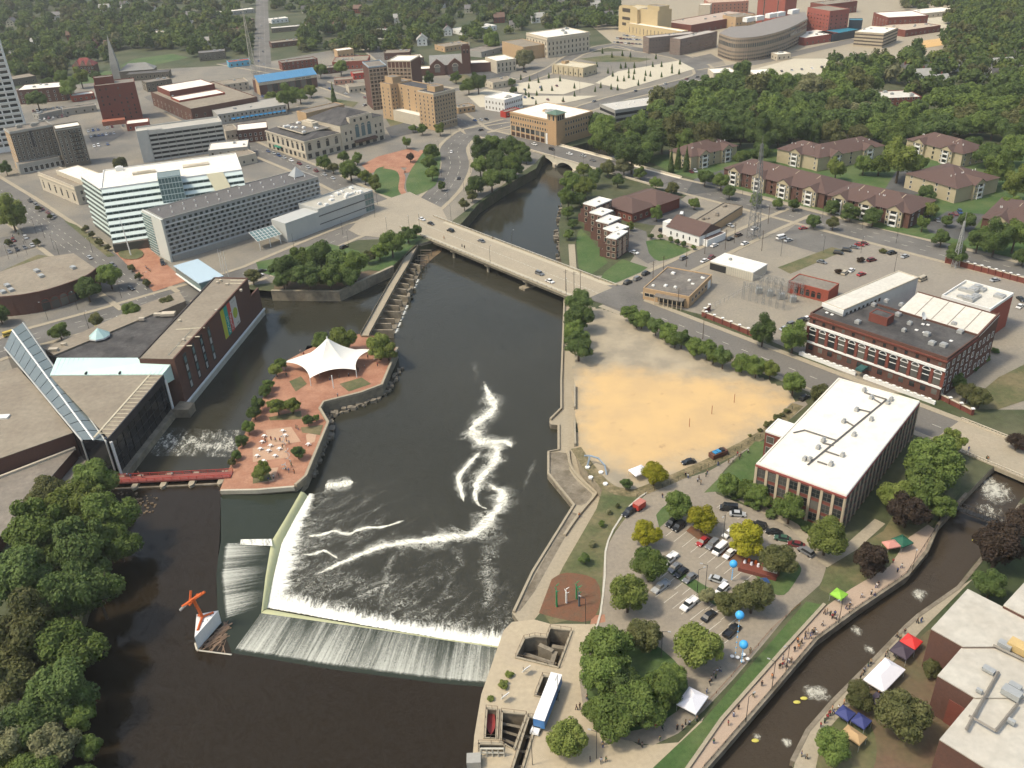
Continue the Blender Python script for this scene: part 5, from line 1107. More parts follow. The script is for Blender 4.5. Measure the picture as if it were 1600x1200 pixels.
B.block(B.L * .0, B.L * .45, -18, -15.9, 0, 4.5, GLASS, ROOFG, .2, 'entrance_hall')
mast = thing('flag_mast', 'tall white tapering mast in the round planter before the bank', 'mast', tuple(P(204, 400))); wpart(mast, 'pole', MB().bar(P(205, 400), P(205, 400) + Vector((-1.5, 2, 20)), .35, r2=.12), WHITE)
pl = tag(slab('planter', [(205 + 20 * math.cos(t * .5236), 398 + 9 * math.sin(t * .5236)) for t in range(12)], .1, .6, BRICKPAVE, mt=GRASSD, zs=0, kind=None), 'round brick planter with a low hedge before the bank', 'planter')
# ---------------------------------------------------------------- left downtown
B = Bd('office_tower', 'white high-rise with dark window bands cut off by the left edge', (-75, 250), (50, 232), 26, 112, WHITE, ROOFG, at=0, par=.6)
for r in range(28):
    z = 4 + r * 3.85
    for i in range(9): B.win('F', 1, 1, B.L / 9 - 1.0, 1.9, z, 1, fm=WHITE, gm=GLASS, style='flat', xs=[(i + .5) * B.L / 9])
    B.box('spandrel', -.3, B.L + .3, -.5, 0, z + 2.3, z + 3.3, mat('spandrel_white', (.62, .60, .54)))
B.piers('F', 9, .7, .35, 0, 111, WHITE)
B = Bd('old_hotel', 'grey brick nine storey hotel with small white framed windows at the left', (15, 208), (82, 196), 17, 26.5, BRICKG, ROOFG, par=.8, pm=STONEG)
B.win('F', 9, 8, 1.0, 1.6, 3.4, 2.75, fm=WHITE); B.band('F', 0, 6.2, .06, BRICKT, 'stone_base'); B.band('L', 0, 26.4, .05, BRICKT, 'pale_side'); B.win('L', 4, 8, 1.0, 1.6, 3.4, 2.75, fm=WHITE, at=-.05)  # left face skin is buff to paint in the light falling on it
B.band('FL', 25.8, 26.5, .5, STONEG); B.units(3, 6, STONEG, r=(2, 4)); B.box('light_shaft', B.L * .43, B.L * .5, -.08, .2, 15, 26, DARKM)
B.block(-2, B.L * .9, -7, 0, 0, 6.5, STONEG, ROOFG, .5, 'podium'); B.win('F', 8, 1, 2.2, 3.2, 1, 1, at=-7, fm=WHITE)
B = Bd('hotel_wing', 'narrow grey brick hotel wing with fire escapes beside the old hotel', (86, 203), (126, 197), 14, 26, BRICKG, ROOFW, par=.7)
B.win('F', 5, 8, 1.0, 1.6, 3, 2.8, fm=WHITE); B.band('F', 25.2, 26, .3, STONEG)
for r in range(7): B.box('fire_escape', B.L * .5, B.L * .85, -1.2, -.1, 5.6 + r * 2.8, 5.75 + r * 2.8, DARKM)
B.box('side_wall', B.L, B.L + .1, 0, B.W, 0, 26, mat('shaded_brick', (.05, .045, .04)))  # near-black skin: shade of the right side put into the brick colour
B = Bd('buff_bank', 'small buff stone building with arched street windows by the bank', (59, 270), (116, 293), (141, 280), 11, STONE, ROOFT, par=.6)
B.win('F', 6, 1, 2.0, 5.2, 2, 1, fm=STONE, style='arch'); B.band('F', 9.2, 9.8, .4, STONE); B.block(B.L * .3, B.L, B.W * .4, B.W * 1.4, 0, 13.5, STONE, ROOFW, .4, 'rear_block'); B.win('R', 2, 2, 1.4, 2.2, 2, 4, fm=STONE)
B = Bd('parking_garage', 'white multi-storey car park with dark horizontal openings', (214, 210), (347, 192), (178, 205), 19.5, mat('garage_concrete', (.46, .45, .41), var=.1), mat('garage_deck', (.44, .41, .35), col2=(.36, .34, .29), scale=.1, var=.15), par=1.0)
for r in range(6):
    B.box('opening', B.L * .13, B.L - .4, -.06, .1, 1.4 + r * 3.05, 2.9 + r * 3.05, mat('shadow_void', (.02, .02, .02))); B.box('opening', -.06, .1, .6, B.W - .5, 1.4 + r * 3.05, 2.6 + r * 3.05, mat('shadow_void', (.02, .02, .02)))
B.piers('F', 9, .35, .25, 0, 19.2, STONEG, s0=B.L * .13); B.block(-.2, B.L * .125, -.6, 6, 0, 21.5, mat('garage_concrete', (.46, .45, .41)), CONCL, .2, 'stair_tower')
B.box('ramp_opening', B.L * .12, B.L * .3, 4, 8, 19.55, 20.2, STONEG)
B = Bd('brick_tower', 'plain red brick tower block with few small windows', (147, 136), (210, 129), 20, 29, BRICK, ROOFG, par=.7)
q = random.Random(21)
for r in range(9):
    for i in range(6):
        if q.random() < .55: B.win('F', 1, 1, 1.1, 1.5, 2.4 + r * 2.9, 1, xs=[B.L * (.12 + .15 * i)], fm=BRICK)
B.block(B.L * .02, B.L * .5, 8, 16, 29, 34, BRICK, ROOFG, .4, 'penthouse'); B.band('L', 20, 28.4, .06, BRICKT, 'pale_side')
B.put('tower_base', MB().box(-.5, B.L * .55, -9, 0, 0, 3.4), mat('orange_base', (.34, .12, .07)))
def plain(name, label, p0, p1, d, h, wall, roof, wn=0, rows=1, at=None, ww=1.3, wh=1.7, par=.5, fm=None, dz=3.4, wl=0, wr=0, un=0, cat='building'):
    B = Bd(name, label, p0, p1, d, h, wall, roof, at=at, par=par, cat=cat)
    if wn: B.win('F', wn, rows, ww, wh, 1.4, dz, fm=fm or STONE)
    if wl: B.win('L', wl, rows, ww, wh, 1.4, dz, fm=fm or STONE)
    if wr: B.win('R', wr, rows, ww, wh, 1.4, dz, fm=fm or STONE)
    if un: B.units(un, un * 7 + wn, None, r=(1.2, 3))
    return B
plain('shop_row', 'low brick shop row left of the brick tower', (112, 151), (147, 146), 12, 5, BRICKR, ROOFW, 4)
plain('civic_building', 'dark brick institutional building with pale trim at the far left', (26, 142), (99, 136), 26, 12, BRICKB, ROOFW, 7, 3, wr=0, fm=WHITE, un=4)
plain('flat_block', 'flat buff roofed block beside the white high-rise', (0, 128), (56, 119), 22, 6, BRICKG, ROOFT, 5)
plain('low_shed', 'low grey shed between parking rows behind the hotel wing', (98, 172), (150, 165), 10, 5, STONEG, ROOFG, 4)
plain('white_roof_shop', 'small white roofed shop in front of the car park', (325, 236), (387, 230), 20, 8, STONEG, ROOFW, 5, 2, un=2)
plain('lane_building', 'low tan roofed building between bank and white roofed shop', (345, 252), (400, 240), 16, 6, STONE, ROOFT, 4, un=2)
plain('lot_shop', 'tiny white roofed brick shop by the brick tower lot', (197, 195), (232, 191), 14, 5, BRICKR, ROOFW, 3)
B = plain('department_store', 'wide brick store with pale roof sections behind the awning building', (298, 171), (402, 152), (243, 143), 11, BRICKB, ROOFT, 8, 2, wl=10, un=5)
B.block(B.L * .05, B.L * .75, B.W * .35, B.W * .55, 11, 12.2, BRICKR, ROOFW, .4); B.block(B.L * .1, B.L * .8, B.W * .65, B.W * .98, 11, 15, BRICK, ROOFW, .4)
B = plain('awning_building', 'grey two storey block with bright blue awnings', (340, 180), (447, 164), (300, 172), 7.5, STONEG, mat('awn_roof', (.33, .31, .27), var=.15), 16, 2, un=2)
for i in range(12): B.put('awning', MB().add([(B.L * (.18 + .067 * i), -.05, 4.0), (B.L * (.235 + .067 * i), -.05, 4.0), (B.L * (.235 + .067 * i), -1.6, 3.0), (B.L * (.18 + .067 * i), -1.6, 3.0)], [(0, 1, 2, 3)]), BLUE)
B = Bd('blue_roof_hall', 'brick hall with a bright blue sloping metal roof and tall dark windows', (404, 129), (494, 116), 20, 11, BRICKB, ROOFG, par=0)
B.put('blue_roof', MB().add([(-.6, -.6, 11), (B.L + .6, -.6, 11), (B.L + .6, 10.5, 15.5), (-.6, 10.5, 15.5)], [(0, 1, 2, 3)]), mat('blue_metal_roof', (.085, .235, .40), rough=.45, var=.08, scale=.2))
for i in range(1, 24): B.put('roof_seam', MB().bar((B.L * i / 24, -.6, 11.05), (B.L * i / 24, 10.5, 15.55), .07, n=4), mat('blue_seam', (.07, .20, .35)))
B.box('fascia', -.3, B.L + .3, -.5, -.02, 8.4, 10.7, STONE); B.put('gable_wall', MB().add([(-.05, 0, 0), (-.05, 10.4, 0), (-.05, 10.4, 15), (-.05, 0, 10.8)], [(0, 1, 2, 3)]), BRICKT)
for i in range(8): B.box('tall_window', B.L * (.13 + .098 * i), B.L * (.215 + .098 * i), -.1, .02, 1.8, 8.2, GLASS)
mb = MB()
for k in range(14):
    if k not in (5, 9): mb.box(B.L * (.62 + .02 * k), B.L * (.633 + .02 * k), -.6, -.5, 9.1, 10.0)
B.put('sign_lettering', mb, DARKM)
# theatre
B = Bd('theatre', 'white terracotta theatre with dark hipped roofs and tall arched windows', (475, 221), (531, 207), (420, 202), 12.5, STONE, ROOFD, par=0)
B.hip(0, B.L * .0 + B.L, 0, B.W, 12.5, 2.2, ROOFD, .1, ends=.18)
B.flat(B.L * .2, B.L * .95, B.W * .2, B.W * .85, 14.9, mat('stained_roof', (.2, .18, .15)), .3, STONE); B.units(14, 3, WHITE, 15, .25, .9, .25, .8, (1, 2.6)); B.unit(B.L * .75, B.W * .5, 5, 14, 3, STONE, 15)
B.win('F', 4, 1, 2.6, 5.2, 5.6, 1, fm=STONE, style='arch'); B.win('L', 8, 1, 2.6, 5.2, 5.6, 1, fm=STONE, style='arch'); B.win('F', 5, 1, 3.0, 3.0, .5, 1, fm=STONE); B.win('L', 9, 1, 3.0, 3.0, .5, 1, fm=STONE); B.band('FL', 4.2, 4.7, .3, STONE); B.band('FL', 11.6, 12.4, .5, STONE)
B.box('green_awning', -1.5, -.1, B.W * .62, B.W * .78, 3.0, 3.8, mat('green_awning', (.04, .22, .15)))
T2 = Bd('', '', (531, 197), (598, 180), 40, 17, STONE, ROOFD, T=B, par=0)
T2.hip(0, T2.L, 0, T2.W, 17, 6, ROOFD, .2, ends=.35); T2.win('F', 3, 1, 3.2, 9, 6.5, 1, s0=T2.L * .3, s1=T2.L * .72, fm=STONE, gm=mat('theatre_glass', (.10, .15, .16), rough=.2), style='arch'); T2.win('F', 2, 2, 1.4, 2.2, 5.5, 4.5, s0=2, s1=T2.L * .28, fm=STONE); T2.win('F', 2, 2, 1.4, 2.2, 5.5, 4.5, s0=T2.L * .75, s1=T2.L - 1, fm=STONE)
T2.block(T2.L * .22, T2.L * .74, -.3, 3, 16.5, 20.5, STONE, ROOFD, .3, 'attic'); T2.win('F', 3, 1, 1.8, 2.0, 17.4, 1, s0=T2.L * .26, s1=T2.L * .7, at=-.3, fm=STONE); T2.box('marquee', T2.L * .28, T2.L * .76, -3.5, 0, 3.4, 4.8, mat('marquee_dark', (.10, .06, .045))); T2.win('F', 6, 1, 3.0, 2.6, .4, 1, fm=DARKM); T2.band('F', 5.0, 5.4, .4, STONE)
T2.block(0, T2.L * .9, 40, 52, 0, 20, BRICKT, ROOFG, .5, 'stage_house')
plain('street_shop', 'brick shop with a pale roof left of the theatre', (370, 205), (418, 200), 20, 9, BRICKB, ROOFW, 6, 2, wl=4, fm=WHITE)
plain('street_shop', 'buff shop with a pale front beside the brick shop', (352, 206), (372, 203), 18, 6, STONE, ROOFT, 3)
# tall apartment towers
B = Bd('apartment_tower', 'tall brown brick apartment tower with pale floor bands', (576, 106), (604, 103), 26, 33, BRICKB, ROOFG, par=.8, pm=mat('blue_grey_edge', (.30, .36, .40)))
E2 = Bd('', '', (605, 96), (641, 96), 24, 37, BRICKB, ROOFW, T=B, par=.6, pm=STONE)
for q_, n in ((B, 5), (E2, 6)):
    for r in range(11): q_.box('floor_band', -.15, q_.L + .15, -.18, 0, 2.6 + r * 2.9, 3.2 + r * 2.9, mat('band_buff', (.42, .34, .25)))
    q_.win('F', n, 11, 1.5, 1.5, .9, 2.9, fm=BRICKT); q_.piers('F', n, .5, .16, 0, q_.h - .5, mat('band_buff', (.42, .34, .25)))
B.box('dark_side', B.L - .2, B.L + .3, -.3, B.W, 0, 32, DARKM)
B = Bd('grand_hotel', 'tan ten storey hotel with a U-shaped court, sunlit on its left side', (677, 148), (711, 140), (657, 142), 26, mat('taupe_brick', (.33, .255, .165), var=.12), mat('hotel_slate', (.07, .068, .068), var=.2), par=.8, pm=STONE)
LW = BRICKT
mb = MB().box(-.06, 0, 0, B.W, 0, 26); B.put('sunlit_wall', mb, LW); B.win('F', 8, 8, 1.0, 1.5, 2.6, 2.85, fm=STONE); B.win('L', 4, 8, 1.0, 1.5, 2.6, 2.85, fm=STONE, at=-.06); B.band('F', 24.6, 25.3, .4, STONE); B.band('F', 5.2, 5.7, .25, STONE)  # paler brick skin on the left, sunlight painted into its colour
X0, Y0 = B.ob(613, 127, 26); Y1 = B.W
B.block(B.L * .35, B.L, Y1, Y0 * .8, 0, 26, LW, mat('hotel_slate', (.07, .068, .068)), .6, 'rear_wing'); B.block(0, B.L, Y0 * .8, Y0, 0, 26.5, LW, ROOFG, .6, 'far_wing')
for r in range(8):
    for i in range(4): B.win('L', 1, 1, 1, 1.5, 2.6 + r * 2.85, 1, xs=[Y1 + (Y0 * .8 - Y1) * (i + .5) / 4], at=B.L * .35, fm=STONE)
    B.win('L', 2, 1, 1, 1.5, 2.6 + r * 2.85, 1, s0=Y0 * .8, s1=Y0, fm=STONE)
    B.win('F', 2, 1, 1, 1.5, 2.6 + r * 2.85, 1, xs=[B.L * .08, B.L * .22], at=Y0 * .8, fm=STONE)
B.block(0, B.L * .34, Y1 + .2, Y0 * .8 - .2, 0, 8, STONE, ROOFW, .4, 'court_block'); B.block(B.L * .3, B.L * .7, B.W * .3, B.W * .8, 26, 29.5, LW, ROOFG, .3, 'penthouse'); B.block(B.L * .2, B.L * .6, Y0 * .83, Y0 * .98, 26.5, 31, LW, ROOFG, .3, 'penthouse')
B = Bd('corner_office', 'tan brick office with white roof and green capped corner tower by the arch bridge', (797, 175), (869, 190), (926, 174), 16.5, mat('tan_office_brick', (.44, .285, .15), col2=(.40, .26, .14), scale=.3, var=.12), ROOFW, par=.4, pm=BRICKT)
B.win('F', 17, 2, 1.1, 1.7, 8.6, 3.9, fm=STONE, s1=B.L * .9); B.win('R', 13, 3, 1.1, 1.7, 4.8, 3.9, fm=STONE, s0=3)
for i in range(8): B.box('tall_window', B.L * (.02 + .108 * i), B.L * (.1 + .108 * i), -.1, .02, 4.4, 7.4, GLASS); B.box('shopfront', B.L * (.02 + .108 * i), B.L * (.1 + .108 * i), -.1, .02, .6, 3.2, mat('brown_shop', (.06, .035, .025), rough=.3))
B.piers('F', 9, .6, .2, 0, 7.8, STONE, s1=B.L * .98); B.band('FR', 7.8, 8.2, .25, BRICKT); B.band('FR', 15.7, 16.4, .35, BRICKT)
B.block(B.L - 8, B.L + .5, -.5, 8, 0, 21, mat('tan_office_brick', (.44, .285, .15)), ROOFG, .1, 'corner_tower'); B.hip(B.L - 8, B.L + .5, -.5, 8, 21.1, 2.2, mat('copper_green', (.10, .16, .12), var=.1), 1.2, name='tower_roof')
B.win('F', 2, 1, 1.6, 3.2, 16.8, 1, xs=[B.L - 6, B.L - 2], at=-.5); B.win('R', 3, 1, 1.6, 3.2, 16.8, 1, s0=.5, s1=7, at=.5); B.unit(B.L * .6, B.W * .4, 9, 5, 2.2, METAL); B.unit(B.L * .42, B.W * .45, 3, 3, 1.2, BRICKT); B.box('white_entrance', B.L - 9.6, B.L - 8.1, -.7, -.1, .2, 7.4, WHITE)
B = plain('white_block', 'white three storey corner block with paired dark windows', (757, 152), (788, 157), (817, 149), 9.5, WHITE, ROOFW, 6, 2, wr=10, wh=1.7, dz=4.2, ww=.9, un=3)
plain('red_kiosk', 'small dark red shop at the foot of the white corner block', (790, 176), (812, 170), 6, 4, RED, ROOFG, 3)
B = Bd('church', 'dark brick church with a square bell tower and grey gabled roofs', (672, 103), (722, 100), 28, 9, BRICKB, SHINGLE, par=0)
B.hip(0, B.L, 0, B.W, 9, 7, mat('church_slate', (.24, .235, .215), var=.15), .4, gable=('L', 'R', 'F', 'B'))
for cx in (.22, .78): B.put('gable', MB().add([(B.L * cx - 7, -1, 0), (B.L * cx + 7, -1, 0), (B.L * cx + 7, -1, 9), (B.L * cx, -1, 14.5), (B.L * cx - 7, -1, 9), (B.L * cx - 7, 3, 9), (B.L * cx, 3, 14.5), (B.L * cx + 7, 3, 9)], [(0, 1, 2, 3, 4), (4, 3, 6, 5), (3, 2, 7, 6)]), BRICKB); B.win('F', 1, 1, 5, 7, 3, 1, xs=[B.L * cx], at=-1.05, style='arch', gm=mat('tracery', (.16, .15, .13)))
B.block(B.L + .2, B.L + 8, -1, 7, 0, 24, BRICKB, ROOFG, 1.2, 'bell_tower'); B.win('F', 2, 1, 1.3, 3.4, 18.5, 1, xs=[B.L + 2.6, B.L + 5.6], at=-1, style='arch'); B.block(B.L + 8.2, B.L + 34, 4, 20, 0, 8, BRICKB, ROOFW, .4, 'parish_wing'); B.block(-26, -.2, 2, 16, 0, 6, BRICKB, ROOFW, .4, 'parish_hall')
for sx in (0, 7): 
    for sy in (-.8, 6): B.box('pinnacle', B.L + sx + .2, B.L + sx + 1.2, sy, sy + 1, 25.2, 27, STONE)
plain('brick_market', 'low red brick market hall behind the brown apartment tower', (519, 98), (574, 95), 30, 7, BRICKR, ROOFT, 8, un=3)
plain('low_store', 'low brick store with a pale roof far along the street', (527, 80), (552, 77), 14, 7, BRICKT, ROOFW, 4)
plain('tan_store', 'tan low store in front of the brown apartment tower', (545, 137), (580, 133), 16, 5, STONE, ROOFT, 5)
plain('red_store', 'red walled low store left of the apartment tower', (552, 116), (578, 113), 12, 5, RED, ROOFT, 4)
plain('pink_shop', 'small pinkish brick house-like shop below the market hall', (522, 126), (551, 124), 12, 4, mat('pink_brick', (.36, .19, .14)), ROOFT, 4)
B = Bd('courthouse', 'large beige stone civic building with rows of tall windows', (855, 60), (921, 51), (868, 46), 18.5, STONE, ROOFW, par=.8)
B.win('F', 11, 3, 1.4, 2.6, 2.2, 4.8, fm=STONE); B.win('L', 7, 3, 1.4, 2.6, 2.2, 4.8, fm=STONE); B.band('FL', 16.4, 17.4, .6, STONE); B.band('FL', 5.4, 5.9, .3, STONE); B.units(4, 2, METAL, r=(2, 4)); B.block(-24, -.1, 6, B.W * 1.2, 0, 12, BRICKT, ROOFT, .5, 'side_wing')
plain('stone_church', 'pale stone church with tall windows left of the courthouse', (776, 96), (806, 92), 26, 11, STONE, ROOFW, 5, 2, wh=3, dz=4.5)
plain('garage_store', 'flat grey roofed store left of the pale stone church', (752, 82), (800, 70), 24, 5, STONEG, ROOFG, 4)
B = plain('buff_pavilion', 'buff two storey block standing in the wide concrete lots', (864, 101), (911, 107), (931, 101), 7.5, mat('buff_block', (.46, .39, .26)), mat('buff_roof', (.52, .46, .33)), 6, 1, wr=3, fm=STONE)
B.piers('F', 6, 1.2, .8, 0, 6.8, mat('buff_block', (.46, .39, .26))); B.block(B.L * .1, B.L * .22, B.W * .4, B.W * .7, 7.5, 9.6, BRICKT, ROOFT, .2, 'penthouse')
B = plain('parking_deck', 'concrete parking deck half hidden by the riverside trees', (937, 163), (961, 173), (1015, 153), 9.5, STONEG, mat('deck_pale', (.48, .46, .41), var=.15), 0)
for r in range(2): B.box('opening', B.L + .0, B.L + .08, .5, B.W - .5, 1.6 + r * 4, 3.6 + r * 4, mat('shadow_void', (.02, .02, .02))); B.box('opening', .5, B.L - .5, -.08, .02, 1.6 + r * 4, 3.6 + r * 4, mat('shadow_void', (.02, .02, .02)))
B.units(10, 4, WHITE, r=(.6, 1.4))
# ---------------------------------------------------------------- hospital quarter
B = Bd('tan_clinic', 'tan stepped clinic with a rounded top and three dark sign panels', (967, 12), (996, 16), 26, 25, mat('clinic_tan', (.50, .39, .22), var=.08), mat('clinic_roof', (.50, .42, .27)), par=.6)
B.block(B.L, B.L * 1.9, 4, 24, 0, 26, mat('clinic_tan', (.5, .39, .22)), ROOFT, .4); B.block(B.L * 1.3, B.L * 1.9, 6, 20, 26, 30, mat('clinic_tan', (.5, .39, .22)), ROOFT, .4, 'penthouse'); B.block(B.L * .6, B.L * 3.4, -5, 4, 0, 11, mat('clinic_tan', (.5, .39, .22)), ROOFW, .6, 'low_wing'); B.win('F', 14, 1, .8, 6, 2, 1, s0=B.L * .7, s1=B.L * 3.3, at=-5, fm=STONE)
B.put('rounded_parapet', MB().add([(0, -.05, 25.5)] + [(B.L * .5 - B.L * .5 * math.cos(math.pi * i / 10), -.05, 25.5 + 3.5 * math.sin(math.pi * i / 10)) for i in range(11)], [tuple(range(11, 0, -1))]), mat('clinic_tan', (.5, .39, .22)))
for z in (21.5, 13.5, 7.5): B.box('sign_panel', B.L * .2, B.L * .62, -.15, -.02, z, z + (4 if z > 20 else 3), mat('sign_brown', (.07, .055, .04)))
for a, b, c, lab in (((1005, 57), (1014, 60), (1069, 47), 'narrow taupe brick apartment slab nearest the tan clinic'), ((1047, 60), (1063, 62), (1125, 50), 'taupe brick apartment slab beside the curved office')):
    B = plain('apartment_slab', lab, a, b, c, 14.5, mat('taupe_slab', (.20, .15, .125), var=.12), mat('slab_roof', (.40, .36, .31)), 4, 4, wr=16, ww=1.0, wh=1.4, un=2, dz=3.3)
B = Bd('curved_office', 'long curved tan office with bands of windows by the hospital', (1126, 51), (1262, 24), 30, 21, BRICKG, ROOFG, body=False)
cur = smooth_line([(1124, 52), (1150, 59), (1190, 56), (1230, 45), (1262, 29)], 6); bk = [(1258, 18), (1215, 28), (1170, 40), (1140, 42)]
M0 = (Matrix.Translation(B.T.location) @ Matrix.Rotation(B.rz, 4, 'Z')).inverted(); loc = [M0 @ Vector((p.x, p.y, 0)) for p in pts(cur + bk, 21)]
B.put('wall', MB().prism(loc, 0, 20.9), mat('office_taupe', (.33, .26, .19), var=.1)); B.put('roof', MB().prism(loc, 20.9, 21.1), mat('office_roof', (.22, .2, .18)))
fl = [Vector((p.x, p.y, 0)) for p in loc[:len(cur)]]
for k, (z, h_, m) in enumerate(((17.6, 1.7, GLASS), (12.2, 3.4, mat('office_glass', (.06, .075, .08), rough=.2)), (7.6, 1.5, GLASS), (4.2, 1.5, GLASS), (1.2, 1.5, GLASS))): B.put('window_band', strip_mb(fl, .12, z, z + h_), m)
for i in range(0, len(fl) - 1):
    for t in (0, .5): p = fl[i].lerp(fl[i + 1], t); B.put('pier', MB().bar((p.x, p.y, 0), (p.x, p.y, 20), .45, n=4), mat('office_taupe', (.33, .26, .19)))
for a in ((1170, 30), (1185, 28), (1205, 24), (1218, 22), (1240, 18)): q = M0 @ P(*a, 23); B.put('roof_unit', MB().box(q.x - 6, q.x + 6, q.y - 3, q.y + 3, 21, 25), WHITE)
HR = mat('hospital_brick', (.32, .095, .07), col2=(.29, .085, .06), scale=.2, var=.1)
plain('hospital_tower', 'tall red brick hospital tower at the top edge', (1185, -8), (1228, -6), 30, 30, HR, ROOFT, 2, 1, wh=24, ww=1.2)
B = plain('hospital_block', 'bright red brick hospital block with small square windows', (1262, 12), (1297, 18), (1312, 12), 25, HR, ROOFT, 7, 6, dz=3.6, ww=1.3, wh=1.3, wr=4, fm=HR)
plain('hospital_wing', 'long brick hospital wing far right of the red block', (1365, 20), (1388, 28), (1410, 12), 13, BRICK, ROOFW, 5, 3, wr=8)
plain('hospital_wing', 'pink brick hospital wing behind the taupe apartment slabs', (1108, 5), (1170, 2), 30, 16, mat('pink_wing', (.36, .17, .12)), mat('pink_roof', (.46, .33, .24)), 10, 4, dz=3.6)
plain('stair_block', 'pale windowless stair block beside the pink hospital wing', (1092, 8), (1110, 8), 12, 17, STONE, ROOFW)
plain('hospital_podium', 'low brick hospital podium behind the curved office', (1080, 40), (1180, 22), 40, 9, BRICK, mat('podium_roof', (.42, .33, .26)), 12, 1, un=6)
plain('hospital_podium', 'low pale roofed podium in front of the red hospital block', (1258, 60), (1310, 52), 30, 7, HR, ROOFW, 6, un=4)
B = plain('tan_office', 'tan banded office with white roof at the upper right', (1336, 50), (1381, 53), (1409, 44), 13, mat('office_tan', (.42, .35, .25)), ROOFW, 0, un=3)
for r in range(4): B.band('FR', 1.6 + r * 3.0, 2.9 + r * 3.0, .08, mat('office_band', (.09, .075, .06)), 'window_band')
plain('glass_link', 'dark glazed entrance hall with teal roof beside the red hospital block', (1302, 54), (1345, 46), 20, 7, mat('link_glass', (.03, .045, .06), rough=.2), mat('teal_roof2', (.03, .20, .28), rough=.4))
plain('glass_tower', 'dark glazed block capped with a small teal roof', (1327, 32), (1348, 32), 12, 14, mat('link_glass', (.03, .045, .06)), mat('teal_roof2', (.03, .2, .28)))
plain('far_clinic', 'low brick clinic beyond the tan banded office', (1415, 48), (1470, 40), 36, 6, BRICK, mat('clinic_pale', (.45, .37, .28)), 8, un=6)
plain('river_office', 'low brick office with white roof in the trees beyond the river', (1375, 155), (1440, 152), 24, 6, BRICK, WROOF, 8, 2, un=4)
plain('far_hall', 'long white roofed hall near the open lots at upper right', (1255, 128), (1285, 128), 16, 4, STONE, WROOF, 3)
plain('red_pavilion', 'small red and white striped roof pavilion by the river wood', (1072, 131), (1094, 127), 6, 3.5, WHITE, RED)
plain('long_store', 'pale flat roofed store above the riverside wood', (1115, 115), (1150, 113), 20, 5, STONE, ROOFW, 4)
plain('long_store', 'wide pale roofed store right of the curved street', (1180, 118), (1215, 116), 24, 5, STONE, ROOFW, 4)
# right edge: long building by the race with white roofs
B = Bd('race_hall', 'large building by the race with several white flat roofs', (1455, 982), (1506, 1010), (1512, 920), 12, BRICK, WROOF, body=False)
def rpoly(px, h, nm='wing', roof=None):
    p = [M0 @ Vector((v.x, v.y, 0)) for v in pts(px, h)]; B.put('wall', MB().prism(p, 0, h - .3), BRICKB); B.put('roof', MB().prism(p, h - .3, h), roof or ROOFWD)
ROOFWD = mat('dull_white_roof', (.50, .47, .40), col2=(.40, .37, .31), scale=.10, fine=.5, var=.2)
M0 = (Matrix.Translation(B.T.location) @ Matrix.Rotation(B.rz, 4, 'Z')).inverted()
rpoly([(1455, 982), (1512, 920), (1620, 975), (1640, 1010), (1505, 1010)], 12)
rpoly([(1465, 1055), (1506, 1008), (1640, 1005), (1640, 1090), (1524, 1090)], 11.4)
rpoly([(1468, 1155), (1524, 1088), (1650, 1085), (1650, 1240), (1540, 1200)], 11)
rpoly([(1568, 945), (1605, 905), (1680, 900), (1680, 990), (1620, 972)], 13)
for a, b in (((1510, 1140), (1560, 1050)), ((1514, 1118), (1556, 1142)), ((1556, 1142), (1590, 1100)), ((1552, 1008), (1640, 1050))): p, q = M0 @ P(*a, 12.1), M0 @ P(*b, 12.1); B.put('roof_rib', MB().bar(p, q, .35, n=4), mat('roof_seal', (.22, .2, .17)))
for a, sx, sz in (((1592, 1015), 2.2, 1.6), ((1570, 1010), 1.4, 1), ((1580, 1085), 1.8, 1.2), ((1585, 1075), 1.2, 1), ((1545, 1047), 1.2, .5), ((1580, 1128), .7, .6), ((1530, 1080), .6, .6)): q = M0 @ P(*a, 12); B.put('roof_unit', MB().box(q.x - sx, q.x + sx, q.y - sx * .6, q.y + sx * .6, 11.8, 12 + sz), METAL if sx < 2 else mat('yellow_unit', (.5, .36, .16)))
for a in ((1462, 1010), (1472, 1030), (1478, 1092), (1490, 1110), (1480, 1175)):
    q = M0 @ P(*a, 4); 
    B.put('buttress', MB().box(q.x - 1.2, q.x + 4, q.y - .8, q.y + .8, 0, 7), BRICK)
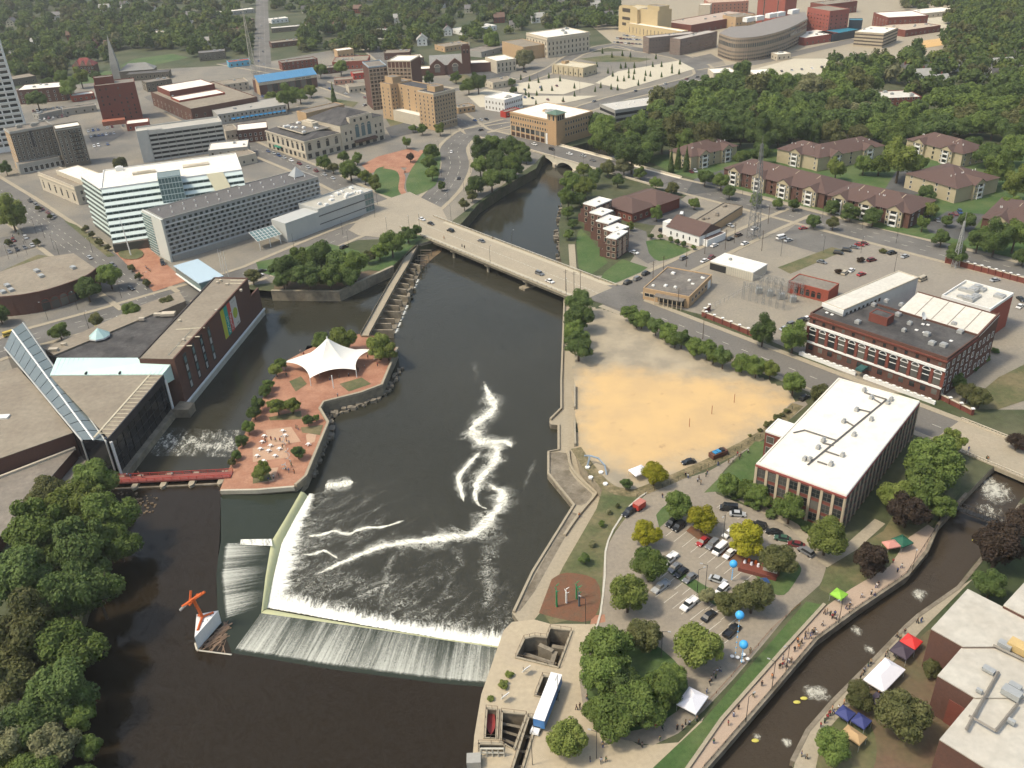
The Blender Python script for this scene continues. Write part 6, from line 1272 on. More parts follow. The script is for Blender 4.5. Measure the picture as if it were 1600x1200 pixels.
for a, b, d, h, w, r, n, lab in (((50, 76), (92, 70), 16, 5, WHITE, ROOFW, 6, 'long pale house block in the trees at far left'), ((234, 52), (263, 50), 14, 6, BRICKT, ROOFW, 5, 'flat white roofed block alone in the far trees'), ((286, 36), (311, 34), 14, 7, WHITE, SHINGLE, 4, 'white walled block left of the radio mast'), ((325, 22), (398, 14), 18, 5, STONEG, ROOFW, 8, 'long pale store beside the far avenue, topmost'), ((332, 38), (397, 30), 18, 5, BRICKB, ROOFT, 8, 'long tan roofed store beside the far avenue'), ((310, 84), (352, 80), 16, 8, BRICKG, SHINGLE, 6, 'grey roofed block below the far trees'), ((357, 98), (391, 94), 12, 5, mat('sky_blue_wall', (.12, .36, .5)), BRICKR, 4, 'small blue fronted store left of the avenue'), ((326, 136), (388, 128), 22, 7, STONE, ROOFT, 7, 'tan block left of the blue roofed hall'), ((424, 31), (450, 28), 14, 5, WHITE, ROOFW, 4, 'white roofed store right of the avenue, topmost'),
        ((424, 45), (482, 40), 14, 5, BRICKG, WROOF, 7, 'long pale roofed store right of the avenue'), ((424, 68), (470, 63), 16, 5, BRICKB, ROOFT, 6, 'tan roofed store right of the avenue'), ((440, 99), (496, 92), 14, 7, BRICK, ROOFG, 8, 'long dark red brick store behind the blue roof'), ((504, 108), (530, 105), 12, 5, BRICKB, ROOFT, 4, 'low brown store left of the market hall'), ((640, 92), (662, 90), 20, 7, BRICKB, ROOFW, 4, 'white roofed brick block behind the brown tower'), ((695, 74), (734, 68), 22, 5, BRICKT, ROOFT, 6, 'flat brown roofed school block behind the church'), ((722, 48), (776, 40), 22, 5, WHITE, WROOF, 8, 'wide pale roofed works in the far trees'), ((600, 84), (640, 82), 20, 6, BRICKB, ROOFT, 6, 'low block directly behind the brown tower'), ((228, 130), (268, 124), 16, 8, BRICKG, ROOFG, 6, 'grey brick hall right of the brick tower'), ((60, 208 - 28), (96, 172), 10, 4, STONEG, ROOFG, 0, 'narrow garage row behind the old hotel'),
        ((716, 170), (742, 166), 12, 4, BRICKT, ROOFT, 4, 'small tan shop right of the grand hotel'), ((770, 130), (806, 124), 16, 5, STONE, ROOFT, 5, 'low stone hall left of the concrete lots'), ((1150, 28), (1182, 24), 24, 12, BRICKT, ROOFT, 6, 'tan hospital block behind the curved office'), ((1290, 8), (1340, 2), 26, 12, BRICK, ROOFT, 8, 'brick hospital block at the top right'), ((1215, 86), (1236, 84), 12, 5, STONE, ROOFW, 3, 'small pale shop below the curved office'), ((1440, 22), (1500, 16), 30, 5, STONE, ROOFW, 8, 'long pale shed at the far top right'), ((1372, 100), (1400, 98), 14, 6, BRICKR, SHINGLE, 4, 'red brick house block near the hospital lots')):
    plain('town_block', lab, a, b, d, h, w, r, n, 1 if h < 7 else 2, un=2, wl=2)
# ================================================================== trees
def crown_mesh(seed, nleaf, leaf, shape='round', core=True):
    q = random.Random(seed); mb = MB(); lobes = []
    n = {'round': 20, 'tall': 20, 'cone': 0, 'shrub': 12, 'loose': 16, 'low': 7}[shape]
    if shape == 'cone':
        for k in range(26):
            t = k / 25; r = (1 - t) * .62 + .06; a = k * 2.4
            lobes.append((Vector((math.cos(a) * r * .45, math.sin(a) * r * .45, -.95 + 2.1 * t)), r * .62))
    else:
        for k in range(n):
            z = q.uniform(-.65, 1); a = k * 2.39996 + q.uniform(-.4, .4); rr = math.sqrt(max(0, 1 - z * z * .9))
            d = q.uniform(.48, .80) if shape != 'loose' else q.uniform(.45, .88)
            c = Vector((math.cos(a) * rr * d, math.sin(a) * rr * d, z * d * (1.25 if shape == 'tall' else .9)))
            lobes.append((c, q.uniform(.38, .52) if shape == 'low' else q.uniform(.22, .43) if shape != 'loose' else q.uniform(.18, .34)))
        lobes.append((Vector((0, 0, 0)), .62))
    tot = sum(r * r for _, r in lobes)
    for ci, (c, r) in enumerate(lobes):
        for _ in range(int(nleaf * r * r / tot)):
            u = q.uniform(-.75, 1); a = q.uniform(0, 6.2832); s = math.sqrt(1 - u * u); nrm = Vector((s * math.cos(a), s * math.sin(a), u))
            p = c + nrm * r * q.uniform(.82, 1.1)
            if any(k != ci and (p - c2).length < r2 * .78 for k, (c2, r2) in enumerate(lobes)): continue
            nn = (nrm + Vector((q.gauss(0, .45), q.gauss(0, .45), q.gauss(0, .45) + .25))).normalized()
            t1 = nn.orthogonal().normalized(); t1 = Matrix.Rotation(q.uniform(0, 6.28), 3, nn) @ t1; t2 = nn.cross(t1)
            l = leaf * q.uniform(.6, 1.3); w = l * q.uniform(.5, .8)
            mb.add([p - t1 * l, p - t2 * w + nn * l * .15, p + t1 * l, p + t2 * w + nn * l * .15], [(0, 1, 2, 3)])
        if core:
            rc = r * .8; vs = [c + Vector(v) * rc for v in ICO[0]]; mb.add(vs, ICO[1])
    return mb
_t = (1 + 5 ** .5) / 2
_iv = [Vector(v).normalized() for v in ((-1, _t, 0), (1, _t, 0), (-1, -_t, 0), (1, -_t, 0), (0, -1, _t), (0, 1, _t), (0, -1, -_t), (0, 1, -_t), (_t, 0, -1), (_t, 0, 1), (-_t, 0, -1), (-_t, 0, 1))]
ICO = (_iv, [(0, 11, 5), (0, 5, 1), (0, 1, 7), (0, 7, 10), (0, 10, 11), (1, 5, 9), (5, 11, 4), (11, 10, 2), (10, 7, 6), (7, 1, 8), (3, 9, 4), (3, 4, 2), (3, 2, 6), (3, 6, 8), (3, 8, 9), (4, 9, 5), (2, 4, 11), (6, 2, 10), (8, 6, 7), (9, 8, 1)])
CROWNS = {'round': [crown_mesh(s, 7500, .056) for s in (1, 2, 3, 4, 15)], 'tall': [crown_mesh(s, 7000, .056, 'tall') for s in (5, 6)], 'loose': [crown_mesh(s, 6500, .056, 'loose') for s in (7, 8)], 'cone': [crown_mesh(9, 3200, .07, 'cone')], 'shrub': [crown_mesh(s, 2200, .10, 'shrub') for s in (10, 11)]}
CROWN_ME = {k: [[c.mesh('crown', LEAF[i]) for i in range(len(LEAF))] for c in v] for k, v in CROWNS.items()}
def trunk_mesh(seed):
    q = random.Random(seed); mb = MB(); mb.bar((0, 0, -1.0), (0, 0, -.1), .075, r2=.05, n=7)
    for k in range(5):
        a = k * 1.3 + q.random(); mb.bar((0, 0, -.45 + k * .07), (math.cos(a) * .5, math.sin(a) * .5, .15 + q.random() * .35), .035, r2=.012, n=5)
    return mb.mesh('trunk', BARK)
TRUNKS = [trunk_mesh(s) for s in (1, 2)]
RT = random.Random(77)
def tree(cx, cy, w, kind=0, label=None, group=None, shape=None, gz=0.0, name='tree', hs=None, part=True):
    """a tree whose crown is seen centred on the survey point, w pixels wide"""
    shape = shape or RT.choice(['round', 'round', 'round', 'tall', 'loose'])
    f = {'round': 1.15, 'tall': 1.45, 'loose': 1.1, 'cone': 2.3, 'shrub': .55}[shape]
    z = gz + 4
    for _ in range(3):
        r = w * .5 * mpp(cx, cy, z); z = gz + r * f
    p = P(cx, cy, z); zs = {'cone': 1.9, 'shrub': .7}.get(shape, 1.0) * (hs or RT.uniform(.9, 1.1))
    if shape == 'cone': zs *= 1.05
    T = thing(name, label, 'tree' if name != 'shrub' else 'shrub', (p.x, p.y, gz), RT.uniform(0, 6.28), group)
    c = link('crown', RT.choice(CROWN_ME[shape])[kind], T, (0, 0, z - gz)); c.scale = (r * 1.04 * RT.uniform(.93, 1.07), r * 1.04 * RT.uniform(.93, 1.07), r * zs)
    t = link('trunk', RT.choice(TRUNKS), T, (0, 0, z - gz)); t.scale = (r, r, z - gz)
    return T
ORD = 'leftmost,second,third,fourth,fifth,sixth,seventh,eighth,ninth,tenth,eleventh,twelfth,thirteenth,fourteenth,fifteenth,sixteenth,seventeenth,eighteenth,nineteenth,twentieth'.split(',')
SHADE = ['green', 'dark green', 'light green', 'yellow', 'olive', 'purple', 'pale']
def grove(label, group, lst, gz=0.0, shape=None, name='tree'):
    order = sorted(range(len(lst)), key=lambda i: lst[i][0])
    for i, t in enumerate(lst):
        k = t[3]; lab = label
        if len(lst) <= 15: r = order.index(i); lab = label + (', leftmost' if r == 0 else ', rightmost' if r == len(lst) - 1 else ', %s from left' % ORD[r])
        else: same = [j for j in order if lst[j][3] == k]; r = same.index(i); lab = SHADE[k] + ' ' + label + ((', %s from left' % ORD[r] if r else ', leftmost') if 1 < len(same) < 21 else '')
        tree(t[0], t[1], t[2], k, lab, group, t[4] if len(t) > 4 else shape, gz, name)
grove('tree in the near left bank wood', 'trees of the left bank wood', [(150, 745, 62, 0), (112, 790, 90, 2), (172, 808, 84, 0), (50, 832, 105, 0), (122, 862, 104, 1), (184, 850, 62, 0), (30, 905, 100, 1), (100, 935, 104, 1), (152, 925, 78, 1), (40, 985, 105, 4), (108, 1015, 96, 0), (18, 1062, 96, 4), (92, 1080, 104, 1), (122, 1118, 52, 0), (38, 1142, 88, 1), (8, 1160, 80, 6), (82, 1175, 84, 6), (140, 1170, 46, 0), (55, 1222, 90, 0), (135, 1230, 60, 1), (75, 770, 70, 4), (60, 900, 60, 2), (20, 1190, 60, 2)])
grove('dark tree in the dense clump at the park corner by the channel', 'trees at the park corner', [(445, 422, 46, 1), (470, 407, 50, 0), (500, 402, 50, 1), (526, 410, 48, 1), (552, 412, 44, 0), (480, 430, 45, 1), (515, 432, 40, 0), (545, 430, 36, 1), (442, 437, 30, 1)])
grove('tree on the wooded slope between the curved road and the river', 'trees beside the curved road', [(750, 233, 30, 1), (770, 228, 35, 0), (795, 232, 36, 1), (812, 236, 30, 0), (822, 246, 18, 1), (750, 260, 30, 0), (775, 255, 40, 1), (800, 258, 38, 0), (742, 288, 32, 1), (768, 280, 36, 0), (795, 275, 30, 1), (806, 264, 22, 0), (738, 305, 20, 4), (725, 318, 16, 4)])
grove('tree on the east bank between the two road bridges', 'trees on the far east bank', [(895, 284, 36, 0), (915, 294, 32, 2), (888, 308, 30, 0), (930, 275, 26, 1), (950, 262, 28, 4), (975, 260, 30, 6, 'loose'), (1000, 270, 22, 0), (965, 282, 20, 1), (887, 332, 20, 0), (895, 348, 16, 1), (889, 366, 16, 0), (905, 312, 22, 1), (912, 265, 22, 2)])
grove('dark conifer beside the cream apartments near the arch bridge', 'conifers near the arch bridge', [(1060, 244, 18, 1), (1073, 248, 18, 1), (1049, 252, 16, 1)], shape='cone')
# the wood along the far river
def scatter(poly, n, w0, w1, seed, avoid=(), dmin=.42):
    q = random.Random(seed); out = []; tries = 0
    xs = [p[0] for p in poly]; ys = [p[1] for p in poly]
    while len(out) < n and tries < n * 60:
        tries += 1; x, y = q.uniform(min(xs), max(xs)), q.uniform(min(ys), max(ys)); w = q.uniform(w0, w1)
        if not inside((x, y), poly) or any(a <= x <= c and b <= y <= d for a, b, c, d in avoid): continue
        if any(abs(x - o[0]) < (w + o[2]) * .5 * dmin and abs(y - o[1]) < (w + o[2]) * .4 * dmin for o in out): continue
        out.append((x, y, w))
    return out
WOOD = [(922, 182), (936, 196), (1018, 184), (1018, 160), (1060, 138), (1100, 132), (1115, 125), (1160, 112), (1180, 128), (1250, 132), (1300, 122), (1362, 125), (1378, 170), (1450, 172), (1470, 150), (1600, 125), (1640, 180), (1640, 215), (1500, 200), (1400, 212), (1300, 208), (1210, 215), (1150, 205), (1050, 228), (1000, 240), (930, 232)]
q = random.Random(4)
wood = [(x, y, w, q.choice([0, 1, 1, 1, 4, 6 if x > 1250 and x < 1380 else 0])) for x, y, w in scatter(WOOD, 150, 30, 50, 12, avoid=((1365, 140, 1445, 166), (1440, 160, 1500, 178)))]
wood.sort(key=lambda t: -t[1]); grove('tree fronting the far river wood', 'trees of the far river wood', wood[:38])
q = random.Random(5)
grove('tree round the brown roofed apartments', 'trees round the apartments', [(1300, 322, 24, 1), (1330, 331, 28, 1), (1365, 338, 30, 1), (1272, 345, 22, 1), (1302, 349, 20, 4), (1407, 246, 56, 2), (1375, 255, 36, 0), (1432, 254, 36, 0), (1307, 262, 30, 2), (1350, 258, 28, 0), (1442, 348, 22, 0), (1450, 327, 28, 2), (1472, 370, 30, 1), (1495, 396, 34, 1), (1510, 345, 28, 1), (1530, 372, 34, 1), (1557, 372, 44, 1), (1588, 365, 46, 0), (1468, 285, 30, 0), (1450, 300, 26, 1), (1562, 262, 44, 0), (1590, 285, 46, 2), (1545, 240, 40, 1), (1585, 235, 46, 0), (1520, 228, 34, 1), (1140, 300, 22, 1), (1182, 312, 22, 0), (1102, 277, 26, 1), (1127, 283, 28, 0), (1025, 286, 20, 0), (1050, 293, 20, 4), (1160, 246, 26, 0), (1190, 240, 30, 1), (1195, 222, 30, 1), (1110, 232, 26, 0), (1390, 226, 26, 1), (1240, 320, 18, 1), (1215, 318, 16, 0), (1580, 320, 30, 0), (1480, 345, 18, 1), (1600, 400, 30, 1)])
grove('dark round tree in the row at the end of the road bridge', 'row of trees by the river wall', [(906, 473, 42, 1), (904, 497, 44, 1), (900, 520, 36, 0), (904, 540, 50, 1)])
grove('tree in the long hedge row between the street and the gravel lot', 'hedge row along the street', [(985, 489, 28, 0), (1003, 498, 30, 0), (1025, 509, 30, 1), (1045, 519, 30, 0), (1065, 529, 32, 1), (1085, 540, 34, 0), (1105, 546, 32, 0), (1130, 556, 32, 1), (1160, 566, 32, 0), (1182, 573, 28, 0), (1204, 578, 28, 2), (995, 500, 24, 1), (1055, 530, 26, 0), (1115, 556, 26, 0)])
tree(1240, 600, 38, 0, 'tree at the corner of the sand lot beside the street', None, 'round'); tree(1286, 616, 36, 4, 'tree at the rear left corner of the white roofed office', None, 'round')
tree(1193, 517, 38, 1, 'dark tree behind the brick wall of the substation', None, 'tall'); tree(1240, 526, 40, 0, 'green tree at the left end of the brick powerhouse', None, 'tall')
tree(1512, 612, 36, 4, 'olive tree at the right end of the brick powerhouse', None, 'loose'); tree(1532, 622, 34, 4, 'olive tree by the path right of the powerhouse', None, 'round'); tree(1496, 596, 26, 1, 'small dark tree against the powerhouse end wall', None, 'round')
grove('dark bush against the powerhouse end wall', 'bushes by the powerhouse', [(1520, 575, 18, 1), (1540, 560, 18, 1), (1555, 548, 14, 1)], shape='shrub', name='shrub')
# car park trees
for x, y, w, k, lab in ((1022, 741, 39, 3, 'yellow tree at the edge of the sand lot beside the white canopy'), (1098, 811, 45, 3, 'yellow tree between the two rows of the car park, nearer the office'), (1011, 834, 46, 3, 'yellow tree on the left side of the car park'), (1166, 841, 56, 3, 'largest yellow tree, over the middle row of the car park'),
                       (1059, 789, 47, 0, 'green tree over the two black cars at the car park entrance'), (1014, 884, 55, 0, 'green tree below the left yellow tree in the car park'), (981, 930, 62, 2, 'pale green tree at the lower left of the car park'), (1219, 876, 54, 4, 'olive tree on the kerbed island at the right of the car park'), (1176, 933, 58, 4, 'olive tree beside the upper blue balloons'), (1134, 943, 42, 4, 'small olive tree below the white parked cars'),
                       (1107, 931, 27, 6, 'pale blossoming small tree on the car park divider'), (1094, 1007, 76, 2, 'large pale green tree left of the blue balloons'), (1138, 757, 36, 0, 'tree at the left end of the row before the white roofed office'), (1166, 764, 34, 0, 'second tree in the row before the white roofed office'), (1188, 773, 40, 0, 'third tree in the row before the white roofed office'), (1234, 796, 50, 0, 'bright green round tree before the white roofed office front'), (1291, 840, 62, 2, 'broad tree at the corner of the white roofed office'),
                       (978, 756, 18, 1, 'small dark tree beside the white canopy'), (1007, 990, 58, 4, 'dark olive tree at the lower left of the car park'), (885, 1150, 64, 2, 'lone light green tree on the south plaza')):
    tree(x, y, w, k, lab, None, 'round')
grove('big green tree in the round garden below the car park', 'trees of the round garden', [(948, 1015, 80, 0), (940, 1050, 74, 0), (962, 1112, 84, 0), (1000, 1102, 76, 0), (1030, 1078, 66, 0), (1046, 1058, 50, 0), (975, 1070, 60, 1), (930, 1110, 44, 0)])
for x, y, w, k, lab, sh in ((1482, 694, 52, 2, 'tree crown nearest the race bridge behind the office', 'loose'), (1462, 722, 84, 0, 'large tree right of the white roofed office', 'round'), (1442, 762, 78, 0, 'tree below the large one right of the white roofed office', 'loose'), (1400, 776, 52, 2, 'light tree close to the dark side of the white roofed office', 'round'), (1418, 798, 58, 5, 'dark purple tree beside the race', 'round'), (1474, 790, 50, 0, 'green tree over the race path', 'loose'), (1362, 872, 56, 5, 'purple tree above the green canopy tent', 'round'), (1560, 855, 78, 5, 'dark purple tree at the right bank of the race', 'round'), (1600, 820, 60, 5, 'dark tree at the right edge above the white roofs', 'round'), (1548, 915, 48, 1, 'dark green tree at the corner of the white roofed race building', 'round'),
                       (1342, 1088, 46, 4, 'olive tree left of the white fair tent', 'round'), (1412, 1122, 84, 4, 'broad olive tree between fair tents and race building', 'round'), (1302, 1165, 52, 0, 'green tree at the bottom of the fair ground', 'round'), (1456, 1042, 34, 4, 'small olive tree beside the brick race building', 'loose'), (1590, 690, 30, 5, 'dark tree at the right end of the race bridge', 'round')):
    tree(x, y, w, k, lab, None, sh)
grove('tree on the small plaza before the theatre', 'trees of the theatre plaza', [(506, 254, 23, 0), (536, 245, 19, 0), (547, 265, 33, 0), (557, 247, 19, 0), (570, 277, 22, 2), (585, 285, 22, 2), (635, 222, 16, 0), (672, 235, 28, 0), (670, 255, 26, 0), (675, 270, 22, 0), (645, 200, 14, 0), (660, 202, 16, 0), (687, 200, 17, 2), (641, 246, 14, 5), (520, 262, 18, 4), (690, 290, 12, 1)])
grove('tree before the blue roofed hall', 'trees at the blue roofed hall', [(448, 150, 30, 0), (468, 148, 26, 0), (485, 141, 20, 2), (424, 152, 20, 2), (520, 145, 13, 1, 'cone'), (500, 110, 22, 0), (532, 105, 22, 0)])
grove('tree among the blocks at the far left of downtown', 'trees at the far left of downtown', [(57, 155, 30, 1), (62, 107, 25, 0), (125, 120, 24, 2), (150, 118, 18, 1), (187, 255, 22, 4), (108, 135, 30, 0), (96, 120, 22, 0), (15, 332, 44, 2), (75, 128, 20, 1), (8, 262, 18, 1)])
for x, y, w, k, lab in ((170, 432, 38, 0, 'round tree on the street corner beside the brick hall'), (135, 452, 38, 1, 'dark round tree against the curved brick hall'), (92, 517, 29, 0, 'leftmost street tree before the convention hall terrace'), (150, 501, 24, 4, 'street tree behind the pyramid skylight'), (205, 487, 29, 0, 'street tree right of the pyramid skylight'), (262, 473, 24, 4, 'olive street tree nearest the museum roof'), (394, 431, 26, 4, 'olive tree at the north end of the museum wing'), (-2, 490, 32, 1, 'dark tree cut off by the left edge beside the brick hall')):
    tree(x, y, w, k, lab, None, 'round')
grove('small olive street tree along the diagonal avenue', 'small trees of the avenue', [(133, 357, 12, 4), (143, 366, 12, 4), (155, 378, 13, 4), (168, 386, 12, 4), (205, 418, 13, 4), (216, 431, 14, 4), (228, 441, 14, 4), (58, 378, 14, 4), (12, 378, 14, 4), (60, 325, 10, 4), (78, 338, 10, 4)], shape='loose')
grove('tree beside the dark brick church', 'trees at the church', [(712, 120, 20, 0), (747, 128, 26, 1), (732, 134, 24, 0), (652, 120, 16, 1), (670, 122, 16, 1), (802, 140, 12, 1), (768, 62, 28, 0), (818, 90, 30, 6), (790, 100, 20, 0), (800, 128, 12, 1)])
LOT = [(55, 480), (110, 490), (165, 500), (230, 470), (300, 490), (105, 535), (185, 550), (155, 580), (250, 550), (150, 640), (85, 575), (105, 590), (320, 620), (390, 535), (390, 585), (520, 555), (555, 530), (620, 540), (660, 545), (790, 515), (830, 490), (760, 480), (730, 470), (700, 490), (660, 490), (630, 460), (600, 440), (680, 410), (710, 405), (765, 405), (765, 445), (730, 440), (835, 455), (865, 460), (935, 465), (880, 400), (935, 400), (1000, 415), (1000, 440), (1050, 385), (1045, 445), (530, 400), (565, 315), (625, 340), (690, 330), (740, 340), (900, 350)]
WOODREST = wood[38:]
def many(name, lst, shape, srcs, f, zs, zc):
    mb = MB(); qq = random.Random(3)
    for x, y, w, k in lst:
        r = w * .5 * mpp(x, y, 4); r = w * .5 * mpp(x, y, r * f); p = P(x, y, r * f); a = qq.uniform(0, 6.28); ca, sa = math.cos(a), math.sin(a); c = qq.choice(srcs); o = len(mb.v); s_ = qq.uniform(.9, 1.1)
        mb.v += [(p.x + (v[0] * ca - v[1] * sa) * r, p.y + (v[0] * sa + v[1] * ca) * r, r * zc + v[2] * r * zs * s_) for v in c.v]; mb.f += [tuple(i + o for i in f_) for f_ in c.f]; mb.m += [k] * len(c.f)
    return struct(mb.build(name, LEAF), 'stuff')
many('lot_trees', [(800 + x / 4, y / 4, 5.5, 1) for x, y in LOT], 'cone', [crown_mesh(41, 420, .16, 'cone')], 1.7, 1.5, 1.7)
many('river_wood', WOODREST, 'round', [crown_mesh(k, 3000, .085) for k in (42, 43, 44)], 1.15, 1.0, 1.15)
grove('small tree in the row beside the chapel lawn', 'row of small trees by the chapel', [(1017, 369, 9, 1), (1032, 370, 9, 1), (1048, 374, 9, 1), (1058, 378, 9, 1), (1068, 381, 9, 1), (1084, 386, 9, 0)])
grove('tree in the dark parking lot by the brick offices', 'trees of the dark lot', [(1026, 333, 19, 0), (1085, 317, 20, 0), (985, 353, 12, 2), (1000, 330, 12, 0)])
I = Z_ISL
for x, y, w, k, lab, sh in ((536, 530, 44, 2, 'light tree behind the white tent', 'round'), (504, 536, 32, 0, 'tree left of the tent peak on the island', 'round'), (592, 541, 42, 2, 'light tree at the right end of the island', 'round'), (606, 548, 30, 2, 'small light tree at the island tip', 'round'), (433, 634, 31, 2, 'left of two light trees on the island lawn bed', 'loose'), (456, 632, 30, 2, 'right of two light trees on the island lawn bed', 'loose'), (481, 657, 18, 1, 'small dark tree by the island parapet', 'round'), (494, 653, 12, 0, 'tiny tree by the island parapet corner', 'round'), (465, 707, 22, 1, 'dark tree near the island tables', 'round'), (408, 735, 32, 2, 'light tree at the near end of the island', 'loose')):
    tree(x, y, w, k, lab, None, sh, I)
grove('shrubby tree in the row along the channel edge of the island', 'trees along the channel edge', [(431, 578, 22, 2), (438, 568, 20, 0), (420, 600, 20, 0), (413, 610, 20, 1), (403, 630, 22, 1), (397, 645, 22, 1), (388, 668, 22, 0), (378, 688, 20, 1), (368, 710, 18, 1), (362, 722, 14, 4)], I)
grove('tree below the bridge abutment beside the weir walk', 'trees at the bridge abutment', [(612, 381, 40, 0), (637, 366, 28, 1), (592, 392, 28, 0), (575, 402, 20, 4), (650, 360, 18, 1)])
grove('clipped round bush on the south plaza', 'clipped bushes on the plaza', [(796, 1054, 15, 2), (786, 1070, 17, 2), (767, 1091, 12, 2)], shape='shrub', name='shrub')
grove('dark red shrub in the brick planters of the parking lot', 'planter shrubs in the lot', [(1345, 406, 14, 5), (1310, 424, 12, 5), (1380, 392, 12, 4)], shape='shrub', name='shrub')
grove('sapling in the park lawn beside the promenade', 'saplings in the park lawn', [(951, 799, 10, 6), (940, 818, 12, 0), (925, 849, 12, 6), (914, 872, 22, 1), (965, 790, 8, 4)], shape='loose')
grove('bush along the fence between the sand lot and the lane', 'bushes at the sand lot fence', [(1188, 672, 9, 4), (1198, 663, 13, 4), (1206, 660, 9, 4), (1213, 652, 14, 4), (1222, 648, 9, 4), (1230, 642, 12, 4), (1172, 680, 7, 4)], shape='shrub', name='shrub')
grove('low evergreen hedge bush before the white roofed office', 'hedge bushes before the office', [(1150, 775, 18, 1), (1180, 790, 20, 1), (1205, 803, 20, 1), (1260, 826, 18, 1), (1170, 785, 16, 0)], shape='shrub', name='shrub')
# --- the far neighbourhood: a wood that reads as one mass, with houses between the crowns
LOWC = [crown_mesh(s, 230, .2, 'low') for s in (31, 32, 33, 34)]
def far_ok(x, y, q):
    if abs(x - 410) < 16 or (420 < x < 470 and 15 < y < 90): return False
    if x < 395: return y < (116 if x < 100 else 92 if x < 250 else 84) and not (180 < x < 300 and 74 < y < 110) and not (330 < x < 395 and y < 40 and q.random() < .6)
    if x < 640: return y < 76
    if x < 800: return y < 62 and not (690 < x < 800 and 26 < y < 62 and q.random() < .7)
    if x < 965: return y < 42
    if x < 1410: return y < -8 or (1290 < x < 1400 and 95 < y < 125 and q.random() < .5)
    return y < 12 or (x > 1480 and y < 125) or (1395 < x < 1480 and 85 < y < 150 and q.random() < .5)
q = random.Random(99); far = MB(); far.m = []; cnt = 0
HOUSES = [(172, 75), (150, 74), (60, 72), (115, 62), (165, 18), (195, 12), (20, 90), (300, 28), (330, 70), (625, 35), (560, 20), (735, 20), (700, 55), (805, 45), (840, 35), (905, 35), (950, 30), (520, 50), (690, 12), (250, 47), (370, 60), (20, 40), (90, 30), (240, 20), (600, 60), (660, 70), (880, 15), (930, 12), (480, 20), (780, 35),
          (1495, 110), (1540, 92), (1552, 105), (1562, 112), (1530, 120), (1560, 130), (1585, 146), (1570, 142), (1415, 122), (1436, 128), (1448, 120), (1475, 112), (1590, 118), (1500, 95), (1575, 95), (1465, 135), (1590, 98), (1520, 105)]
while cnt < 3500:
    x, y = q.uniform(-120, 1720), q.uniform(-45, 152)
    if not far_ok(x, y, q) or any(abs(x - hx) < 9 and -3 < y - hy < 12 and q.random() < .85 for hx, hy in HOUSES): continue
    p = P(x, y, 4); r = q.uniform(4.4, 8.6); c = q.choice(LOWC); a = q.uniform(0, 6.28); ca, sa = math.cos(a), math.sin(a); k = q.choice([0, 0, 1, 1, 1, 4, 2, 6 if q.random() < .3 else 0]); zs = q.uniform(.9, 1.25); zc = r * zs * .95
    o = len(far.v); far.v += [(p.x + (v[0] * ca - v[1] * sa) * r, p.y + (v[0] * sa + v[1] * ca) * r, zc + v[2] * r * zs) for v in c.v]
    far.f += [tuple(i + o for i in f) for f in c.f]; far.m += [k] * len(c.f); cnt += 1
struct(far.build('far_wood', LEAF), 'stuff')
HP = []
for k, (wm, rm) in enumerate(((WHITE, SHINGLE), (mat('cream_house', (.55, .5, .38), var=.1), SHINGLE), (BRICK, mat('brown_roof2', (.16, .1, .075), var=.2)), (WHITE, mat('pale_roof', (.33, .32, .29), var=.15)))):
    L, W, h = (10, 8, 5.4) if k % 2 == 0 else (12, 8.5, 5.0)
    w = MB().box(-L / 2, L / 2, -W / 2, W / 2, 0, h).add([(-L / 2, -W / 2, h), (-L / 2, W / 2, h), (-L / 2, 0, h + 3.4)], [(0, 2, 1)]).add([(L / 2, -W / 2, h), (L / 2, W / 2, h), (L / 2, 0, h + 3.4)], [(0, 1, 2)]).mesh('wall', wm)
    r_ = MB().add([(-L / 2 - .5, -W / 2 - .5, h - .3), (L / 2 + .5, -W / 2 - .5, h - .3), (L / 2 + .5, 0, h + 3.6), (-L / 2 - .5, 0, h + 3.6), (L / 2 + .5, W / 2 + .5, h - .3), (-L / 2 - .5, W / 2 + .5, h - .3)], [(0, 1, 2, 3), (3, 2, 4, 5)]).mesh('roof', rm)
    wn = MB()
    for z in (1.2, 3.6):
        for x in (-3, 0, 3): wn.box(x - .5, x + .5, -W / 2 - .05, -W / 2 + .05, z, z + 1.3)
        for y in (-1.8, 1.8): wn.box(-L / 2 - .05, -L / 2 + .05, y - .5, y + .5, z, z + 1.3); wn.box(L / 2 - .05, L / 2 + .05, y - .5, y + .5, z, z + 1.3)
    ch = MB().box(1.5, 2.3, .4, 1.2, h + 2, h + 4.8).mesh('chimney', BRICK)
    HP.append((w, r_, wn.mesh('window', GLASS), ch))
for i, (x, y) in enumerate(HOUSES):
    p = P(x, y); w, r_, wn, ch = HP[q.randrange(4) if i < 30 else (0 if i % 3 else 3)]
    lab, g = ('small gabled house among the trees of the far neighbourhood', 'houses of the far neighbourhood') if i < 30 else ('pale gabled house on the residential street at the upper right', 'houses at the upper right')
    T = thing('house', lab, 'house', (p.x, p.y, 0), q.choice([.1, 1.67, .1, -.3]) + q.uniform(-.1, .1), g); s = q.uniform(1.0, 1.35); T.scale = (s, s, s)
    link('wall', w, T); ro = link('roof', r_, T); struct(link('window', wn, T), 'stuff'); link('chimney', ch, ro)
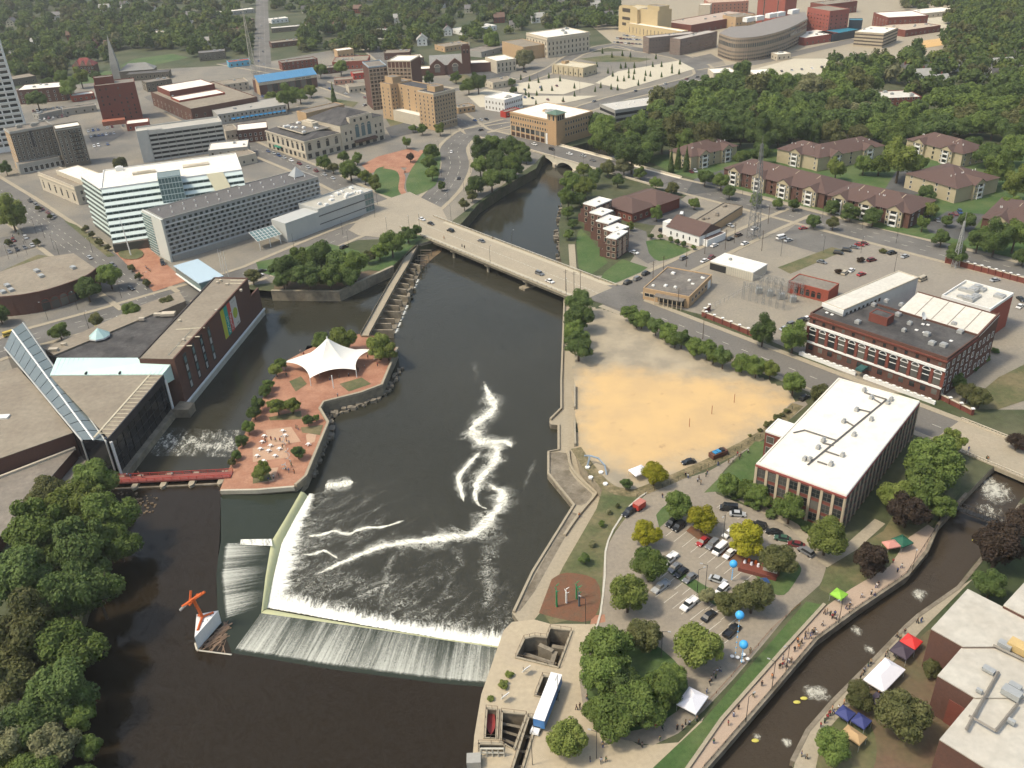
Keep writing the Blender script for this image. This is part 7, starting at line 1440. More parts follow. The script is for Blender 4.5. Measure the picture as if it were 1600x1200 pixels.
# spire church and gabled mansion in the trees
B = Bd('spire_church', 'dark church with a tall thin stone spire among the far trees', (186, 112), (240, 108), 16, 7, BRICKG, SHINGLE, par=0)
B.hip(0, B.L, 0, B.W, 7, 6, mat('church_slate', (.24, .235, .215)), .4); B.block(-7, 0, 0, 7, 0, 14, STONEG, ROOFG, .2, 'steeple'); B.put('spire', MB().add([(-7, 0, 14), (0, 0, 14), (0, 7, 14), (-7, 7, 14), (-3.5, 3.5, 42)], [(0, 1, 4), (1, 2, 4), (2, 3, 4), (3, 0, 4)]), STONEG); B.block(B.L * .3, B.L * 1.5, -16, -2, 0, 6, BRICKG, mat('dark_parish_roof', (.09, .085, .08)), .3, 'parish_hall'); B.win('F', 10, 1, 1.4, 2.4, 1.8, 1, s0=B.L * .3, s1=B.L * 1.5, at=-16)
B = Bd('mansion', 'red tiled gabled mansion among the trees at the far left', (113, 104), (146, 102), 14, 8, BRICKB, ROOFB, par=0)
B.hip(0, B.L, 0, B.W, 8, 7, mat('red_tile', (.20, .05, .045), var=.2), .6)
for cx in (.2, .5, .8): B.put('dormer', MB().add([(B.L * cx - 3, -.6, 8), (B.L * cx + 3, -.6, 8), (B.L * cx, -.6, 13), (B.L * cx, 7, 13)], [(0, 1, 2), (0, 2, 3), (1, 3, 2)]), mat('half_timber', (.28, .17, .13)))
B.win('F', 6, 2, 1.3, 1.8, 1.4, 3.4, fm=WHITE)
sheet('far_lawn', [(186, 104), (210, 92), (270, 84), (295, 90), (240, 102)], .05, GRASS); sheet('far_lawn', [(905, 92), (950, 86), (1020, 92), (1000, 97), (930, 97)], .07, GRASSD); sheet('far_lawn', [(110, 118), (150, 110), (180, 112), (160, 128), (120, 132)], .05, GRASS)
PALEL = mat('pale_lot', (.52, .47, .35), col2=(.46, .41, .31), scale=.06, var=.12)
for q_ in ([(930, 130), (965, 112), (1060, 95), (1085, 108), (975, 140)], [(800, 132), (870, 122), (930, 132), (880, 148), (810, 145)], [(1180, 108), (1240, 92), (1330, 92), (1330, 108), (1270, 122), (1190, 124)], [(730, 150), (760, 140), (800, 145), (795, 168), (750, 168)], [(800, 150), (870, 150), (935, 150), (880, 162), (810, 165)]): sheet('parking_lot', q_, zed() + .1, PALEL)
sheet('sandy_field', [(1425, 66), (1470, 60), (1480, 70), (1440, 76)], .2, SAND); sheet('far_lot', [(1410, 22), (1480, 25), (1500, 40), (1470, 45), (1415, 35)], .2, PALEL); sheet('far_lot', [(1475, 72), (1560, 68), (1530, 85), (1480, 90)], .2, ASPH)
# ================================================================== vehicles
PAINT = {n: mat('paint_' + n, c, rough=.3, var=.03, spec=.6) for n, c in {'black': (.015, .016, .018), 'white': (.72, .71, .68), 'silver': (.38, .39, .39), 'grey': (.15, .155, .16), 'red': (.32, .03, .03), 'dark red': (.13, .02, .022), 'blue': (.03, .07, .18), 'beige': (.42, .36, .26), 'brown': (.12, .075, .05), 'yellow': (.55, .40, .08), 'green': (.04, .09, .06), 'orange': (.5, .16, .03)}.items()}
TYRE = mat('tyre', (.02, .02, .02), rough=.9, var=.1)
def veh(kind):
    L, W, H1, H2 = {'car': (4.7, 1.85, .88, 1.45), 'suv': (4.8, 1.95, 1.0, 1.75), 'van': (5.4, 2.05, 1.15, 2.15), 'pickup': (5.7, 2.0, 1.05, 1.8)}[kind]
    cab = {'car': (-1.75, -1.05, .55, 1.25), 'suv': (-2.25, -1.95, .75, 1.3), 'van': (-2.6, -2.45, 1.55, 2.1), 'pickup': (-.55, -.35, .9, 1.45)}[kind]
    b = MB(); hw = W / 2; x0, x1 = -L / 2, L / 2
    prof = [(x0, .35), (x0 + .08, H1 - .12), (cab[0], H1), (cab[3], H1), (x1 - .15, H1 - .2), (x1, .35)]
    n = len(prof); vs = [(x, -hw + (.07 if z > .6 else 0), z) for x, z in prof] + [(x, hw - (.07 if z > .6 else 0), z) for x, z in prof]
    b.add(vs, [tuple(range(n)), tuple(range(2 * n - 1, n - 1, -1))] + [(i + n, (i + 1) % n + n, (i + 1) % n, i) for i in range(n)])
    if kind == 'pickup':
        b.box(x0 + .05, cab[0] - .1, -hw + .05, -hw + .2, H1 - .05, H1 + .22); b.box(x0 + .05, cab[0] - .1, hw - .2, hw - .05, H1 - .05, H1 + .22); b.box(x0 + .02, x0 + .15, -hw + .2, hw - .2, H1 - .15, H1 + .22)
    b.box(cab[1], cab[2], -hw + .24, hw - .24, H2 - .05, H2 + .02)
    g = MB(); hb, ht = hw - .1, hw - .26
    gv = [(cab[0], -hb, H1 - .02), (cab[3], -hb, H1 - .02), (cab[3], hb, H1 - .02), (cab[0], hb, H1 - .02), (cab[1], -ht, H2 - .04), (cab[2], -ht, H2 - .04), (cab[2], ht, H2 - .04), (cab[1], ht, H2 - .04)]
    g.add(gv, [(0, 1, 5, 4), (1, 2, 6, 5), (2, 3, 7, 6), (3, 0, 4, 7)])
    if kind == 'van': b.box(cab[1] - .05, cab[2] - .9, -hw + .16, hw - .16, H1, H2 - .051)
    w = MB().bar((0, -.11, 0), (0, .11, 0), .33, n=10)
    hl = MB().box(x1 - .08, x1 + .02, -.22, .22, .58, .74)
    return dict(body=b.mesh('body', PAINT['white']), window=g.mesh('window', GLASS), wheel=w.mesh('wheel', TYRE), lamp=hl.mesh('headlight', WHITE), dim=(L, W))
VEH = {k: veh(k) for k in ('car', 'suv', 'van', 'pickup')}
def car(px, py, dx, dy, kind='car', col='black', label=None, group=None, z=.06, parts=True):
    p = P(px, py, z + .6); d = P(px + dx, py + dy, z + .6) - p; v = VEH[kind]
    T = thing({'car': 'car', 'suv': 'suv', 'van': 'van', 'pickup': 'pickup_truck'}[kind], label, 'pickup' if kind == 'pickup' else kind, (p.x, p.y, z), math.atan2(d.y, d.x), group)
    b = link('body', v['body'], T); b.material_slots[0].link = 'OBJECT'; b.material_slots[0].material = PAINT[col]
    link('window', v['window'], T)
    if parts:
        L, W = v['dim']
        for sx in (-.3, .31):
            for sy in (-1, 1): link('wheel', v['wheel'], T, (L * sx, sy * (W / 2 - .1), .33))
        for sy in (-.62, .62): link('headlight', v['lamp'], T, (0, sy, 0))
    return T
def cz(x, y): return 940 + x * .225, 740 + y * .225
for x, y, dx, dy, k, c, lab in ((195, 262, -40, 30, 'pickup', 'black', 'black pickup towing the red trailer on the drive'), (490, 338, -40, 32, 'suv', 'black', 'left of two black vehicles under the tree at the car park entrance'), (537, 366, -40, 32, 'suv', 'black', 'right of two black vehicles under the tree at the car park entrance'),
        (703, 468, -40, 34, 'car', 'red', 'red car in the middle row of the car park'), (768, 490, -40, 34, 'suv', 'grey', 'dark grey off-roader between the red car and white van'), (822, 525, -42, 38, 'van', 'white', 'white van in the middle row of the car park'), (888, 555, -42, 36, 'car', 'white', 'white car right of the white van'), (885, 412, -40, 30, 'car', 'white', 'white car half hidden by the largest yellow tree'),
        (475, 592, -44, 40, 'pickup', 'white', 'white pickup in the lower row of the car park'), (508, 650, -44, 34, 'car', 'grey', 'grey car beside the white pickup in the lower row'), (552, 685, -44, 34, 'car', 'black', 'black car third in the lower row'), (613, 722, -44, 34, 'car', 'grey', 'dark car at the right end of the lower row'),
        (410, 785, -50, 36, 'pickup', 'silver', 'silver pickup below the grass divider'), (608, 905, -46, 38, 'pickup', 'white', 'white pickup with dark bed in the lower bay'), (805, 735, 60, 20, 'car', 'silver', 'silver car driving out across the car park'), (835, 806, -40, 36, 'suv', 'white', 'white suv beside the pale blossoming tree'),
        (885, 240, -60, -6, 'van', 'black', 'black van at the left of the row by the office path'), (945, 278, 58, 4, 'car', 'silver', 'silver car second in the row by the office path'), (1090, 358, -58, -16, 'suv', 'black', 'black suv third in the row by the office path'), (1198, 404, -58, -10, 'car', 'black', 'black car fourth in the row by the office path'), (1258, 448, -58, -10, 'car', 'green', 'dark green car fifth in the row by the office path'), (1352, 490, -58, -12, 'car', 'dark red', 'maroon car sixth in the row by the office path'), (1420, 540, -50, -30, 'suv', 'grey', 'grey suv at the right end of the row by the office path'),
        (745, 985, 40, -34, 'car', 'black', 'black car at the bottom right of the lower bay'), (905, 1090, 40, -36, 'pickup', 'black', 'black pickup with white load beneath the balloons'), (1145, 768, 20, 36, 'car', 'blue', 'dark blue car beside the brick enclosure')):
    a, b = cz(x, y); car(a, b, dx * .225, dy * .225, k, c, lab)
car(1076, 721, -20, 4, 'car', 'black', 'black car parked at the edge of the sand')
BD = (20, 7.9)
for x, y, s, k, c, lab in ((659, 342, 1, 'car', 'white', 'white car at the left end of the road bridge'), (673, 349, 1, 'car', 'black', 'black car behind the white one on the road bridge'), (704, 360, -1, 'suv', 'black', 'black suv near the left of the road bridge'), (752, 376, -1, 'car', 'grey', 'grey car on the middle of the road bridge'), (843, 427, 1, 'suv', 'grey', 'dark grey suv right of centre on the road bridge'), (859, 439, 1, 'car', 'white', 'white car at the right end of the road bridge')):
    car(x, y, BD[0] * s, BD[1] * s, k, c, lab, z=.2)
for x, y, k, c, lab in ((835, 225, 'car', 'white', 'white car leftmost on the arch bridge'), (862, 233, 'suv', 'black', 'black suv on the arch bridge'), (890, 240, 'car', 'white', 'white car in the middle of the arch bridge'), (911, 243, 'car', 'silver', 'silver car on the arch bridge'), (926, 250, 'car', 'grey', 'dark car at the right of the arch bridge')): car(x, y, 20, 5.6, k, c, lab, z=.26)
for x, y, dx, dy, k, c, lab in ((705, 237, -2, 12, 'car', 'white', 'white car on the curved road'), (717, 278, 6, -14, 'car', 'black', 'black car low on the curved road, right lane'), (692, 287, 10, -12, 'car', 'grey', 'dark car low on the curved road, left lane'), (752, 203, 14, -3, 'car', 'black', 'black car at the far junction'), (537, 386, 18, -8, 'suv', 'black', 'black suv on the road behind the park clump'), (409, 423, 18, -4, 'car', 'black', 'black car parked left of the park clump'), (405, 430, 16, -6, 'car', 'white', 'white car parked left of the park clump'),
        (991, 394, 14, 4, 'car', 'white', 'white car in the yard of the townhouses'), (1065, 336, 3, -10, 'van', 'white', 'white van in the dark lot'), (1035, 361, 14, 6, 'suv', 'black', 'black suv left of the chapel'), (1116, 383, 14, -6, 'car', 'white', 'white car parked before the chapel'), (1068, 403, 14, -6, 'suv', 'grey', 'dark suv parked beside the chapel lawn'), (1032, 437, 14, -6, 'car', 'white', 'white car turning off the street by the shop'), (981, 441, 14, -7, 'suv', 'black', 'lower left of three dark cars by the lawn'), (996, 435, 14, -7, 'suv', 'grey', 'middle of three dark cars by the lawn'), (1009, 427, 14, -7, 'suv', 'black', 'upper right of three dark cars by the lawn'), (1101, 407, 14, -6, 'car', 'white', 'white car left of the white warehouse'), (1112, 402, 12, -8, 'suv', 'dark red', 'maroon suv behind the white warehouse'), (1141, 373, 14, -6, 'car', 'black', 'black car on the side street near the tower foot'), (1154, 367, 14, -6, 'suv', 'brown', 'brown suv on the side street near the tower foot'), (1164, 380, 14, -6, 'car', 'white', 'white car below the brown suv'), (1179, 357, 14, -6, 'car', 'white', 'white car upper right on the side street'), (1141, 352, 10, 4, 'car', 'silver', 'silver car behind the storage building'),
        (1221, 371, 14, -3, 'van', 'white', 'white van in the small lot near the tower'), (1232, 375, 13, -4, 'car', 'silver', 'silver car beside the white van in the small lot'), (1255, 356, 14, -2, 'car', 'red', 'red car at the head of the small lot'), (1310, 395, 15, 2, 'suv', 'black', 'black suv at the left of the lot row'), (1323, 391, 15, 2, 'suv', 'black', 'second black suv in the lot row'), (1335, 386, 14, 2, 'car', 'grey', 'grey car in the lot row'), (1343, 382, 14, 2, 'car', 'red', 'red car in the lot row'), (1350, 380, 14, 2, 'car', 'dark red', 'maroon car at the right of the lot row'), (1284, 409, 16, 4, 'car', 'grey', 'dark car alone at the left of the big lot'), (1362, 406, 14, -3, 'suv', 'dark red', 'maroon suv at the planter in the big lot'), (1320, 426, 10, -8, 'suv', 'beige', 'beige suv at the lower planter in the big lot'), (1330, 422, 10, -8, 'car', 'white', 'white car at the lower planter in the big lot'), (1346, 428, 12, -4, 'car', 'red', 'bright red car in the middle of the big lot'), (1394, 395, 12, -3, 'suv', 'black', 'dark suv near the street wall of the big lot'), (1414, 400, 12, -5, 'car', 'silver', 'silver car near the street wall of the big lot'), (1441, 436, 14, -6, 'van', 'beige', 'beige van in the open part of the big lot'), (1555, 437, 14, -3, 'car', 'silver', 'silver car before the brick street wall'), (1595, 467, 10, 8, 'car', 'black', 'black car at the right edge behind the powerhouse'), (1594, 478, 10, -8, 'car', 'white', 'white car at the right edge behind the powerhouse'),
        (1261, 497, 14, -5, 'car', 'white', 'white car at the left wall of the powerhouse'), (1253, 501, 14, -5, 'suv', 'black', 'black suv at the left wall of the powerhouse'), (1237, 506, 14, -5, 'suv', 'grey', 'dark suv before the substation fence'), (1226, 513, 14, -5, 'car', 'silver', 'silver car before the substation fence'), (1256, 621, 12, -8, 'car', 'black', 'black car at the rear corner of the sand lot'), (1598, 699, 20, 8, 'car', 'dark red', 'maroon car on the race bridge at the right edge'),
        (140, 402, 12, 9, 'car', 'silver', 'silver car on the diagonal avenue'), (176, 414, 12, 9, 'suv', 'grey', 'grey suv parked beside the hotel plaza'), (205, 450, 14, 9, 'car', 'black', 'black car at the avenue crossing'), (277, 466, 16, -3, 'car', 'white', 'white car on the street before the skywalk'), (186, 497, 16, -3, 'car', 'white', 'white car on the street behind the terrace'), (254, 411, 5, 12, 'van', 'black', 'black van on the hotel plaza'), (15, 522, 16, -5, 'van', 'yellow', 'yellow van on the street at the left edge'), (570, 164, 14, -5, 'car', 'silver', 'silver car near the brown apartment tower'), (1115, 1130, 1, 1, 'car', 'white', None)):
    if lab: car(x, y, dx, dy, k, c, lab)
q = random.Random(31)
def rows(label, group, lst):
    for (x0, y0, x1, y1, n, dx, dy) in lst:
        for i in range(n):
            t = i / max(1, n - 1)
            if q.random() < .88: car(x0 + (x1 - x0) * t, y0 + (y1 - y0) * t, dx, dy, q.choice(['car', 'car', 'suv']), q.choice(['white', 'silver', 'black', 'grey', 'silver', 'blue', 'dark red']), label, group, parts=False)
rows('small car in the parking rows behind the grey hotel', 'cars behind the grey hotel', [(52, 173, 96, 168, 8, 2, 6), (56, 180, 100, 174, 8, 2, 6), (62, 186, 104, 181, 7, 2, 6)])
rows('small car in the lot below the brick tower', 'cars below the brick tower', [(138, 205, 175, 198, 6, 3, 6), (142, 213, 178, 208, 7, 3, 6), (147, 228, 168, 225, 4, 3, 6), (182, 199, 192, 196, 2, 3, 6)])
rows('car parked along the avenue kerb', 'cars along the avenue kerb', [(47, 314, 84, 338, 5, 11, 8)])
rows('car parked in the lot beside the curved brick hall', 'cars beside the brick hall', [(3, 396, 50, 383, 5, 5, 6), (2, 380, 40, 371, 3, 5, 6)])
rows('car parked at the theatre kerb', 'cars at the theatre kerb', [(419, 236, 444, 246, 4, 10, 5)])
rows('car in the crowded lot by the tan clinic', 'cars by the tan clinic', [(965, 60, 1000, 62, 8, 4, 1), (960, 66, 1000, 69, 8, 4, 1), (975, 55, 1000, 58, 6, 4, 1)])
rows('car on the boulevard beside the concrete lots', 'cars on the boulevard', [(929, 158, 948, 152, 2, 10, -3), (993, 142, 1040, 131, 2, 10, -3), (1073, 123, 1090, 120, 2, 8, -3), (820, 112, 830, 110, 1, 10, 2)])
rows('car in the apartment courtyard lot', 'cars in the apartment courtyard', [(1458, 347, 1500, 331, 7, 5, 6), (1425, 276, 1448, 270, 4, 5, 4), (1080, 268, 1092, 266, 3, 5, 4)])
rows('car in the hospital car park', 'cars in the hospital car park', [(1330, 84, 1366, 88, 7, 3, 5), (1340, 91, 1372, 95, 6, 3, 5), (1410, 30, 1450, 32, 8, 3, 4), (1420, 38, 1460, 41, 8, 3, 4)])
rows('vehicle on the far straight avenue', 'cars on the far avenue', [(408, 40, 412, 100, 4, 0, -8), (404, 60, 404, 95, 2, 0, 8)])
rows('car in the lot beside the grand hotel', 'cars beside the grand hotel', [(720, 165, 735, 163, 3, 4, 4), (742, 188, 760, 186, 3, 6, 2)])
rows('car parked along a downtown street', 'cars on downtown streets', [(300, 190, 340, 208, 5, 10, 5), (455, 250, 520, 278, 6, 10, 5), (570, 152, 690, 182, 5, 10, 7), (412, 118, 410, 150, 3, 0, 8), (440, 116, 540, 146, 5, 10, 4)])
rows('car parked in the pale concrete lots', 'cars in the concrete lots', [(820, 152, 880, 158, 6, 4, 3), (1190, 114, 1300, 104, 8, 4, 3), (820, 140, 870, 134, 5, 4, 3)])
# red trailer, long lorry trailer, container, dumpster
def boxy(name, label, cat, px, py, dx, dy, L, W, z0, z1, m, mt, wheels=0, gz=.06):
    p = P(px, py, z1); d = P(px + dx, py + dy, z1) - p; T = thing(name, label, cat, (p.x, p.y, gz), math.atan2(d.y, d.x))
    MB().box(-L / 2, L / 2, -W / 2, W / 2, z0, z1).build('body', m, T); MB().box(-L / 2 - .05, L / 2 + .05, -W / 2 - .05, W / 2 + .05, z1 + .003, z1 + .12).build('lid', mt, T)
    for i in range(int(L / 1.6)): x = -L / 2 + .8 + i * 1.6; MB().box(x - .06, x + .06, -W / 2 - .04, -W / 2, z0, z1).build('rib', m, T)
    for i in range(wheels):
        for s in (-1, 1): link('wheel', VEH['car']['wheel'], T, (-L * .35 + i * 1.1, s * W * .45, .33))
    return T
boxy('trailer', 'small red box trailer behind the black pickup', 'trailer', 999, 785, 12, -8, 3.4, 2.2, .5, 2.3, RED, mat('pale_red', (.4, .15, .12)), 2)
T = boxy('lorry_trailer', 'long blue and white trailer parked on the south plaza', 'trailer', 856, 1088, -24, 62, 13.5, 2.6, 1.0, 3.6, mat('trailer_blue', (.06, .20, .48), rough=.4, var=.06), mat('trailer_white', (.78, .77, .74), rough=.5, var=.04), 3)
car(841, 1131, -10, 24, 'pickup', 'white', 'white pickup coupled to the long blue trailer')
T = thing('dumpster', 'brown open skip full of blue bags beside the lane', 'skip', tuple(P(1122, 712)), math.radians(28)); MB().box(-3, 3, -1.2, 1.2, .2, 1.7).build('body', mat('skip_brown', (.13, .06, .04), var=.2), T)
for k in range(3): MB().box(-2 + k * 1.4, -.9 + k * 1.4, -.9, .8, 1.4, 2.0 + .1 * k).build('bag', BLUE if k < 2 else DARKM, T)
# ================================================================== people
def person_mesh(pose):
    s = {'stand': 0.0, 'walk': .28, 'sit': 0}[pose]
    V = [(0, 0, .95), (0, 0, 1.2), (0, .0, 1.42), (0, 0, 1.52), (0, 0, 1.66), (0, 0, 1.76), (.1, 0, .9), (.11, s * .8, .5), (.11, s * .6, .08), (.11, s * .6 - .14, .04), (-.1, 0, .9), (-.11, -s * .6, .5), (-.11, -s * .9 + .02, .08), (-.11, -s * .9 - .12, .04), (.2, 0, 1.4), (.25, -s * .5, 1.12), (.24, -s * .9 - .05, .86), (-.2, 0, 1.4), (-.25, s * .5, 1.12), (-.24, s * .7 - .05, .86)]
    E = [(0, 1), (1, 2), (2, 3), (3, 4), (4, 5), (0, 6), (6, 7), (7, 8), (8, 9), (0, 10), (10, 11), (11, 12), (12, 13), (2, 14), (14, 15), (15, 16), (2, 17), (17, 18), (18, 19)]
    Rr = [.14, .13, .15, .065, .105, .07, .095, .07, .05, .04, .095, .07, .05, .04, .07, .05, .035, .07, .05, .035]
    me = bpy.data.meshes.new('person_base'); me.from_pydata(V, E, []); o = bpy.data.objects.new('tmp', me); COL.objects.link(o)
    md = o.modifiers.new('s', 'SKIN')
    for i, sv in enumerate(me.skin_vertices[0].data): sv.radius = (Rr[i] * 1.15, Rr[i]); sv.use_root = (i == 0)
    dg = bpy.context.evaluated_depsgraph_get(); out = bpy.data.meshes.new_from_object(o.evaluated_get(dg)); bpy.data.objects.remove(o)
    out.name = 'person'; out.materials.clear()
    for n in ('trousers', 'shirt', 'skin', 'hair'): out.materials.append(mat('cloth_' + n, (.1, .1, .1)))
    for p in out.polygons:
        z = p.center.z; x = abs(p.center.x); p.material_index = 3 if z > 1.69 or (z > 1.58 and p.center.y > .06) else 2 if z > 1.48 or (x > .19 and z < 1.18) else 1 if z > .93 else 0
        p.use_smooth = True
    return out
PM = [person_mesh('stand'), person_mesh('walk')]
CLO = [mat('cloth%d' % i, c, var=.05) for i, c in enumerate(((.02, .02, .025), (.55, .54, .5), (.05, .08, .2), (.3, .04, .04), (.12, .11, .1), (.25, .2, .12), (.35, .36, .4), (.04, .1, .05), (.5, .2, .08)))]
CNAME = ['black', 'white', 'blue', 'red', 'grey', 'tan', 'pale', 'green', 'orange']
SKIN = [mat('skin%d' % i, c) for i, c in enumerate(((.45, .27, .18), (.3, .17, .1), (.12, .06, .04)))]
HAIR = [mat('hair%d' % i, c) for i, c in enumerate(((.02, .015, .01), (.08, .045, .02), (.2, .13, .06)))]
QP = random.Random(55)
def people(place, lst, z=.1, far=False, group=None):
    for x, y in lst:
        p = P(x, y, z); a, b = QP.choice([0, 0, 1, 2, 3, 4, 5, 6, 7, 8]), QP.choice([0, 0, 2, 4, 5])
        o = link('person', QP.choice(PM), None, (p.x, p.y, z), QP.uniform(0, 6.28)); s = QP.uniform(.94, 1.08); o.scale = (s, s, s)
        for i, m in enumerate((CLO[b], CLO[a], QP.choice(SKIN), QP.choice(HAIR))): o.material_slots[i].link = 'OBJECT'; o.material_slots[i].material = m
        tag(o, 'person in a %s top %s' % (CNAME[a], place), 'person', 'people ' + place)
people('on the lane between the sand lot and the office', [(1071, 744), (1075, 747), (1103, 745), (1105, 741), (1090, 753), (1095, 757), (1092, 750), (1145, 722), (1152, 712), (1155, 717), (1157, 714), (1169, 708), (1138, 724), (1122, 728), (1035, 778)])
people('on the south plaza by the round garden', [(917, 1093), (920, 1103), (906, 1106), (911, 1112), (901, 1109), (942, 1163), (942, 1168), (998, 1163), (1003, 1168), (1031, 1158), (1035, 1140), (1024, 1138), (1036, 1128), (922, 1190), (939, 1192), (947, 1190), (1058, 1140), (1066, 1140), (1071, 1132), (1077, 1133), (1089, 1127), (1104, 1083), (1018, 1135)])
people('standing under the balloons', [(1115, 1055), (1118, 1060), (1111, 1064), (1120, 1052), (1172, 1020), (1109, 1070), (1125, 1050)])
people('walking on the race promenade', [(1190, 1072), (1146, 1120), (1222, 1042), (1225, 1038), (1229, 1043), (1236, 1035), (1232, 1036), (1247, 1014), (1250, 1010), (1241, 1018), (1246, 1004), (1252, 1006), (1258, 994), (1266, 998), (1268, 992), (1273, 988), (1275, 992), (1262, 990), (1292, 958), (1297, 962), (1300, 966), (1306, 968), (1304, 962), (1288, 960), (1328, 946), (1372, 915), (1361, 929), (1402, 894), (1408, 888), (1395, 880)])
people('on the far bank of the race', [(1433, 974), (1439, 972), (1413, 990), (1401, 996), (1406, 1000), (1386, 1022), (1383, 1026), (1360, 1038), (1356, 1042), (1350, 1050), (1347, 1055), (1344, 1062), (1336, 1068), (1300, 1110), (1296, 1118), (1292, 1124), (1288, 1130), (1282, 1136), (1302, 1116), (1390, 1060), (1375, 1080), (1372, 1086), (1380, 1078), (1252, 1182), (1260, 1186)])
people('on the island plaza', [(448, 690), (452, 694), (463, 670), (466, 672), (415, 690), (424, 688), (431, 690), (438, 690), (442, 700), (452, 738), (460, 740), (456, 730), (447, 735), (420, 752), (436, 746), (428, 748), (500, 590), (515, 594), (530, 590), (545, 588), (570, 575), (585, 565), (590, 572), (575, 560), (560, 580), (470, 552), (475, 556), (448, 588), (528, 620), (582, 555)], Z_ISL)
people('crossing the red footbridge', [(200, 745), (217, 742), (222, 746), (270, 744), (205, 747)], -1.38)
people('on the road bridge pavement', [(653, 358), (694, 374), (722, 386), (726, 388), (770, 374)], .17)
people('on the race bridge pavement', [(1513, 704), (1541, 719), (1543, 720)], .2)
people('on the hotel plaza', [(229, 420), (232, 423), (235, 425), (30, 368), (20, 370)], .17)
people('on the promenade path', [(905, 808), (988, 842), (990, 846), (1015, 772)], Z_PROM + .02)
qd = random.Random(12)
people('strolling on the race promenade', [(x + qd.uniform(-6, 6), y + qd.uniform(-5, 5)) for x, y in [(1105 + 34 * t, 1172 - 39 * t) for t in (.3, .9, 1.6, 2.2, 2.9, 3.3, 3.6)] + [(1262 + 14 * k, 995 - 9.5 * k) for k in range(9)]])
people('crowding between the fair tents', [(1300 + qd.uniform(-8, 8) + k * 7.5, 1122 - k * 7.2 + qd.uniform(-8, 8)) for k in range(18)])
# ================================================================== tents, tables, balloons, sculptures
def canopy(label, px, py, w, m, L=None, rot=.6, h=2.4, name='canopy_tent', gz=.06):
    L = L or w; p = P(px, py, h); T = thing(name, label, 'tent', (p.x, p.y, gz), rot); mb = MB()
    mb.add([(-L / 2, -w / 2, h), (L / 2, -w / 2, h), (L / 2, w / 2, h), (-L / 2, w / 2, h), (-max(0, L - w) / 2, 0, h + w * .3), (max(0, L - w) / 2, 0, h + w * .3)], [(0, 1, 5, 4), (1, 2, 5), (2, 3, 4, 5), (3, 0, 4)])
    for a in ((0, 1), (1, 2), (2, 3), (3, 0)):
        c = [(-L / 2, -w / 2), (L / 2, -w / 2), (L / 2, w / 2), (-L / 2, w / 2)]; u, v = c[a[0]], c[a[1]]; mb.add([(u[0], u[1], h - .35), (v[0], v[1], h - .35), (v[0], v[1], h), (u[0], u[1], h)], [(0, 1, 2, 3)])
    mb.build('cover', m, T)
    for sx in (-1, 1):
        for sy in (-1, 1): MB().bar((sx * L * .48, sy * w * .48, 0), (sx * L * .48, sy * w * .48, h), .05).build('pole', STEEL, T)
    return T
CL = lambda n, c: mat('canvas_' + n, c, rough=.7, var=.06)
AZ = math.atan2((P(1380, 1030) - P(1330, 1080)).y, (P(1380, 1030) - P(1330, 1080)).x)
canopy('large white fair tent beside the race', 1382, 1054, 5.0, CL('white', (.76, .74, .76)), 9.5, AZ); canopy('bright red canopy tent beside the race', 1424, 1002, 3.8, CL('red', (.62, .04, .035)), None, AZ); canopy('dark purple canopy tent next to the red one', 1410, 1016, 4.2, CL('purple', (.06, .045, .06)), None, AZ); canopy('left of two blue canopy tents on the fair ground', 1321, 1114, 3.2, CL('navy', (.04, .05, .16)), None, AZ); canopy('right of two blue canopy tents on the fair ground', 1346, 1126, 3.2, CL('navy', (.04, .05, .16)), None, AZ); canopy('dark canopy tent half under the olive tree', 1374, 1094, 3.4, CL('purple', (.06, .045, .06)), None, AZ)
canopy('tan awning table at the bottom of the fair ground', 1334, 1148, 3.0, CL('tan', (.42, .28, .14)), 4.5, AZ + 1.57); canopy('lime green canopy tent on the race promenade', 1311, 928, 3.2, CL('lime', (.24, .48, .05)), None, AZ); canopy('white peaked tent on the south plaza beside the garden', 1082, 1094, 4.8, CL('white', (.76, .74, .76)), 6, AZ + .2); canopy('small white canopy at the edge of the sand lot', 998, 735, 4.0, CL('white', (.76, .74, .76)), 5, .5); canopy('dark green parasol tent beneath the purple trees', 1410, 845, 4, CL('green', (.02, .10, .06)), None, .4); canopy('pink parasol beneath the purple trees', 1393, 850, 3, CL('pink', (.55, .25, .2)), 4, .2); canopy('yellow parasol behind the pyramid skylight', 152, 510, 2.5, CL('yellow', (.6, .5, .05)), None, .2); canopy('blue parasol on the street pavement behind the terrace', 180, 498, 2, CL('blue', (.05, .15, .5)), None, .2)
tw = thing('event_stand', 'brick coloured event enclosure with orange seats in the car park', 'stand', tuple(P(1186, 890)), math.radians(-28))
MB().box(-5, 5, -2.6, 2.6, 0, .5).build('platform', mat('stand_red', (.16, .05, .035), var=.2), tw); MB().box(-5, 5, -2.8, -2.6, 0, 1.2).build('fence', BRICK, tw); MB().box(1, 5, -.4, 2.5, .5, 2.0).build('booth', CONCL, tw)
for k in range(5): MB().bar((-4 + k * .9, .6 + (k % 2), .5), (-4 + k * .9, .6 + (k % 2), 1.4), .45, r2=.3).build('seat', ORANGE if k % 2 else mat('canvas_white', (.76, .74, .76)), tw)
def ball(r, n=10, m=8):
    mb = MB(); vs = []
    for j in range(m + 1):
        for i in range(n): a, b = 2 * math.pi * i / n, math.pi * j / m; vs.append((r * math.sin(b) * math.cos(a), r * math.sin(b) * math.sin(a), -r * math.cos(b)))
    mb.add(vs, [(j * n + i, j * n + (i + 1) % n, (j + 1) * n + (i + 1) % n, (j + 1) * n + i) for j in range(m) for i in range(n)]); return mb
SKY = mat('balloon_blue', (.06, .36, .72), rough=.35, var=.04)
bl = ball(1.05, 14, 10).mesh('balloon', SKY, True)
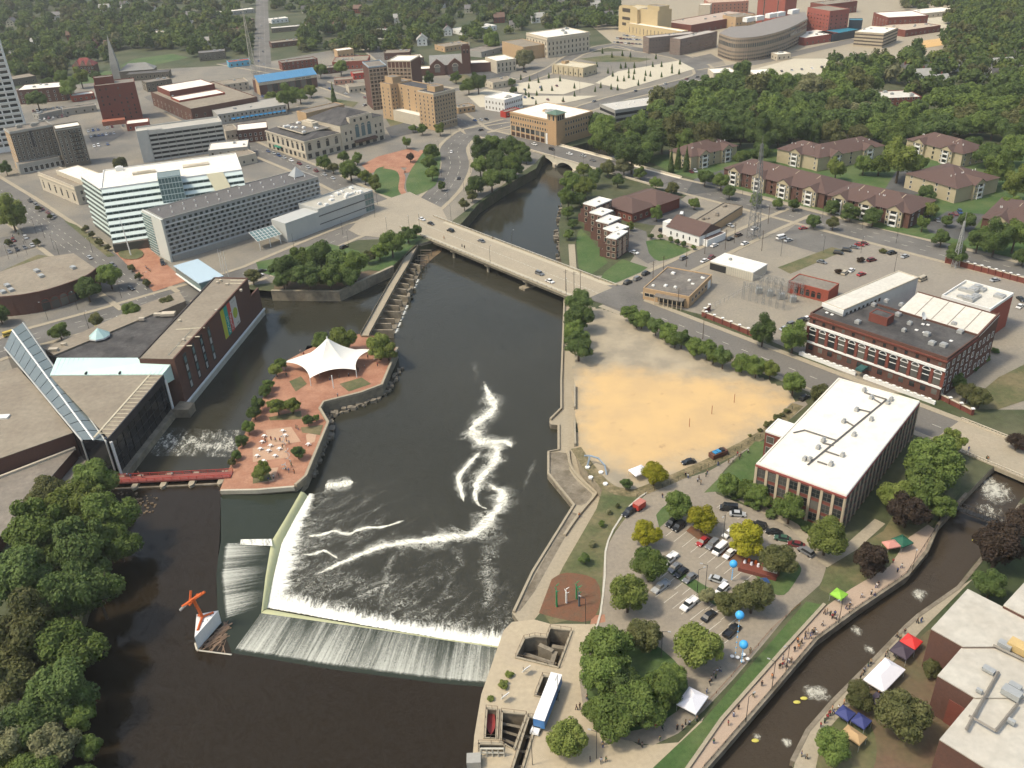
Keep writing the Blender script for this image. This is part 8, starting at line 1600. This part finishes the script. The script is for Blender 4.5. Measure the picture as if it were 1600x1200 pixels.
for (x, y), (bx, by), lab in (((1146, 881), (1180, 900), 'topmost blue balloon, above the brick enclosure'), ((1156, 961), (1162, 1040), 'middle blue balloon on the beaded string'), ((1162, 1007), (1163, 1042), 'lowest blue balloon on the beaded string')):
    z = {881: 6.0, 961: 14.0, 1007: 6.5}[y]; p = P(x, y, z); T = thing('balloon', lab, 'balloon', (p.x, p.y, z - 1.2), 0); link('skin', bl, T, (0, 0, 1.2)); MB().bar((0, 0, -(z - 1.4)), (0, 0, .2), .05, n=4).build('string', WHITE, T)
    for k in range(7): link('bead', bl, T, (0, 0, -.6 - k * (z - 2) / 7)).scale = (.16, .16, .16)
tbl = thing('balloon_table', 'cluster of white tables below the balloons', 'table', tuple(P(1160, 1030)))
for k, (a, b) in enumerate(((-1.2, 0), (.4, .8), (1.0, -.6), (-.4, -1.2), (-2.4, .4))): MB().bar((a, b, 0), (a, b, .75), .12).build('leg', STEEL, tbl); MB().bar((a, b, .75), (a, b, .8), .5, n=10).build('table_top', WHITE, tbl)
# tent on the island
tent = thing('tent_canopy', 'large white peaked tensile canopy on the island', 'canopy', tuple(P(512, 575, Z_ISL)))
zt_ = Z_ISL + 3.6; pk = P(511, 528, Z_ISL + 12.5); cs = [P(442, 566, zt_), P(484, 591, zt_ - .3), P(556, 578, zt_ - .3), P(584, 546, zt_ + .8), P(556, 548, zt_ + .5), P(495, 548, zt_)]
mb = MB(); NB, NR = 12, 12; ring = []
for i in range(len(cs)):
    a, b = cs[i], cs[(i + 1) % len(cs)]; mid = (a + b) / 2; inw = (Vector((pk.x, pk.y, mid.z)) - mid) * .16
    for k in range(NB): t = k / NB; ring.append(a.lerp(b, t) + inw * 4 * t * (1 - t) + Vector((0, 0, .9)) * 4 * t * (1 - t))
N = len(ring); vs = [tuple(pk)]
for j in range(1, NR + 1):
    t = j / NR
    for p in ring: v = pk.lerp(p, t); v.z = p.z + (pk.z - p.z) * (1 - t) ** 2.1; vs.append(tuple(v))
fs = [(0, 1 + i, 1 + (i + 1) % N) for i in range(N)] + [(1 + (j - 1) * N + i, 1 + j * N + i, 1 + j * N + (i + 1) % N, 1 + (j - 1) * N + (i + 1) % N) for j in range(1, NR) for i in range(N)]
wpart(tent, 'membrane', mb.add(vs, fs), mat('membrane', (.80, .77, .69), rough=.6, var=.05, scale=.3)).data.polygons.foreach_set('use_smooth', [True] * len(fs))
wpart(tent, 'mast', MB().bar((pk.x, pk.y, Z_ISL), (pk.x, pk.y, pk.z + .5), .22), WHITE)
for c in cs: wpart(tent, 'strut', MB().bar((c.x, c.y, Z_ISL), c, .14), WHITE)
p5 = P(519, 592, Z_ISL + 4); wpart(tent, 'mast', MB().bar((p5.x, p5.y, Z_ISL), (p5.x, p5.y, Z_ISL + 5.5), .2), WHITE)
tm = MB().bar((0, 0, 0), (0, 0, .72), .07).bar((0, 0, .72), (0, 0, .8), .62, n=10)
for k in range(4): tm.bar((math.cos(k * 1.57) * .85, math.sin(k * 1.57) * .85, .4), (math.cos(k * 1.57) * .85, math.sin(k * 1.57) * .85, .48), .2, n=8)
tme = tm.mesh('round_table', WHITE)
for x, y in ((413, 683), (446, 682), (410, 692), (423, 698), (407, 703), (420, 706), (437, 703), (430, 714), (412, 722), (482, 696), (442, 675), (402, 714)):
    p = P(x, y, Z_ISL); tag(link('round_table', tme, None, (p.x, p.y, Z_ISL + .03)), 'small round white table on the island brick plaza', 'table', 'tables on the island plaza')
for k, (x, y, h_) in enumerate(((443, 695, 4.5), (451, 722, 5.5), (445, 735, 3))):
    p = P(x, y, Z_ISL); mb = MB(); qq = random.Random(k)
    for j in range(16): a = j * .8; z = j * h_ / 16; mb.bar((.7 * math.cos(a), .7 * math.sin(a), z), (.7 * math.cos(a + .8), .7 * math.sin(a + .8), z + h_ / 16), .1)
    tag(mb.build('spiral_sculpture', STEEL, None, (p.x, p.y, Z_ISL + .03)), ['tall silver spiral sculpture near the island tables', 'tallest silver spiral sculpture at the island edge', 'short silver spiral sculpture at the near end of the island'][k], 'sculpture')
arch = thing('arch_sculpture', 'blue grey steel arch sculpture with white footings by the promenade', 'sculpture', tuple(P(930, 735)))
ap = [P(917, 731), P(922, 712, 2.8), P(935, 716, 3.2), P(945, 727, 2.2), P(948, 742)]; l = [Vector(p) for p in ap]
mb = MB()
for a, b in zip(l, l[1:]): mb.bar(a, b, .32, n=5)
mb.bar(P(913, 712, 2.6), l[1], .3, n=5); wpart(arch, 'arch', mb, mat('arch_steel', (.22, .27, .32), rough=.4, var=.1))
for x, y in ((918, 731), (939, 739), (923, 747), (946, 757)): p = P(x, y); wpart(arch, 'footing', MB().prism([p + Vector((math.cos(k) * .8, math.sin(k) * .8, 0)) for k in range(6)], 0, .5), WHITE)
GRN = mat('pole_green', (.03, .22, .09), rough=.5, var=.15)
for k, (x, y, h_) in enumerate(((870, 948, 9), (885, 942, 6), (901, 936, 7), (905, 947, 8))):
    p = P(x, y); T = thing('art_post', ['leftmost green post on the mulch bed', 'pale slim post on the mulch bed', 'green post behind the dark one on the mulch bed', 'dark green post at the right of the mulch bed'][k], 'sculpture', (p.x, p.y, 0)); MB().bar((0, 0, 0), (0, 0, h_ * .6), .28, r2=.22).build('post', [GRN, WHITE, GRN, mat('slate', (.07, .1, .11))][k], T)
    for j in range(4): a = j * 2.1; MB().bar((0, 0, h_ * (.55 + .08 * j)), (math.cos(a) * .8, math.sin(a) * .8, h_ * (.62 + .09 * j)), .14, r2=.05).build('branch', [GRN, WHITE, GRN, GRN][k], T)
for k, (x, y) in enumerate(((1077, 667), (1112, 647), (1147, 629))): p = P(x, y); tag(MB().bar((0, 0, 0), (0, 0, 3.4), .1).build('marker_post', mat('rust', (.3, .1, .04)), None, (p.x, p.y, 0)), ['left of three thin rusty posts in the sand lot', 'middle of three thin rusty posts in the sand lot', 'right of three thin rusty posts in the sand lot'][k], 'post')
# ---------------- lock pits of the plaza
for k, pit in enumerate(PITS):
    p = [Vector((v.x, v.y, 0)) for v in pts(pit)]; lp_ = thing('lock_chamber', ['large upper lock pit with inner walls at the dam end', 'narrow dark pit beside the long trailer', 'square pit below the plaza railing', 'slanting sluice pit along the plaza', 'narrow bay that holds the red boat', 'dark cross pit at the bottom of the plaza'][k], 'pit', (p[0].x, p[0].y, 0))
    n = len(p); mb = MB(); mb.add([(v.x, v.y, -4.5) for v in p] + [(v.x, v.y, .02) for v in p], [(i, (i + 1) % n, (i + 1) % n + n, i + n) for i in range(n)]); wpart(lp_, 'wall', mb, STAINW)
    wpart(lp_, 'floor', MB().add([(v.x, v.y, -4.5) for v in p], [tuple(range(n))]), mat('wet_floor', (.05, .042, .033), rough=.4, var=.3))
    wpart(lp_, 'kerb', strip_mb(p + [p[0]], .3, .03, .4), CONC)
    rl = MB(); 
    for a, b in zip(p, p[1:] + [p[0]]):
        m_ = max(2, int((b - a).length / 2.2))
        for i in range(m_): v = a.lerp(b, i / m_); rl.bar((v.x, v.y, .4), (v.x, v.y, 1.4), .05, n=4)
        rl.bar((a.x, a.y, 1.4), (b.x, b.y, 1.4), .05, n=4)
    wpart(lp_, 'railing', rl, mat('rail_brown', (.12, .085, .055)))
    if k == 0:
        for a, b, z in (((818, 1012), (868, 1028), -2), ((868, 1010), (858, 1040), -1.6), ((842, 1002), (864, 1012), -1.0), ((830, 1018), (828, 1032), -2.6), ((848, 1024), (844, 1036), -2.4), ((862, 1000), (890, 1004), -2)): wpart(lp_, 'inner_wall', strip_mb([P(*a), P(*b)], .55, -4.5, z), CONCD)
    if k in (2, 3):
        c = sum(p, Vector()) / n
        for t in (.25, .5, .75): a = p[0].lerp(p[-1], t); b = p[1].lerp(p[2], t); wpart(lp_, 'beam', MB().bar((a.x, a.y, -.6 - k * .3), (b.x, b.y, -.6 - k * .3), .35, n=4), CONCD)
rbt = thing('red_boat', 'long narrow red boat lying in the lock bay', 'boat', tuple(P(767, 1128, -1.5))); L_ = 7; mb = MB(); rr_ = []
for i in range(9): t = i / 8 * 2 - 1; w_ = 1.0 * (1 - abs(t) ** 3); rr_.append((t * L_ / 2, w_))
vs = [(w_, t, .6) for t, w_ in rr_] + [(w_ * .5, t * .95, 0) for t, w_ in rr_] + [(-w_, t, .6) for t, w_ in rr_] + [(-w_ * .5, t * .95, 0) for t, w_ in rr_]
fs = []
for i in range(8): fs += [(i, i + 1, 10 + i, 9 + i), (18 + i, 27 + i, 28 + i, 19 + i), (9 + i, 10 + i, 28 + i, 27 + i), (i, 18 + i, 19 + i, i + 1)]
mb.add(vs, fs).build('hull', mat('boat_red', (.30, .05, .045), rough=.5, var=.1), rbt, (0, 0, -.5)); MB().box(-.25, .25, 2.2, 2.8, .1, .5).build('thwart', CONCL, rbt, (0, 0, -.3))
gate = thing('lock_gate', 'grey steel lock gate frame at the bottom edge of the plaza', 'gate', tuple(P(770, 1190)))
for i in range(5): a = P(752 + i * 9, 1182); wpart(gate, 'post', MB().bar((a.x, a.y, 0), (a.x, a.y, 2.6), .18, n=4), CONCL)
a, b = P(752, 1182), P(788, 1182); wpart(gate, 'beam', MB().bar((a.x, a.y, 2.6), (b.x, b.y, 2.6), .25, n=4).bar((a.x, a.y, 1.2), (b.x, b.y, 1.2), .18, n=4), CONCL)
wpart(gate, 'control_box', MB().box(a.x - 3, a.x, a.y - 3, a.y - .5, 0, 2), STONEG)
for x, y, lab in ((818, 1050, 'white tilted sign board beside the clipped bushes'), (785, 1092, 'white sign board above the lock bays')):
    p = P(x, y); T = thing('sign_board', lab, 'sign', (p.x, p.y, 0), .7); MB().bar((0, 0, 0), (0, 0, 1.6), .08).build('post', DARKM, T); MB().box(-1.0, 1.0, -.1, .1, 1.3, 3.0, M=Matrix.Rotation(.5, 4, 'X')).build('panel', WHITE, T)
# ---------------- substation, fences and brick walls
ss = thing('substation', 'electrical substation with rows of grey steel gantries', 'substation', tuple(P(1190, 490)))
q = random.Random(17)
s0, s1, s2 = P(1150, 470), P(1232, 492), P(1222, 448)
u_, v_ = (s1 - s0), (P(1196, 440) - s0)
for i in range(7):
    for j in range(3):
        a = s0 + u_ * (.06 + .13 * i) + v_ * (.12 + .32 * j); h_ = 8.5 if j < 2 else 6.5; mb = MB()
        for dx in (-.5, .5):
            for dy in (-.5, .5): mb.bar((a.x + dx, a.y + dy, 0), (a.x + dx * .5, a.y + dy * .5, h_), .05, n=4)
        for k in range(5): z = h_ * k / 5; mb.bar((a.x - .5, a.y - .5, z), (a.x + .4, a.y - .4, z + h_ / 5), .03, n=4); mb.bar((a.x + .5, a.y - .5, z), (a.x - .4, a.y - .4, z + h_ / 5), .05, n=4)
        wpart(ss, 'gantry_leg', mb, mat('substation_grey', (.27, .27, .255), rough=.6))
        if i < 6:
            b = a + u_ * .13; mb = MB(); mb.bar((a.x, a.y, h_), (b.x, b.y, h_), .06, n=4); mb.bar((a.x, a.y, h_ - .8), (b.x, b.y, h_ - .8), .05, n=4)
            for k in range(5): mb.bar(a.lerp(b, k / 5) + Vector((0, 0, h_ - .8)), a.lerp(b, k / 5 + .1) + Vector((0, 0, h_)), .05, n=4)
            for k in (1, 2, 3): c = a.lerp(b, k / 4); mb.bar((c.x, c.y, h_ - .8), (c.x, c.y, h_ - 2.2), .12, n=5)
            wpart(ss, 'gantry_beam', mb, mat('substation_grey', (.27, .27, .255), rough=.6))
for i in range(4): a = s0 + u_ * (.15 + .22 * i) + v_ * .5; wpart(ss, 'transformer', MB().box(a.x - 1.2, a.x + 1.2, a.y - 1, a.y + 1, 0, 2.6).bar((a.x - .6, a.y, 2.6), (a.x - .6, a.y, 3.8), .15).bar((a.x + .6, a.y, 2.6), (a.x + .6, a.y, 3.8), .15), METAL)
def brick_wall(label, px, h_=2.2, m=BRICK, n=9, w=.3, cop=WHITE):
    l = pts(px); T = thing('boundary_wall', label, 'wall', tuple(l[0])); wpart(T, 'wall', strip_mb(l, w, 0, h_), m); wpart(T, 'coping', strip_mb(l, w + .12, h_ + .003, h_ + .2), cop if cop is not WHITE else STONE)
    L_ = resample(l, n)
    for p in L_: wpart(T, 'pier', MB().box(p.x - .45, p.x + .45, p.y - .45, p.y + .45, 0, h_ + .5), m); wpart(T, 'pier_cap', MB().box(p.x - .55, p.x + .55, p.y - .55, p.y + .55, h_ + .503, h_ + .75), WHITE)
brick_wall('red brick boundary wall of the substation along the street', [(1108, 485), (1097, 494), (1140, 511), (1182, 528)])
brick_wall('brick wall with white capped piers along the far street', [(1478, 411), (1540, 427), (1600, 443)], 2.6, BRICK, 12)
brick_wall('low brick garden wall right of the powerhouse', [(1466, 622), (1490, 634), (1518, 648)], 1.8, BRICK, 4)
for k, (a, b) in enumerate((((898, 605), (898, 640)), ((898, 662), (899, 698)))): wl_ = pts([a, b], 0); T = thing('river_wall', ['upper pale wall with dark openings beside the sand lot', 'lower pale wall with dark openings beside the sand lot'][k], 'wall', tuple(wl_[0])); wpart(T, 'wall', strip_mb(wl_, .3, 0, 1.3), CONC); [wpart(T, 'opening', strip_mb([wl_[0].lerp(wl_[1], .06 + .12 * i), wl_[0].lerp(wl_[1], .13 + .12 * i)], .34, .4, 1.0), DARKM) for i in range(8)]
def fence(label, px, h_=1.8, step=3.0, m=None):
    l = pts(px); T = thing('chain_fence', label, 'fence', tuple(l[0])); tot = sum((b - a).length for a, b in zip(l, l[1:])); L_ = resample(l, max(3, int(tot / step)))
    pm = MB().bar((0, 0, 0), (0, 0, h_), .06, n=5).mesh('post', m or STEEL)
    for p in L_: link('post', pm, T, (p.x - l[0].x, p.y - l[0].y, 0))
    for z in (h_, h_ * .5): mb = MB(); [mb.bar((a.x, a.y, z), (b.x, b.y, z), .035, n=4) for a, b in zip(L_, L_[1:])]; wpart(T, 'rail', mb, m or STEEL)
fence('dark fence along the lane at the sand lot edge', [(1238, 640), (1190, 682), (1110, 728), (1030, 765), (995, 778)], 1.4, 3, DARKM); fence('steel fence round the substation', [(1110, 485), (1165, 455), (1200, 440), (1235, 452)], 2.4, 3); fence('dark railing along the race promenade', [(1100, 1200), (1200, 1086), (1275, 998), (1340, 950), (1416, 898), (1464, 824)], 1.1, 2.6, DARKM); fence('railing of the east lawn by the river path', [(899, 358), (901, 420), (935, 438)], 1.1, 2.5, DARKM); fence('brick orange fence along the race verge', [(1095, 1110), (1150, 1050), (1205, 985), (1250, 945)], .8, 5, mat('fence_brown', (.2, .09, .05)))
# ---------------- poles, lamps and masts
lamp_p = MB().bar((0, 0, 0), (0, 0, 8.5), .09, r2=.06).mesh('pole', DARKM); lamp_a = MB().bar((0, 0, 8.4), (1.5, 0, 8.7), .05).mesh('arm', DARKM); lamp_h = MB().box(1.2, 1.9, -.14, .14, 8.62, 8.76).mesh('lamp_head', STEEL); util_p = MB().bar((0, 0, 0), (0, 0, 10.5), .14, r2=.1).mesh('pole', BARK); util_c = MB().bar((-1.2, 0, 9.8), (1.2, 0, 9.8), .07, n=4).bar((-.9, 0, 9.0), (.9, 0, 9.0), .06, n=4).mesh('crossarm', BARK)
def lamps(place, lst, z=.1, s=1.0):
    for x, y in lst: p = P(x, y, z); T = thing('street_lamp', 'slim street lamp ' + place, 'street lamp', (p.x, p.y, z), QP.uniform(0, 6.28), 'street lamps ' + place); T.scale = (s, s, s); link('pole', lamp_p, T); a = link('arm', lamp_a, T); link('lamp_head', lamp_h, a)
lamps('on the road bridge', [(656, 359), (766, 411), (885, 461), (705, 345), (800, 386)], .17); lamps('at the hotel junction', [(605, 362), (640, 360), (545, 386), (586, 340), (536, 368), (590, 320), (460, 390)]); lamps('on the curved road', [(690, 275), (686, 240), (735, 270), (735, 240), (700, 310), (725, 300), (705, 215)]); lamps('on the avenue', [(93, 400), (85, 390), (57, 365), (70, 372), (145, 395), (190, 466), (75, 500), (122, 485), (140, 517), (40, 380), (28, 402), (43, 398), (14, 405), (230, 452)]); lamps('in the car park', [(1102, 922), (1089, 929), (1130, 842), (1033, 1027)], .1); lamps('on the race promenade', [(1310, 975), (1422, 905), (1206, 1075), (1228, 1048), (1165, 1130)]); lamps('on the south plaza', [(872, 1095), (932, 1185), (832, 1195), (915, 975)]); lamps('on the arch bridge', [(866, 248), (912, 260), (968, 248)], .3); lamps('along the far street', [(1100, 284), (1240, 318), (1330, 350), (1530, 390), (1160, 305), (1285, 340), (1347, 357), (1400, 380)]); lamps('in the big parking lot', [(1220, 400), (1286, 395), (1345, 395), (1397, 425)]); lamps('in the concrete lots', [(840, 130), (906, 145), (955, 120), (1010, 105), (985, 95), (810, 155), (870, 95)], .1, 1.1)
UP = [(884, 455), (897, 458), (907, 457), (1020, 442), (1036, 433), (1072, 417), (1133, 390), (1147, 380), (1183, 362), (1101, 397), (1098, 530), (1059, 485), (1200, 350), (1190, 392)]
for x, y in UP: p = P(x, y); T = thing('utility_pole', 'tall wooden utility pole along the east streets', 'pole', (p.x, p.y, 0), .5, 'utility poles of the east streets'); link('pole', util_p, T); link('crossarm', util_c, T)
for a, b, lab in (((348, 428), (338, 383), 'leftmost white flagpole at the hotel drive'), ((357, 432), (347, 384), 'middle white flagpole at the hotel drive'), ((352, 430), (345, 388), 'right white flagpole at the hotel drive')): p = P(*a); tag(MB().bar((0, 0, 0), (0, 0, 13), .12, r2=.05).build('flagpole', WHITE, None, (p.x, p.y, 0)), lab, 'flagpole')
def lattice(name, label, px, py, h_, w, m):
    p = P(px, py); T = thing(name, label, 'tower', (p.x, p.y, 0), .4); n = int(h_ / 3.2); c = [(-1, -1), (1, -1), (1, 1), (-1, 1)]
    at = lambda k, z: Vector((c[k % 4][0], c[k % 4][1], 0)) * (w * (1 - .82 * z / h_) / 2) + Vector((0, 0, z))
    for k in range(4): MB().bar(at(k, 0), at(k, h_), .14, n=4).build('leg', m, T)
    mb = MB()
    for i in range(n):
        z0, z1 = h_ * i / n, h_ * (i + 1) / n
        for k in range(4): mb.bar(at(k, z0), at(k + 1, z1), .08, n=4); mb.bar(at(k + 1, z0), at(k, z1), .08, n=4); mb.bar(at(k, z1), at(k + 1, z1), .07, n=4)
    mb.build('bracing', m, T); MB().bar((0, 0, h_), (0, 0, h_ + 4), .08).build('antenna', m, T)
    return T
lattice('lattice_tower', 'tall steel lattice tower beside the side street', 1177, 372, 47, 4.6, mat('tower_grey', (.20, .20, .195), rough=.6, var=.1)); lattice('lattice_mast', 'steel lattice mast at the street wall behind the powerhouse', 1492, 418, 22, 2.4, STEEL); lattice('radio_mast', 'pale lattice radio mast beside the far avenue', 397, 115, 58, 5, CONCL)
# awning of raft: race details
for k, (x, y) in enumerate(((1523, 845), (1245, 1098), (1256, 1092), (1180, 1158))):
    p = P(x, y, Z_RACE); tag(ball(.9).build('raft', mat('raft_yellow', (.5, .45, .1), var=.1), None, (p.x, p.y, Z_RACE + .2), True), ['yellow raft in the rapids below the footbridge', 'left of two yellow rafts in the middle rapids', 'right of two yellow rafts in the middle rapids', 'yellow raft in the lowest part of the race'][k], 'raft').scale = (.95, .55, .25)
# parking bay lines
pk_ = MB(); zz = .045
def bay_line(a, b): p, q = P(*a), P(*b); d = (q - p).normalized(); n_ = Vector((-d.y, d.x, 0)) * .08; pk_.add([(v.x, v.y, zz) for v in (p - n_, q - n_, q + n_, p + n_)], [(0, 1, 2, 3)])
for k in range(9): bay_line((1024 + k * 13.5, 933 + k * 9), (1046 + k * 13.5, 916 + k * 9))
for k in range(12): bay_line((1040 + k * 13, 838 + k * 8.4), (1060 + k * 13, 822 + k * 8.4))
for k in range(10): bay_line((1120 + k * 16, 793 + k * 9), (1134 + k * 16, 786 + k * 9))
for k in range(20): bay_line((1250 + k * 5.4, 356 + k * 1.35), (1247 + k * 5.4, 361 + k * 1.35))
for k in range(10): bay_line((1030 + k * 12, 905 + k * 8), (1045 + k * 12, 893 + k * 8))
struct(pk_.build('bay_markings', LINE))
# ================================================================== summer haze
hz = MB().box(-9100, 9100, -1600, 12100, -11, 190).build('haze', None)
hm = bpy.data.materials.new('haze'); hm.use_nodes = True; hn = hm.node_tree; hn.nodes.remove(hn.nodes['Principled BSDF'])
hv = hn.nodes.new('ShaderNodeVolumePrincipled'); hv.inputs['Color'].default_value = (.93, .95, .96, 1); hv.inputs['Density'].default_value = .000085; hv.inputs['Anisotropy'].default_value = .2
hn.links.new(hv.outputs[0], hn.nodes['Material Output'].inputs['Volume']); hz.data.materials.clear(); hz.data.materials.append(hm); struct(hz, 'stuff')
SC.cycles.volume_bounces = 0
